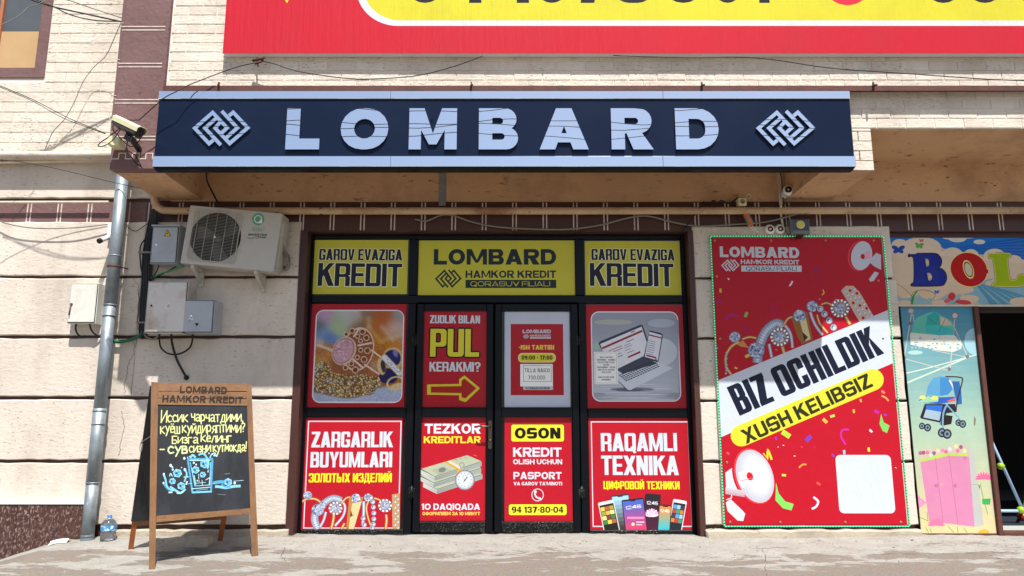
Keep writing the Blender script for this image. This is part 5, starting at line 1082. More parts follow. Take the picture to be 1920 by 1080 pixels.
MB().add([(a + tt, yf, b + tt * 1.6), (c - tt, yf, b + tt * 1.6), (c - tt, yf, d - tt * .7), (a + tt, yf, d - tt * .7), (a, yf + .02, b), (c, yf + .02, b), (c, yf + .02, d), (a, yf + .02, d), (a, yf + .06, b), (c, yf + .06, b), (c, yf + .06, d), (a, yf + .06, d)],
         [(0, 4, 5, 1), (1, 5, 6, 2), (2, 6, 7, 3), (3, 7, 4, 0), (4, 8, 9, 5), (5, 9, 10, 6), (6, 10, 11, 7), (7, 11, 8, 4), (8, 11, 10, 9)]).build('housing', mk('flood_grey', (98, 108, 112), .4), fl)
MB().box(a + tt, c - tt, yf + .002, yf + .008, b + tt * 1.6, d - tt * .7).build('front_glass', mk('flood_glass', (52, 62, 72), .12), fl)
MB().lathe([(.038, 0), (.038, .002), (.0, .002)], at(1501, 421, yf + .002), (0, -1, 0), 22).build('emitter_ring', 'white', fl); MB().lathe([(.033, .002), (0, .0035)], at(1501, 421, yf + .001), (0, -1, 0), 22).build('emitter', mk('led_yellow', (206, 196, 62), .4), fl)
MB().box((a + c) / 2 - .02, (a + c) / 2 + .03, yf + .02, D, b - .02, b - .0005).build('mount', 'black', fl)
for kk, e in enumerate(([(1475, 404), (1479, 425), (1488, 440)], [(1471, 425), (1475, 436), (1485, 446)])): cable('floodlight_wire', [(*p, D - .03) for p in e], .0035, 'black', f'thin black wire {"curving behind" if kk == 0 else "below and left of"} the grey floodlight', 'wire')
# ================================================================ cameras at the left corner
bc = thing('bullet_camera', 'large yellowed bullet security camera with hood on the pilaster', 'camera', tuple(at(240, 290, DF)))
q0, q1 = at(220, 229, DF - .14), at(262, 249, DF - .24); dv = (q1 - q0).normalized()
MB().bar(q0, q1, .078, .07, (0, .3, 1)).build('camera_body', mk('camera_grey', (46, 46, 44), .5), bc)
n_ = dv.cross(Vector((0, 0, 1))).normalized(); up_ = n_.cross(dv)
MB().prism([q0 - dv * .01 + n_ * a_ + up_ * b_ for a_, b_ in ((-.048, .0), (-.05, .035), (-.03, .05), (.03, .05), (.05, .035), (.048, .0), (.044, .0), (.045, .033), (.028, .045), (-.028, .045), (-.045, .033), (-.044, .0))], (0, 0, 0), tuple((q1 - q0) + dv * .03)).build('hood', 'yellowed', bc)
MB().lathe([(.03, 0), (.03, .006), (.02, .004), (0, .004)], q1, dv, 16).build('lens', 'glass', bc)
q2 = at(248, 262, DF - .12)
MB().bar((q0 + q1) / 2 - Vector((0, 0, .04)), q2, .03, .03).bar(q2, at(262, 282, DF), .035, .03).build('bracket', 'black', bc)
il = MB(); A_ = at(236, 257, DF - .15); B_ = at(251, 264, DF - .2); dd_ = (B_ - A_).normalized(); nn = dd_.cross(Vector((0, -1, 0))).normalized()
il.bar(A_, B_, .042, .03).build('illuminator', 'black', bc)
mb = MB()
for i in range(3):
    for j in range(2): p = A_ + (B_ - A_) * (.2 + .3 * i) + nn * (.009 - .018 * j) + Vector((0, -.016, 0)); mb.lathe([(.006, 0), (.005, .004), (0, .005)], p, (0, -1, 0), 8)
mb.build('led', 'wire_grey', bc)
db = thing('cable_box', 'yellowed plastic cable box on the pilaster below the big camera', 'cable box', tuple(at(214, 272, DF)))
p = at(214, 265, DF - .1); MB().prism([(p.x + x, DF - .115, p.z + z) for x, z in rr(-.043, -.036, .043, .04, (.004, .004, .032, .026))], (0, 0, 0), (0, .115, 0)).build('case', 'yellowed', db)
for pts, lb in (([(226, 242, DF - .2), (212, 262, DF - .14), (196, 273, DF - .1), (184, 274, DF - .08), (190, 266, DF - .08), (205, 256, DF - .1), (225, 240, DF - .16)], 'black wire looping left of the cable box on the pilaster'),
                ([(262, 225, DF - .1), (235, 226, DF - .2), (215, 232, DF - .18), (212, 243, DF - .12), (222, 255, DF - .08), (245, 275, DF - .05), (262, 262, DF - .1), (266, 245, DF - .15)], 'black wire circling around the big bullet camera'),
                ([(240, 262, DF - .1), (238, 280, DF - .04), (252, 290, DF - .03), (260, 302, DF - .03), (264, 312, DF - .02), (255, 306, DF - .02), (245, 292, DF - .02)], 'black wire hanging below the big camera to the bracket edge')):
    cable('camera_wire', pts, .004, 'black', lb, 'wire')
sc = thing('small_camera', 'small white bullet camera on the wall behind the downpipe', 'camera', tuple(at(200, 440, D - .05)))
MB().tube([at(205, 444, D - .08), at(188, 451, D - .17)], .022, 14).build('camera_body', 'white', sc); MB().tube([at(189, 450.6, D - .165), at(185, 452.5, D - .185)], .0235, 14).build('lens', 'dark', sc)
a, b, c, d = Art(PL(D - .05)).lrect(202, 418, 213, 442); MB().box(a, c, D - .06, D + .003, b, d, .004).tube([at(207, 436, D - .05), at(204, 445, D - .08)], .009, 8).build('mount', 'white', sc)
# ================================================================ overhead wires
OW = [([(20, -14, 5.9), (75, 5, 5.95), (110, 15, 6.02), (170, 28, 6.1), (229, 41, 6.18)], .007, 'thickest black overhead wire ending high on the pilaster edge'),
      ([(38, -12, 5.9), (95, 10, 5.98), (130, 27, 6.05), (170, 37, 6.12), (200, 39.5, 6.15), (229, 40, 6.18)], .005, 'sagging black overhead wire twisted under the thickest one'),
      ([(100, -10, 5.95), (165, 13, 6.05), (229, 34, 6.18)], .0035, 'straight thin overhead wire nearest the pilaster top'),
      ([(-20, 57, 5.85), (20, 38, 5.9), (40, 26, 5.92), (55, 12, 5.94), (75, 7, 5.95), (92, -6, 5.97)], .0035, 'grey overhead wire crossing in front of the upper window'),
      ([(-20, 153, 6.0), (60, 186, 6.0), (130, 222, 6.05), (198, 250, 6.12)], .0035, 'upper wire of the pair running down to the cable box'),
      ([(-20, 155, 6.0), (60, 189, 6.02), (120, 222, 6.06), (198, 251, 6.12)], .003, 'lower wire of the pair running down to the cable box'),
      ([(227, 42, 6.2), (214, 72, 6.3), (198, 105, 6.4), (174, 128, 6.45), (155, 155, 6.45), (140, 190, 6.46), (122, 222, 6.48), (101, 245, 6.48), (92, 262, DU - .03), (84, 282, DU - .02)], .0035, 'loose grey wire wandering down the brick wall left of the pilaster'),
      ([(484, 117, DF - .08), (440, 127, DF - .08), (360, 157, DF - .12), (330, 172, DF - .16), (305, 186, DF - .16), (260, 226, DF - .14)], .004, 'black wire from the insulator down over the left end of the sign'),
      ([(493, 115, DF - .08), (515, 120, DF - .08), (560, 134, DF - .07), (640, 146, DF - .06), (700, 148, DF - .06), (780, 142, DF - .06), (850, 125, DF - .07), (905, 105, DF - .1)], .004, 'black wire sagging below the red billboard left of centre'),
      ([(1150, 104, DF - .1), (1290, 108, DF - .09), (1380, 107, DF - .1), (1450, 112, DF - .08), (1560, 128, DF - .07), (1700, 138, DF - .06), (1860, 149, DF - .06), (1960, 152, DF - .06)], .004, 'long black wire sagging below the red billboard at right')]
for pts, r, lb in OW: cable('overhead_wire', pts, r, 'wire_grey' if 'grey' in lb else 'black', lb, 'wire')
ins = thing('wire_clamp', 'rusty wire clamp under the left end of the red billboard', 'clamp', tuple(at(484, 116, DF - .03)))
MB().tube([at(474, 114, DF - .05), at(496, 108, DF - .08)], .012, 8).tube([at(478, 120, DF - .08), at(494, 113, DF - .06)], .010, 8).tube([at(484, 124, DF - .08), at(482, 108, DF - .02)], .007, 6).build('clamp_body', 'rust', ins)
# street cables above the pavement: they show as thin dark lines mirrored in the letters
for k, (z, sag, y_, ph) in enumerate(((6.05, .10, .05, .3), (5.86, .12, .0, 1.1), (5.72, .10, .1, 2.0), (5.60, .12, .06, 2.6), (6.52, .10, 0, .8))):
    pts = [Vector((x, y_ + .05 * math.sin(x * .8 + ph), z - sag * math.sin((x + 9) / 18 * math.pi) + .035 * math.sin(x * 1.7 + ph) + .02 * math.sin(x * 4.1 + ph * 2))) for x in np.arange(-9, 9.01, .3)]
    MB().tube(pts, .0065, 5).build('street_cable', 'black', None, label='black street cable overhead, ' + ['second', 'third', 'fourth', 'lowest', 'highest'][k] + ' of five mirrored in the silver letters', cat='cable', group='street cables above the pavement')
# ================================================================ banner
YN = D - .022
PB = Plane((0, YN, 0))
bn = thing('banner', 'tall red vinyl banner reading BIZ OCHILDIK XUSH KELIBSIZ with megaphones and rings', 'banner', tuple(at(1515, 990, YN)))
A = Art(PB); bx0_, bz0_, bx1_, bz1_ = A.lrect(1347, 446, 1677, 984); A.raw([(bx0_, bz0_), (bx1_, bz0_), (bx1_, bz1_), (bx0_, bz1_)], (174, 17, 36))
BW = (192, 199, 208)
conf = [(1380, 669, (190, 190, 60)), (1400, 540, (180, 176, 70)), (1352, 545, (190, 180, 60)), (1536, 518, (200, 206, 230)), (1545, 545, (120, 40, 130)), (1560, 505, (110, 30, 120)), (1570, 525, (120, 40, 120))]
def flake(x, y, s_, rot, c): t = math.radians(rot); A.poly([(x + a_ * math.cos(t) - b_ * math.sin(t), y + a_ * math.sin(t) + b_ * math.cos(t)) for a_, b_ in ((-s_, -s_ * .6), (s_, -s_ * .45), (s_ * .9, s_ * .6), (-s_, s_ * .5))], c)
def curl(pts, w_, c): A.line(pts, w_, c)
for (x, y, s_, rot, c) in ((1351, 545, 4, 80, (190, 176, 60)), (1399, 590, 5, 110, (120, 170, 90)), (1402, 667, 5, -30, (190, 190, 60)), (1343, 652, 3.5, 10, (110, 140, 200)), (1456, 656, 2.5, 20, (206, 90, 60)), (1366, 523, 2, 40, (220, 220, 230)), (1568, 562, 2, 0, (220, 160, 120)), (1537, 561, 1.2, 0, WHT), (1380, 690, 3, 20, (190, 190, 60)),
                          (1601, 771, 3.5, 80, (236, 170, 70)), (1561, 780, 4.5, -20, (170, 196, 90)), (1547, 789, 5.5, 40, (240, 170, 70)), (1614, 751, 3, 70, (240, 170, 70)), (1474, 814, 9, 30, (170, 200, 60)), (1455, 822, 3, 60, (120, 60, 190)), (1516, 822, 7, -50, (110, 60, 180)), (1633, 808, 3.5, 40, (200, 210, 240)), (1583, 848, 4, 80, (120, 200, 230)), (1629, 843, 4, 80, (240, 210, 60)), (1470, 891, 4, 0, (190, 200, 80)), (1535, 907, 4, 30, (236, 80, 70)), (1562, 854, 3.5, 50, (130, 60, 170)), (1528, 838, 2.5, 0, (180, 30, 90)), (1365, 850, 3, 30, (240, 80, 90)), (1490, 855, 1.6, 0, WHT), (1459, 838, 1.2, 0, WHT), (1469, 835, 1.5, 0, WHT), (1644, 772, 5, 20, (170, 40, 150)), (1660, 778, 3, 20, (130, 60, 180)), (1503, 838, 2, 20, (226, 60, 70)), (1656, 735, 4, 30, (230, 120, 90))): flake(x, y, s_, rot, c)
for pts, w_, c in (([(1340, 567), (1350, 564), (1356, 570)], 4, (158, 24, 96)), ([(1360, 598), (1372, 590), (1384, 594)], 6, (160, 26, 100)), ([(1393, 612), (1400, 618), (1399, 624)], 4, (150, 24, 90)), ([(1486, 527), (1483, 533), (1480, 536)], 3, (210, 214, 230)), ([(1525, 507), (1533, 508), (1538, 511)], 3, (110, 40, 120)), ([(1534, 524), (1539, 527)], 2.4, (110, 40, 120)), ([(1543, 543), (1545, 549), (1541, 553)], 2, (220, 180, 50)),
                   ([(1592, 806), (1580, 806), (1577, 818), (1586, 834)], 3.5, (190, 40, 150)), ([(1498, 877), (1505, 871), (1512, 871)], 3, (226, 150, 60)), ([(1525, 932), (1534, 940), (1530, 950), (1522, 954)], 4, (200, 206, 236)), ([(1431, 850), (1438, 862), (1440, 845), (1447, 862)], 4, (200, 200, 50)), ([(1653, 742), (1661, 746), (1666, 752)], 3, (236, 150, 90))): curl(pts, w_, c)
A.poly([(1652, 776), (1649, 795), (1655, 808), (1663, 812), (1668, 798), (1657, 792)], (120, 190, 90)); A.poly([(1455, 905), (1460, 925), (1472, 940), (1488, 945), (1484, 957), (1468, 953), (1454, 938)], (120, 200, 90))
A.ell(1450, 578, 8, 10, (170, 16, 60)); 
# top logo
A.text('LOMBARD', (1350, 482), (1499, 484), 20, dict(s=.29, t=.245, r=.5, gap=.09), BW); A.emblem(1352, 486, 1387, 509, BW); A.text('HAMKOR KREDIT', (1389, 495), (1499, 496), 8.5, MON, BW); A.poly([(1390, 498), (1503, 498), (1503, 509.5), (1390, 509)], BW); A.text('QORASU FILIALI', (1399, 507.5), (1494, 508), 8, MED, (60, 20, 40))
# rings
gold(A, [(1371, 702), (1362, 688), (1361, 668), (1371, 650), (1386, 641)], 6); gold(A, [(1392, 636), (1405, 632), (1418, 634)], 5); beads(A, [(1361 + (k % 2), 700 - k * 5.5 - 0) for k in range(8)], 2.2); A.poly([(1381, 645), (1393, 638), (1404, 652), (1389, 650)], (196, 130, 70)); gem(A, 1378, 632, 11)
silver(A, [(1420, 680), (1424, 650), (1436, 622), (1455, 607), (1468, 612)], 19, 6); silver(A, [(1468, 606), (1482, 625), (1486, 652)], 6); silver(A, [(1442, 645), (1447, 670)], 6); gem(A, 1418, 657, 16); gold(A, [(1468, 612), (1477, 598), (1486, 594)], 5); gold(A, [(1467, 650), (1471, 664)], 8); gem(A, 1462, 632, 18, True)
A.poly([(1484, 596), (1500, 582), (1514, 586), (1524, 636), (1504, 646), (1494, 628)], (140, 98, 46)); A.poly([(1499, 600), (1511, 596), (1520, 636), (1510, 640)], (206, 190, 140)); A.poly([(1504, 622), (1515, 632), (1508, 640)], (70, 40, 34)); gem(A, 1499, 592, 12)
silver(A, [(1519, 585), (1528, 608), (1542, 628)], 6); gold(A, [(1532, 590), (1537, 606), (1552, 624)], 5); gem(A, 1523, 574, 11); beads(A, [(1538, 579), (1546, 589), (1555, 601), (1563, 614)], 7); gold(A, [(1540, 571), (1550, 568), (1560, 572)], 4); gold(A, [(1586, 594), (1594, 608)], 7); gem(A, 1575, 578, 18, True)
A.poly([(1577, 545), (1586, 536), (1600, 536), (1612, 548), (1640, 596), (1612, 604)], (196, 170, 150))
for r_ in range(3):
    for c_ in range(8): beads(A, [(1585 + r_ * 8.5 + c_ * 4.8 * .95, 546 + c_ * 7.0 - r_ * 2)], 3.0, (214, 222, 240)) if (r_ * 3 + c_) % 4 != 3 else A.ell(1586 + r_ * 8 + c_ * 4.6, 547 + c_ * 7 - r_ * 2, 3, 3, (170, 20, 40), n=6)
# white diagonal band with the headline
A.poly([(1330, 720), (1690, 571), (1690, 674), (1330, 829)], BW)
A.text('BIZ OCHILDIK', (1387, 780), (1657, 663), 57, dict(s=.24, t=.16, r=.15, gap=.05), (20, 24, 44))
q = [(1380, 838, 1), (1646, 707, 1)]; pa, pb_ = Vector((1390, 817)), Vector((1637, 712)); dn = (pb_ - pa).normalized(); nn_ = Vector((dn.y, -dn.x)); R_ = 20
cap = [tuple(pa + (-nn_) * R_ * math.cos(t) * -1 + dn * -R_ * math.sin(t)) for t in np.linspace(0, math.pi, 12)] + [tuple(pb_ + (-nn_) * R_ * math.cos(t) * -1 + dn * R_ * math.sin(t)) for t in np.linspace(math.pi, 0, 12)]
A.poly(cap, (206, 200, 52)); A.text('XUSH KELIBSIZ', (1399, 833), (1638, 724), 27, dict(s=.24, t=.2, r=.22, gap=.09), (44, 44, 26))
# megaphones
RM = (206, 24, 40)
A.poly([(1360, 886), (1386, 868), (1396, 932), (1362, 926)], (192, 196, 206)); A.ell(1413, 893, 38, 57, (176, 14, 30), -20, 30); A.ell(1414, 893, 35.5, 54, (236, 60, 70), -20, 30); A.ell(1415.5, 893, 33.5, 51.5, (194, 201, 210), -20, 30)
for k_ in range(5): A.ell(1415.5 + k_ * 1.2, 893 - k_ * .8, 33.5 - k_ * 3.2, 51.5 - k_ * 4.5, (178 + k_ * 6, 178 + k_ * 7, 188 + k_ * 6), -20, 26)
for k_ in range(4): A.poly([(1360, 926 - k_ * 3), (1396, 932 - k_ * 3), (1396, 929 - k_ * 3), (1360, 923 - k_ * 3)], (176 + k_ * 4, 150 + k_ * 10, 160 + k_ * 8))
A.poly([(1384, 886), (1402, 882), (1412, 890), (1410, 905), (1393, 915), (1386, 905)], (226, 200, 204)); A.ell(1406, 893, 6, 8, RM, -20, 14); A.line([(1388, 902), (1410, 896)], 1, (170, 110, 120), False)
A.poly([(1361, 942), (1370, 936), (1393, 958), (1398, 964), (1394, 977), (1383, 976), (1364, 958)], (192, 196, 206)); A.line([(1398, 964), (1394, 978)], 1.4, (150, 16, 30), False); A.line([(1362, 937), (1371, 934), (1372, 928)], 2, (226, 200, 204), False)
A.ell(1613, 480, 23, 29, (226, 60, 70), 12, 26); A.ell(1614.5, 480, 22, 28, (176, 16, 36), 12, 26); A.ell(1615.5, 479.5, 19.5, 27.5, (190, 194, 206), 12, 26); A.poly([(1628, 490), (1643, 474), (1652, 478), (1652, 506), (1640, 500)], (186, 188, 200)); A.poly([(1616, 476), (1631, 470), (1632, 484), (1618, 487)], (214, 160, 176)); A.ell(1617.5, 481, 4, 5, (176, 16, 40), 0, 10)
A.poly([(1640, 509), (1648, 512), (1638, 527), (1632, 528), (1629, 524)], (186, 188, 200))
# white rounded square (left blank)
A.rect(1570, 853, 1674.5, 962.5, BW, 9)
vin = mk('banner_cloth', (255, 255, 255), .38, spec=.25, var=.03, vs=2, attr=True, bump=.9, bs=2.4, bstretch=(1, 1, .6))
A.build('vinyl_sheet', vin, bn, back=.003)
for x, y in ((1334, 449), (1446, 449), (1548, 448), (1638, 449), (1340, 518), (1346, 635), (1656, 634), (1361, 867), (1680, 878), (1367, 980), (1463, 980), (1585, 980), (1691, 983), (1655, 526)):
    x = min(max(x, 1340 + (y - 450) * .055), 1640 + (y - 450) * .092); p = at(x, min(max(y, 451), 979), YN - .001)
    MB().lathe([(.004, .002), (.005, .004), (.009, .003), (.0095, 0)], p, (0, -1, 0), 10).build('grommet', mk('brass', (190, 170, 120), .3, metal=.8), bn)
# light string round the banner
ls = thing('led_string', 'green glowing led rope light around the edge of the red banner', 'rope light', tuple(at(1515, 445, YN)))
e = .012; loop = [(bx0_ - e, bz0_ - e), (bx1_ + e, bz0_ - e), (bx1_ + e, bz1_ + e), (bx0_ - e, bz1_ + e)]
for a_, b_ in zip(loop, loop[1:] + loop[:1]): MB().box(min(a_[0], b_[0]) - .004, max(a_[0], b_[0]) + .004, YN - .006, YN + .002, min(a_[1], b_[1]) - .004, max(a_[1], b_[1]) + .004).build('strip', mk('green_gel', (110, 170, 130), .3, var=0), ls) if False else MB().tube([(a_[0], YN - .006, a_[1]), (b_[0], YN - .006, b_[1])], .0065, 6).build('strip', mk('green_gel', (96, 176, 132), .25, var=0), ls)
mb = MB()
for a_, b_ in zip(loop, loop[1:] + loop[:1]):
    L_ = math.dist(a_, b_); n = int(L_ / .0245)
    for i in range(n):
        t = (i + .5) / n; x, z = a_[0] + (b_[0] - a_[0]) * t, a_[1] + (b_[1] - a_[1]) * t; s_ = .0040; mb.box(x - s_, x + s_, YN - .0165, YN - .009, z - s_, z + s_)
mb.build('led_bulbs', mk('green_led', (90, 255, 170), .3, emit=.45, var=0), ls, kind='stuff')
cable('led_cable', [(1352, 983, D - .02), (1340, 990, D - .02), (1330, 994, D - .03), (1322, 996, D - .04)], .004, 'black', 'short black lead at the bottom left corner of the banner', 'cable')
# ================================================================ neighbouring shop
YN2 = 6.70
nb = thing('toy_shop_sign', 'blue sky sign board with big letters B O L above the next shop', 'sign', tuple(at(1800, 570, YN2)))
A = Art(Plane((0, YN2, 0))); sx0_ = A.P.px(1672, 500).x; zt_, zb_ = A.P.px(1800, 446).y, A.P.px(1800, 571.5).y; sx1_ = 5.9
A.raw([(sx0_, zb_), (sx1_, zb_), (sx1_, zt_), (sx0_, zt_)], (196, 176, 152))
def Z(x, y): return (1660 + x / 6.354, 430 + y / 6.354)
SB, SB2, CL = (34, 110, 190), (24, 86, 168), (206, 204, 192)
A.poly([Z(*p) for p in ((40, 60), (1900, 60), (1900, 420), (1650, 370), (1400, 300), (1100, 300), (700, 230), (600, 180), (60, 200))], SB)
for k in range(7): A.poly([Z(700, 230), Z(1900, 60 + k * 52), Z(1900, 84 + k * 52)], SB2)
for x, y, rx, ry in ((170, 190, 100, 75), (430, 220, 240, 130), (300, 260, 240, 120), (800, 300, 120, 85), (1020, 330, 100, 95), (1300, 320, 130, 90), (1530, 400, 110, 95), (950, 440, 300, 150), (1500, 480, 400, 130), (500, 400, 420, 160), (1780, 430, 120, 60)): A.ell(*Z(x, y), rx / 6.354, ry / 6.354, (214, 196, 172), n=20)
A.poly([Z(*p) for p in ((90, 260), (1900, 430), (1900, 760), (90, 760))], (206, 186, 160))
for x, y, rx, ry in ((860, 105, 110, 50), (760, 90, 90, 30), (960, 90, 120, 20), (1120, 150, 70, 28)): A.ell(*Z(x, y), rx / 6.354, ry / 6.354, CL, n=16)
A.poly([Z(*p) for p in ((1000, 640), (1300, 580), (1900, 720), (1900, 900), (1150, 900), (900, 760))], (126, 166, 178))
for k in range(6): A.poly([Z(1060 + k * 60, 640 + k * 14), Z(1100 + k * 60, 640 + k * 14), Z(1340 + k * 130, 895), Z(1260 + k * 130, 895)], (84, 140, 166))
A.poly([Z(*p) for p in ((130, 760), (900, 760), (900, 895), (135, 895))], (140, 168, 172))
for x, y, rx, ry in ((250, 740, 160, 80), (560, 760, 160, 80), (800, 720, 260, 60), (1000, 830, 120, 50), (220, 880, 120, 30), (640, 880, 90, 40), (1250, 640, 60, 30), (1620, 860, 140, 50), (1420, 620, 160, 60)): A.ell(*Z(x, y), rx / 6.354, ry / 6.354, (206, 182, 152), n=16)
def bletter(parts, holes, col):
    sm_ = lambda P_: [(q.x, q.y) for q in spline([Vector((*p, 0)) for p in P_ + P_[:1]], 3)][:-1] if len(P_) < 18 else P_
    parts = [sm_(p) for p in parts]; holes = [sm_(p) for p in holes]
    for off, c in ((15, (36, 30, 16)), (9, (226, 206, 120)), (0, col)):
        g = A.grp(); k = off / 6.354
        for pts in parts:
            A.poly([(Z(*p)) for p in pts], c, g)
            if off: A.poly(thick([Vector(Z(*p)) for p in pts + pts[:2]], 1.6 * k), c, g)
        for pts in holes:
            cx_, cy_ = sum(p[0] for p in pts) / len(pts), sum(p[1] for p in pts) / len(pts); f_ = max(.1, 1 - off / 50.)
            A.poly([Z(cx_ + (p[0] - cx_) * f_, cy_ + (p[1] - cy_) * f_) for p in pts], c, g, 0)
bB = [[(290, 295), (560, 290), (630, 310), (665, 370), (655, 430), (630, 455), (690, 490), (725, 560), (705, 640), (640, 668), (340, 672), (318, 650), (345, 615), (340, 340), (280, 320)]]
bletter(bB, [[(478, 350), (510, 360), (522, 400), (512, 435), (490, 435)], [(500, 520), (535, 525), (556, 565), (545, 600), (515, 602)]], (22, 42, 134))
bO = [[Z_ for Z_ in [(995 + 222 * math.cos(t) * .98 + 20 * math.sin(t), 480 + 202 * math.sin(t)) for t in np.linspace(0, 6.283, 29)[:-1]]]]
bletter(bO, [[(990 + 62 * math.cos(t) + 28 * math.sin(t), 478 + 112 * math.sin(t)) for t in np.linspace(0, 6.283, 21)[:-1]]], (176, 26, 26))
bL = [[(1240, 290), (1470, 288), (1485, 330), (1455, 355), (1475, 560), (1500, 610), (1560, 600), (1590, 550), (1640, 540), (1665, 600), (1640, 672), (1300, 674), (1290, 640), (1320, 620), (1285, 360), (1235, 340)]]
bletter(bL, [], (150, 176, 20))
def butterfly(x, y, s_, c, rot=0):
    for a, b, r in ((-1, -.5, 25), (1, -.5, -25), (-.6, .5, -30), (.6, .5, 30)): A.ell(x + a * s_ * .55, y + b * s_ * .5, s_ * .62, s_ * .36, c, r + rot, 12)
butterfly(*Z(155, 238), 11, (36, 72, 160)); butterfly(*Z(405, 192), 7.5, (92, 160, 80), 20); butterfly(*Z(430, 132), 4, (196, 90, 84)); butterfly(*Z(612, 746), 4.5, (40, 96, 190))
A.ell(*Z(790, 800), 7, 8, (196, 52, 62), 20, 12); A.ell(*Z(740, 850), 7, 4, (206, 90, 92), -20, 12); A.ell(*Z(930, 868), 15, 4.4, (196, 62, 66), 5, 14); A.line([Z(810, 890), Z(850, 850), Z(890, 825)], .7, (60, 20, 20))
A.line([Z(310, 895), Z(305, 820), Z(340, 750), Z(430, 722), Z(530, 735), Z(595, 780), Z(560, 830), Z(510, 822)], .9, (40, 90, 50)); A.poly([Z(300, 895), Z(318, 800), Z(370, 730), Z(385, 735), (1660 + 345 / 6.354, 430 + 800 / 6.354), Z(330, 895)], (36, 130, 64)); A.line([Z(120, 640), Z(220, 700), Z(310, 790)], .8, (60, 80, 50))
for k in range(6): A.line([Z(1240 + k * 24, 895), Z(1225 + k * 26, 840 + (k % 3) * 20)], .9, (40, 120, 100), False)
A.build('sign_face', 'art_matte', nb, back=.006)
MB().box(sx0_ - .004, sx1_, YN2 - .008, YN2 + .03, zb_ - .014, zb_ - .0005).box(sx0_ - .014, sx0_ - .001, YN2 - .006, YN2 + .03, zb_, zt_).build('edge_trim', 'pipe', nb)
# picture panel
Y3 = 6.72
A = Art(Plane((0, Y3, 0))); xl, xrr = A.P.px(1708, 790).x - .0, A.P.px(1846, 790).x; zt3, zb3 = A.P.px(1760, 574.5).y, A.P.px(1780, 1000).y
A.raw([(xl, zb3), (xrr, zb3), (xrr, zt3), (xl, zt3)], (196, 196, 160))
def V(x, y): return (1680 + x / 4, 560 + y / 4)
n = 26
for i in range(n):
    t = i / (n - 1); ca, cb, cc3 = (74, 134, 160), (150, 178, 160), (202, 188, 142); c = tuple((ca[k] + (cb[k] - ca[k]) * min(1, t * 2)) if t < .5 else (cb[k] + (cc3[k] - cb[k]) * (t - .5) * 2) for k in range(3))
    z_a, z_b = zt3 + (zb3 - zt3) * i / n, zt3 + (zb3 - zt3) * (i + 1) / n; A.raw([(xl, z_b - .0005), (xrr, z_b - .0005), (xrr, z_a), (xl, z_a)], c)
A.ell(1830, 640, 22, 26, (150, 190, 200)); A.ell(1716, 661, 14, 4, (160, 196, 186)); A.line([V(60, 640), V(300, 540), V(560, 430)], 3, (186, 206, 190)); A.line([(1698, 700), (1740, 690), (1850, 660)], 2, (196, 210, 190)); A.ell(1855, 690, 12, 30, (150, 200, 196))
# crib
MT = (186, 176, 164)
A.line([V(120, 95), V(60, 450)], 2, MT, False); A.line([V(120, 95), V(140, 180)], 1.6, MT, False); A.line([V(60, 450), V(400, 540)], 1.6, MT, False); A.line([V(440, 150), V(405, 545)], 2.2, MT, False); A.line([V(440, 220), V(540, 440)], 1.8, MT, False); A.line([V(540, 440), V(270, 385)], 1.5, MT, False)
A.poly([V(*p) for p in ((105, 270), (120, 250), (440, 275), (495, 340), (490, 375), (430, 400), (300, 385), (110, 345))], (206, 208, 196))
for i in range(60): A.ell(*V(grd.uniform(115, 485), grd.uniform(285, 375)), grd.uniform(1, 2.4), grd.uniform(1, 2.2), grd.choice([(90, 150, 186), (210, 216, 208), (200, 180, 160), (120, 176, 190), (150, 170, 170)]), n=7)
A.poly([V(*p) for p in ((120, 240), (130, 190), (160, 140), (230, 110), (290, 95), (330, 120), (420, 170), (435, 225), (430, 270), (330, 275), (120, 255))], (92, 178, 160)); A.poly([V(*p) for p in ((225, 200), (235, 130), (290, 95), (325, 130), (335, 200))], (48, 160, 150)); A.poly([V(*p) for p in ((330, 135), (380, 150), (425, 200), (335, 200))], (196, 176, 152)); A.poly([V(*p) for p in ((220, 200), (340, 205), (435, 230), (430, 270), (320, 275), (225, 250))], (64, 172, 170))
A.line([V(235, 135), V(300, 190)], 1, (90, 100, 100)); A.line([V(320, 250), V(370, 150)], 1, (90, 100, 100)); A.ell(*V(110, 93), 6.5, 6, (132, 130, 134)); A.ell(*V(112, 92), 4.4, 4, (176, 176, 180)); A.ell(*V(442, 127), 7.5, 7, (122, 120, 126)); A.ell(*V(442, 127), 4.6, 4.6, (186, 184, 186))
for p in ((400, 530), (62, 445), (535, 435), (105, 185)): A.ell(*V(*p), 3.6, 3.6, (110, 106, 108), n=8)
# stroller
A.poly([V(*p) for p in ((225, 720), (240, 650), (280, 595), (340, 580), (400, 595), (420, 650), (400, 700), (330, 730))], (84, 146, 182)); A.poly([V(*p) for p in ((330, 590), (400, 600), (425, 680), (390, 720), (330, 730))], (60, 124, 176)); A.line([V(400, 610), V(450, 700)], 3, (206, 196, 196)); A.poly([V(*p) for p in ((420, 620), (475, 620), (490, 700), (495, 790), (460, 795), (440, 720))], (40, 92, 150))
A.line([V(370, 585), V(480, 590), V(497, 620), V(460, 760), (1680 + 450 / 4, 560 + 850 / 4)], 2.4, (52, 34, 34)); A.poly([V(*p) for p in ((170, 765), (230, 725), (330, 740), (440, 735), (445, 770), (330, 790), (220, 785))], (44, 84, 168)); A.poly([V(*p) for p in ((172, 770), (235, 730), (320, 745), (315, 772), (225, 782))], (140, 190, 150)); A.ell(*V(200, 740), 6, 3.4, (206, 206, 110)); A.ell(*V(290, 745), 7, 3.8, (196, 206, 96)); A.poly([V(*p) for p in ((385, 765), (440, 745), (440, 770), (400, 780))], (206, 90, 80))
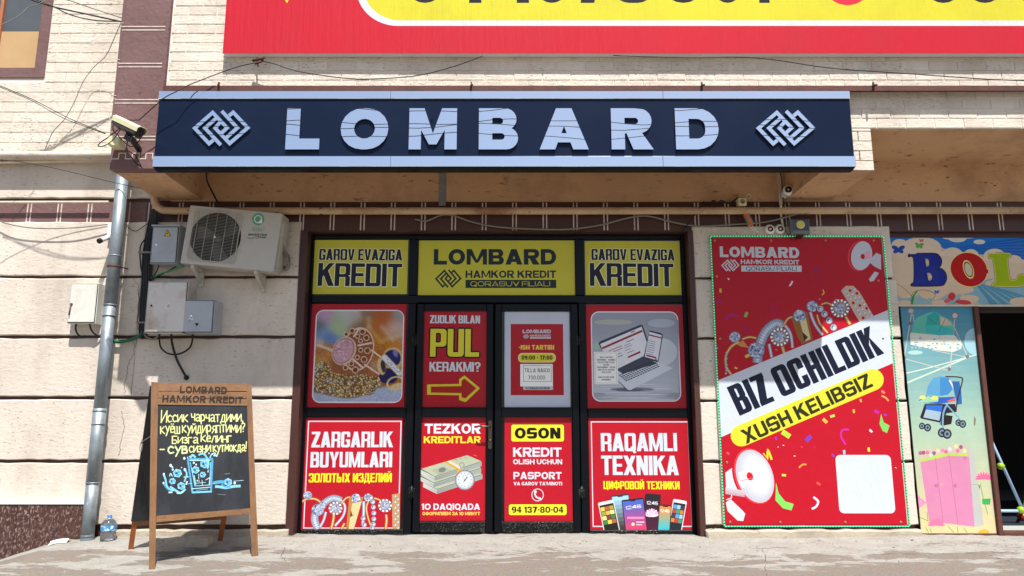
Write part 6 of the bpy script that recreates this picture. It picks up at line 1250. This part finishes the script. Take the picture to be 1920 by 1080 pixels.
A.poly([V(*p) for p in ((215, 790), (350, 790), (445, 790), (450, 850), (380, 860), (330, 930), (190, 900), (180, 890))], (38, 34, 42)); A.poly([V(*p) for p in ((225, 830), (340, 845), (325, 915), (205, 890))], (150, 170, 186)); A.poly([V(*p) for p in ((225, 800), (350, 800), (340, 850), (225, 830))], (40, 100, 190)); A.poly([V(*p) for p in ((360, 870), (425, 880), (415, 940), (345, 955), (330, 940))], (34, 28, 30))
A.line([V(385, 790), V(355, 860), V(350, 980)], 3.4, (110, 150, 184)); A.line([V(385, 800), V(480, 905)], 2.6, (110, 150, 184)); A.line([V(190, 900), V(215, 800)], 1.6, (40, 34, 36))
for x, y, r in ((195, 955, 26), (237, 967, 30), (345, 1005, 36), (384, 1015, 38), (468, 930, 26), (500, 940, 30)): A.ell(*V(x, y), r / 4 * .9, r / 4, (36, 36, 40), n=14); A.ell(*V(x, y), r / 7, r / 6, (110, 130, 150), n=10); A.ell(*V(x, y), r / 14, r / 12, (40, 44, 50), n=8)
# wardrobe
def Wd(x, y): return (1680 + x / 4.5, 800 + y / 4.5)
A.poly([Wd(*p) for p in ((590, 170), (655, 190), (740, 830), (665, 850))], (172, 174, 168)); A.poly([Wd(*p) for p in ((195, 210), (230, 190), (420, 180), (470, 160), (540, 140), (600, 170), (615, 240), (663, 845), (280, 800), (200, 270))], (196, 124, 158)); A.poly([Wd(*p) for p in ((195, 210), (230, 190), (420, 180), (470, 160), (540, 140), (600, 170), (612, 240), (440, 230), (320, 265), (205, 290))], (190, 170, 158)); A.poly([Wd(*p) for p in ((205, 275), (320, 245), (440, 222), (612, 230), (613, 250), (440, 245), (330, 272), (208, 298))], (166, 196, 76))
for x, y, c in ((232, 220, (136, 88, 110)), (265, 218, (196, 110, 140)), (320, 224, (136, 88, 110)), (355, 203, (190, 200, 150)), (392, 200, (206, 130, 160)), (422, 212, (196, 100, 130)), (548, 172, (136, 88, 110)), (520, 203, (206, 110, 140)), (580, 205, (196, 206, 140)), (505, 165, (190, 206, 140)), (205, 222, (150, 100, 120)), (295, 240, (180, 196, 190)), (455, 190, (190, 200, 196))): A.ell(*Wd(x, y), 3.6, 4, c, n=12)
for a_, b_ in (((332, 262), (398, 815)), ((445, 235), (523, 830))): A.line([Wd(*a_), Wd(*b_)], .7, (140, 90, 110), False)
for x, y, c in ((340, 498, (110, 50, 80)), (387, 488, (190, 170, 70)), (499, 498, (120, 50, 110)), (580, 265, (130, 90, 90))): A.ring(*Wd(x, y), 2.8, 3, 1, c, n=8)
for x, y, c in ((190, 640, (226, 130, 170)), (340, 830, (222, 110, 150)), (740, 440, (222, 100, 140))):
    for k in range(9): t = math.pi * (1 + k / 8.) if y != 640 else k * .7; A.ell(Wd(x, y)[0] + 9 * math.cos(t), Wd(x, y)[1] + 6 * math.sin(t) * (-1 if y != 640 else 1) * -1, 8, 2.2, c, math.degrees(t), 8)
A.ell(*Wd(740, 890), 10, 5, (230, 160, 60)); A.ell(*Wd(800, 645), 5, 6, (232, 170, 170)); A.poly([Wd(725, 610), Wd(800, 605), Wd(795, 660), Wd(730, 655)], (50, 160, 80))
A.line([Wd(710, 480), Wd(740, 620), Wd(775, 740)], 1.2, (60, 150, 70), False)
for x0_, y0_, x1_, y1_ in ((270, 800, 262, 720), (200, 765, 270, 795), (300, 895, 285, 860), (440, 840, 490, 895), (525, 895, 515, 845), (250, 850, 275, 895), (600, 895, 570, 850), (195, 895, 195, 850)): A.line([Wd(x0_, y0_), Wd(x1_, y1_)], 1.4, (90, 160, 50), False)
A.poly([V(585, 880), V(600, 905), V(592, 960), V(582, 940)], (120, 110, 90)); A.line([Wd(585, 492), Wd(640, 486), Wd(705, 492)], 1, (150, 140, 130)); A.poly([Wd(695, 490), Wd(708, 500), Wd(706, 540)], (90, 80, 70))
A.build('picture_panel', 'art_matte', None, back=.01, label='tall panel picturing a crib, a stroller and a pink wardrobe', cat='poster')
# door frame, threshold and dark room of the next shop
fr_ = thing('shop_doorway', 'open dark doorway with brown wooden frame at right edge', 'doorway', (4.9, YN2, 0))
MB().box(xrr + .002, xrr + .042, Y3 - .03, Y3 + .08, .0, zb_ - .016, .004).build('door_jamb', 'rust', fr_)
MB().box(xl, xrr + .0, Y3 - .01, Y3 + .1, .0, zb3 - .003, .004).box(xrr + .043, 6, Y3 - .03, Y3 + .08, -.02, .028, .004).build('threshold', 'rust', fr_)
MB().box(XR1, 5.9, Y3 + .12, Y3 + .14, .03, 1.98).build('x', 'dark', fr_) if False else None
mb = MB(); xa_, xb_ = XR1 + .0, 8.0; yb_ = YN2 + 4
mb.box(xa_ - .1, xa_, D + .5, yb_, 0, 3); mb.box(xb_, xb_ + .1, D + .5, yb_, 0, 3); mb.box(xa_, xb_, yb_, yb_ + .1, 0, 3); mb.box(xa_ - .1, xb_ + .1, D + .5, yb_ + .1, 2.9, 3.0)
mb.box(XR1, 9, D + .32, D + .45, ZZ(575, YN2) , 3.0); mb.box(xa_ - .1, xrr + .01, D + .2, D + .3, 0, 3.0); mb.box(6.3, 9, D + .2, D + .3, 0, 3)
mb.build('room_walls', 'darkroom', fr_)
MB().box(xa_, xb_, Y3 + .09, yb_, .02, .035).build('room_floor', mk('white_tile', (196, 198, 190), .25, var=.05), fr_)
MB().box(xrr + .1, xb_, Y3 + .32, Y3 + 2.4, .036, .05).build('floor_mat', mk('dark_mat', (26, 34, 46), .7), fr_)
st = thing('drying_stand', 'folding stand of pale tubes with lime green joints inside the dark doorway', 'stand', tuple(at(1900, 960, Y3 + .5)))
ys_ = Y3 + .35
for a_, b_ in (((1835, 775), (1916, 952)), ((1850, 958), (1916, 958)), ((1916, 958), (1960, 850))): MB().tube([at(*a_, ys_), at(*b_, ys_)], .014, 8).build('tube', mk('pale_blue_tube', (150, 176, 206), .35), st)
for p, r in (((1876, 874), .032), ((1914, 956), .034)): MB().lathe([(0, -.03), (r * .8, -.026), (r, 0), (r * .8, .026), (0, .03)], at(*p, ys_), (0, 1, 0), 12).build('joint', mk('lime_plastic', (140, 176, 30), .4), st)
bl_ = thing('toy_ball', 'dark red toy part by the green joint in the doorway', 'toy', tuple(at(1918, 972, ys_ + .2)))
MB().lathe([(.0, -.05), (.035, -.035), (.05, 0), (.035, .035), (0, .05)], at(1918, 970, ys_ + .2), (0, 0, 1), 14).build('shell', mk('toy_red', (130, 30, 30), .4), bl_)
# upper filler between lintel and sign
MB().box(XR1 + .002, XE, YN2 + .02, D + .35, zt_ - .02, ZB0).build('lintel', 'brown', bld)
# ================================================================ chalkboard
FL, FR = on_ground(285, 1067), on_ground(478, 1044); RL, RR_ = on_ground(240, 1030), on_ground(417, 1014)
ub = (FR - FL); wb = ub.length; ub.normalize()
midL, midR = (FL + RL) / 2, (FR + RR_) / 2
r = ray(290, 716); nb_ = Vector((-ub.y, ub.x, 0))      # top hinge line lies above the middle of the footprint
om = (midL * .62 + FL * .38)
t_ = (om).dot(Vector((-ub.y, ub.x, 0))) / r.dot(Vector((-ub.y, ub.x, 0))); TL = CAM + r * t_
vb_ = (TL - FL); vb_ = (vb_ - ub * vb_.dot(ub)).normalized()
PC = Plane(FL, ub, vb_)
cb = thing('chalkboard', 'wooden A frame chalkboard with yellow Cyrillic lettering and a drawn glass of iced water', 'chalkboard', tuple(FL))
def pb2(mb, pts, d0, d1):
    return mb.prism([PC.w(*p) for p in pts], PC.n * d0, PC.n * d1)
def pq(*ps): return [tuple(PC.px(*p)) for p in ps]
pb2(MB(), pq((279, 1067), (291, 1067), (297, 717), (283.5, 716)), -.022, .0).build('leg', 'wood', cb)
pb2(MB(), pq((472, 1045), (484.5, 1044), (471.5, 721), (462, 721)), -.022, .0).build('leg', 'wood', cb)
for a_, b_, c_, d_ in ((717.5, 733, 718, 732), (733.8, 746, 733.6, 745.6), (746.6, 758.5, 747, 759.5)):
    pb2(MB(), pq((296.8 - (a_ - 717) * .02, b_), (463 + (b_ - 717) * .025, d_ + 1), (462.3 + (a_ - 717) * .03, c_ + 1), (296.8 - (a_ - 717) * .02, a_)), -.018, -.003).build('header_plank', 'woodh', cb)
pb2(MB(), pq((293.2, 979), (471, 963), (470.6, 953), (293.4, 967)), -.02, -.002).build('bottom_rail', 'woodh', cb)
pb2(MB(), pq((293.4, 966.5), (470.4, 952.5), (463.7, 760.8), (296.2, 759.8)), -.014, -.009).build('board', 'slate', cb)
# rear half
yh = PC.w(*PC.px(283, 818)).y
RL2, RR2 = RL, RR_; TLb, TRb = PC.w(*PC.px(284, 717)) , PC.w(*PC.px(471, 721))
yb2 = Vector((-ub.y, ub.x, 0)) * .03
ur = (RR2 - RL2).normalized()
def rp(t, s_): a_ = (TLb + yb2).lerp(RL2, s_); b_ = (TRb + yb2).lerp(RR2, s_); return a_.lerp(b_, t)
for t0, t1 in ((0, .055), (.945, 1)): MB().prism([rp(t0, 0), rp(t1, 0), rp(t1, 1), rp(t0, 1)], (0, 0, 0), nb_ * .02).build('rear_leg', mk('orange_wood', (150, 82, 40), .45, var=.2, vs=6), cb)
MB().prism([rp(-.01, .02), rp(1.01, .02), rp(1.01, .83), rp(-.01, .83)], nb_ * -.004, nb_ * -.012).build('rear_board', 'slate', cb)
MB().prism([rp(.05, .82), rp(.95, .82), rp(.95, .86), rp(.05, .86)], nb_ * .0, nb_ * .018).build('rear_rail', 'wood', cb)
MB().tube(spline([PC.w(*PC.px(283, 818)), at(277, 822, yh + .04), at(270, 826, yh + .1), at(264, 832, yh + .14)], 4), .004, 6).tube(spline([at(266, 824, yh + .12), at(262, 840, yh + .12), at(265, 847, yh + .12), at(268, 830, yh + .12)], 4), .003, 5).build('stay_hook', 'wire_grey', cb)
# lettering
PT = Plane(FL + PC.n * .0005, ub, vb_)
A = Art(PT)
hd = dict(s=.2, t=.17, r=.5, gap=.12)
A.text('LOMBARD', (337, 736.5), (425, 738), 12.5, hd, (44, 38, 34)); A.text('HAMKOR KREDIT', (304, 753.5), (455, 756), 12.5, hd, (44, 38, 34))
A.build('header_lettering', 'art_matte', cb, back=0, clip=False)
HW = {'и': ([[(0, 1), (0, 0), (.6, 1), (.6, 0)]], .6), 'И': ([[(0, 1.7), (0, -.05), (.75, 1.65), (.75, 0)]], .75), 'с': ([[(.55, .8), (.3, 1), (.05, .75), (0, .35), (.2, 0), (.55, .12)]], .55), 'к': ([[(0, 1), (0, 0)], [(.55, 1), (.05, .5), (.6, 0)]], .6),
      'ч': ([[(0, 1), (.05, .5), (.5, .5)], [(.5, 1), (.5, 0)]], .5), 'а': ([[(.08, .88), (.32, 1.02), (.58, .86), (.58, .06), (.68, -.02)], [(.56, .52), (.22, .52), (.03, .26), (.2, 0), (.54, .16)]], .64), 'р': ([[(0, 1), (0, -.35)], [(0, .95), (.4, 1), (.58, .6), (.42, .15), (0, .12)]], .58), 'т': ([[(0, 1), (.62, 1)], [(.31, 1), (.31, 0)]], .62),
      'д': ([[(.12, 0), (.3, 1), (.58, 1), (.58, 0)], [(0, -.25), (0, 0), (.7, 0), (.7, -.25)]], .7), 'м': ([[(0, 0), (.05, 1), (.36, .3), (.68, 1), (.74, 0)]], .74), 'у': ([[(0, 1), (.28, .35)], [(.58, 1), (.1, -.4)]], .58), 'ё': ([[(0, .5), (.5, .55), (.42, .95), (.12, .95), (0, .5), (.1, .05), (.52, .1)], [(.1, 1.25), (.14, 1.27)], [(.38, 1.25), (.42, 1.27)]], .52),
      'е': ([[(0, .5), (.5, .55), (.42, .95), (.12, .95), (0, .5), (.1, .05), (.52, .1)]], .52), 'ш': ([[(0, 1), (0, 0), (.74, 0), (.74, 1)], [(.37, 1), (.37, 0)]], .74), 'й': ([[(0, 1), (0, 0), (.6, 1), (.6, 0)], [(.12, 1.28), (.3, 1.2), (.46, 1.3)]], .6), 'я': ([[(.55, 0), (.55, 1), (.15, .95), (.05, .68), (.2, .45), (.55, .45)], [(.3, .45), (0, 0)]], .55),
      'п': ([[(0, 0), (0, 1), (.56, 1), (.56, 0)]], .56), 'Б': ([[(.6, 1.25), (0, 1.25), (0, 0), (.45, 0), (.6, .3), (.45, .6), (0, .6)]], .6), 'з': ([[(0, .9), (.3, 1), (.48, .78), (.2, .52), (.5, .4), (.5, .12), (.25, 0), (0, .1)]], .5), 'г': ([[(0, 0), (0, 1), (.45, 1)]], .45), 'л': ([[(0, 0), (.25, 1), (.52, 1), (.58, 0)]], .58),
      'н': ([[(0, 1), (0, 0)], [(.55, 1), (.55, 0)], [(0, .5), (.55, .5)]], .55), 'о': ([[(.3, 1), (.04, .75), (.04, .25), (.3, 0), (.56, .25), (.56, .75), (.3, 1)]], .6), 'в': ([[(0, 0), (0, 1), (.4, .95), (.45, .65), (.05, .55), (.5, .45), (.5, .05), (0, 0)]], .5), '?': ([[(0, 1.1), (.2, 1.3), (.45, 1.1), (.4, .8), (.2, .6), (.2, .35)], [(.2, .02), (.22, .04)]], .45),
      '!': ([[(.08, 1.5), (.05, .4)], [(.03, .02), (.05, .03)]], .15), ',': ([[(.08, .1), (0, -.25)]], .12), '-': ([[(0, .45), (.5, .45)]], .5), ' ': ([], .25)}
rh = random.Random(2)
def hand(A, txt, p0, p1, xh, pw, col):
    wsum = sum(HW[c][1] for c in txt) + .16 * (len(txt) - 1); L_ = math.hypot(p1[0] - p0[0], p1[1] - p0[1]); sx = (L_ - pw) / wsum; x = pw / 2; dx, dy = (p1[0] - p0[0]) / L_, (p1[1] - p0[1]) / L_
    for c in txt:
        st_, wd_ = HW[c]; jy = rh.uniform(-.8, .8); jr = rh.uniform(-.05, .05)
        for s_ in st_:
            pts = [(p0[0] + (x + px_ * sx + py_ * jr * xh) * dx - 0 * dy, p0[1] + (x + px_ * sx) * dy - py_ * xh + jy) for px_, py_ in s_]
            g = A.grp()
            for q in pts: A.ell(q[0], q[1], pw / 2, pw / 2, col, n=8, g=g)
            for a_, b_ in zip(pts, pts[1:]): A.poly(thick([Vector(a_), Vector(b_)], pw * rh.uniform(.9, 1.05)), col, g)
        x += (wd_ + .16) * sx
YT = (196, 200, 132)
PT2 = Plane(FL - PC.n * .0078, ub, vb_); A = Art(PT2)
hand(A, 'Иссик', (301, 791), (353, 791), 13, 2.2, YT); hand(A, 'чарчатдими,', (358, 789.5), (457, 790), 13, 2.2, YT)
hand(A, 'куёш', (300, 812.5), (338, 812), 13, 2.2, YT); hand(A, 'куйдиряптими?', (341, 811.5), (460, 810), 13, 2.2, YT)
hand(A, 'Бизга', (322, 831), (372, 831), 11, 2.2, YT); hand(A, 'келинг', (376, 828.5), (435, 829), 11.5, 2.2, YT)
hand(A, '-', (299, 846), (309, 846), 9, 2.6, YT); hand(A, 'сув', (314, 850.5), (352, 849.5), 13, 3.0, (186, 204, 144)); hand(A, 'сизни', (354, 848), (396, 847), 11.5, 2.2, YT); hand(A, 'кутмокда!', (399, 846.5), (463, 845.5), 11.5, 2.2, YT)
A.build('lettering', mk('chalk_print', (255, 255, 255), .8, var=.18, vs=30, attr=True), cb, back=0, clip=False)
A = Art(PT2); CB, CB2, CW = (66, 146, 184), (116, 180, 202), (168, 202, 212)
def Gz(x, y): return (290 + x / 9, 840 + y / 9)
def gl(pts, w_, c, sm=False): A.line([Gz(*p) for p in pts], w_, c, sm)
gl([(550, 185), (980, 180)], 3.2, CB); gl([(560, 200), (640, 765)], 3.6, CB); gl([(975, 185), (950, 750)], 3.6, CB); gl([(640, 750), (960, 735)], 3.2, CB2); gl([(620, 690), (940, 660)], 1.4, CW); gl([(600, 240), (680, 640), (930, 625), (945, 240)], 1.6, CB2); gl([(590, 210), (940, 205)], 2.0, CW); gl([(700, 715), (900, 690)], 1.6, CB); gl([(860, 540), (930, 500), (920, 620)], 1.4, CW); gl([(740, 440), (745, 530)], 1, CW); gl([(800, 540), (805, 640)], 1, CW); gl([(690, 595), (860, 580)], .9, CW); gl([(665, 460), (690, 620)], 2.4, CB2)
def cube(x, y, s_, rot=0):
    pts = [(x + s_ * math.cos(rot + k * 1.047), y + s_ * .95 * math.sin(rot + k * 1.047)) for k in range(6)]; A.poly([Gz(*p) for p in pts], CB2); A.poly([Gz(x + (p[0] - x) * .74, y + (p[1] - y) * .74) for p in pts], CB); gl([(x, y), pts[0]], .9, CW); gl([(x, y), pts[2]], .9, CW); gl([(x, y), pts[4]], .9, CW); A.ell(*Gz(x - s_ * .2, y), s_ / 30, s_ / 34, (40, 60, 84), n=7)
for x, y, s_, r_ in ((385, 425, 80, .2), (840, 270, 78, .5), (690, 370, 70, .3), (812, 450, 55, .1), (450, 640, 72, .4), (300, 560, 60, .8), (1240, 575, 72, 0.5)): cube(x, y, s_, r_)
for pts, w_, c in (([(150, 440), (185, 540), (205, 640), (260, 700), (330, 715)], 3.4, CB2), ([(145, 590), (190, 660), (240, 710)], 2.6, CB), ([(260, 650), (360, 720), (440, 755), (520, 690)], 4, CB2), ([(235, 750), (300, 745)], 3, CW), ([(500, 570), (540, 450), (520, 370)], 3, CB2), ([(550, 560), (530, 620)], 3, CW), ([(250, 480), (270, 430), (300, 480)], 1.6, CW), ([(370, 760), (440, 765), (500, 720)], 2, CW), ([(740, 120), (800, 95), (860, 130), (910, 250), (890, 350)], 3.4, CB2), ([(600, 165), (640, 120), (690, 160)], 4, CB2), ([(930, 170), (960, 110), (1010, 90)], 2.4, CB2), ([(990, 130), (1050, 128)], 2.2, CW),
                   ([(990, 590), (1120, 570), (1180, 580)], 6, CB), ([(1020, 650), (1100, 655), (1200, 670), (1320, 650), (1450, 640)], 5, CB2), ([(1130, 610), (1180, 650), (1280, 660)], 3, CB), ([(1330, 560), (1500, 545)], .8, CW), ([(1060, 780), (1200, 790)], .8, (110, 120, 130)), ([(1180, 440), (1270, 430)], .8, (130, 140, 150)), ([(560, 605), (620, 600)], .8, CW), ([(970, 600), (1010, 590)], .8, CW)): gl(pts, w_, c, True)
for x, y, r_ in ((270, 295, 2.6), (300, 325, 1.6), (305, 365, 2), (500, 175, 2.4), (555, 160, 1.2), (585, 145, 1), (455, 330, 1), (155, 440, 2), (150, 590, 2), (510, 365, 2.6), (560, 485, 1.4), (500, 490, 1.2), (905, 375, 1), (900, 400, 1.2), (720, 550, 1.4), (750, 560, 1), (1015, 95, 2), (1045, 128, 2), (915, 90, 1.4), (970, 100, 1.4), (850, 75, 1.8), (1350, 590, 2.4), (660, 250, 2), (700, 280, 1.6)): A.ell(*Gz(x, y), r_, r_ * 1.2, CW, n=8)
A.build('glass_drawing', bpy.data.materials['chalk_print'], cb, back=0, clip=False)
# ================================================================ small things on the ground
p = on_ground(367, 1027); pbk = MB(); rng = random.Random(4)
bw, bh, bd = .095, .075, .06; ring = rr(-bw, -bd, bw, bd, .02, 3)
top = [(x * .93, y * .9) for x, y in ring]; n = len(ring)
vs = [(p.x + x + rng.uniform(-.003, .003), p.y + .06 + y + rng.uniform(-.003, .003), p.z - .01) for x, y in ring] + [(p.x + x + rng.uniform(-.003, .003), p.y + .06 + y, p.z + bh * .88 + rng.uniform(-.004, .004)) for x, y in ring] + [(p.x + x, p.y + .06 + y, p.z + bh + rng.uniform(-.003, .003)) for x, y in top]
pbk.add(vs, [(k * n + i, k * n + (i + 1) % n, (k + 1) * n + (i + 1) % n, (k + 1) * n + i) for k in range(2) for i in range(n)] + [tuple(range(2 * n, 3 * n))])
pbk.build('paving_block', mk('weathered_block', (182, 170, 150), .95, var=.22, vs=14, bump=1, bs=50), None, label='grey concrete paving block lying on the ground under the chalkboard', cat='block')
bt = thing('water_bottle', 'large clear water bottle with blue label beside the downpipe', 'bottle', (XX(203, 1000, D - .13), D - .13, gz(-3.6, 6.5)))
bx_, by_ = bt.location.x, bt.location.y; b0 = bt.location.z + .004
SB_ = .86
clr = mk('clear_plastic', (226, 236, 242), .08, var=0, trans=.92, ior=1.25)
def sc(p): return [(r * SB_, h * SB_) for r, h in p]
MB().lathe(sc([(0, 0), (.06, .0), (.07, .012), (.068, .04), (.07, .06), (.066, .075), (.07, .09), (.07, .15), (.064, .17), (.045, .195), (.02, .212), (.02, .225)]), (bx_, by_, b0), (0, 0, 1), 20).build('body', clr, bt)
MB().lathe(sc([(.0712, .095), (.0712, .145)]), (bx_, by_, b0), (0, 0, 1), 20).build('label_band', mk('blue_label', (60, 140, 190), .4, var=.2, vs=30, pits=(220, 226, 230), pscale=(30, 30, 30), pth=.5), bt)
MB().lathe(sc([(.022, .222), (.022, .238), (0, .24)]), (bx_, by_, b0), (0, 0, 1), 14).build('cap', mk('blue_cap', (40, 110, 190), .4), bt)
q = on_ground(88, 1040, -.1); wz = gz(q.x, q.y)
mb = MB(); vs = [(q.x + i * .05, q.y + j * .035, gz(q.x + i * .05, q.y + j * .035) + .006 + .012 * ((i * 3 + j * 5) % 3)) for j in range(3) for i in range(4)]
mb.add(vs, [(j * 4 + i, j * 4 + i + 1, j * 4 + i + 5, j * 4 + i + 4) for j in range(2) for i in range(3)]).build('paper_scrap', 'paper', None, label='crumpled scrap of white paper by the granite plinth', cat='litter')
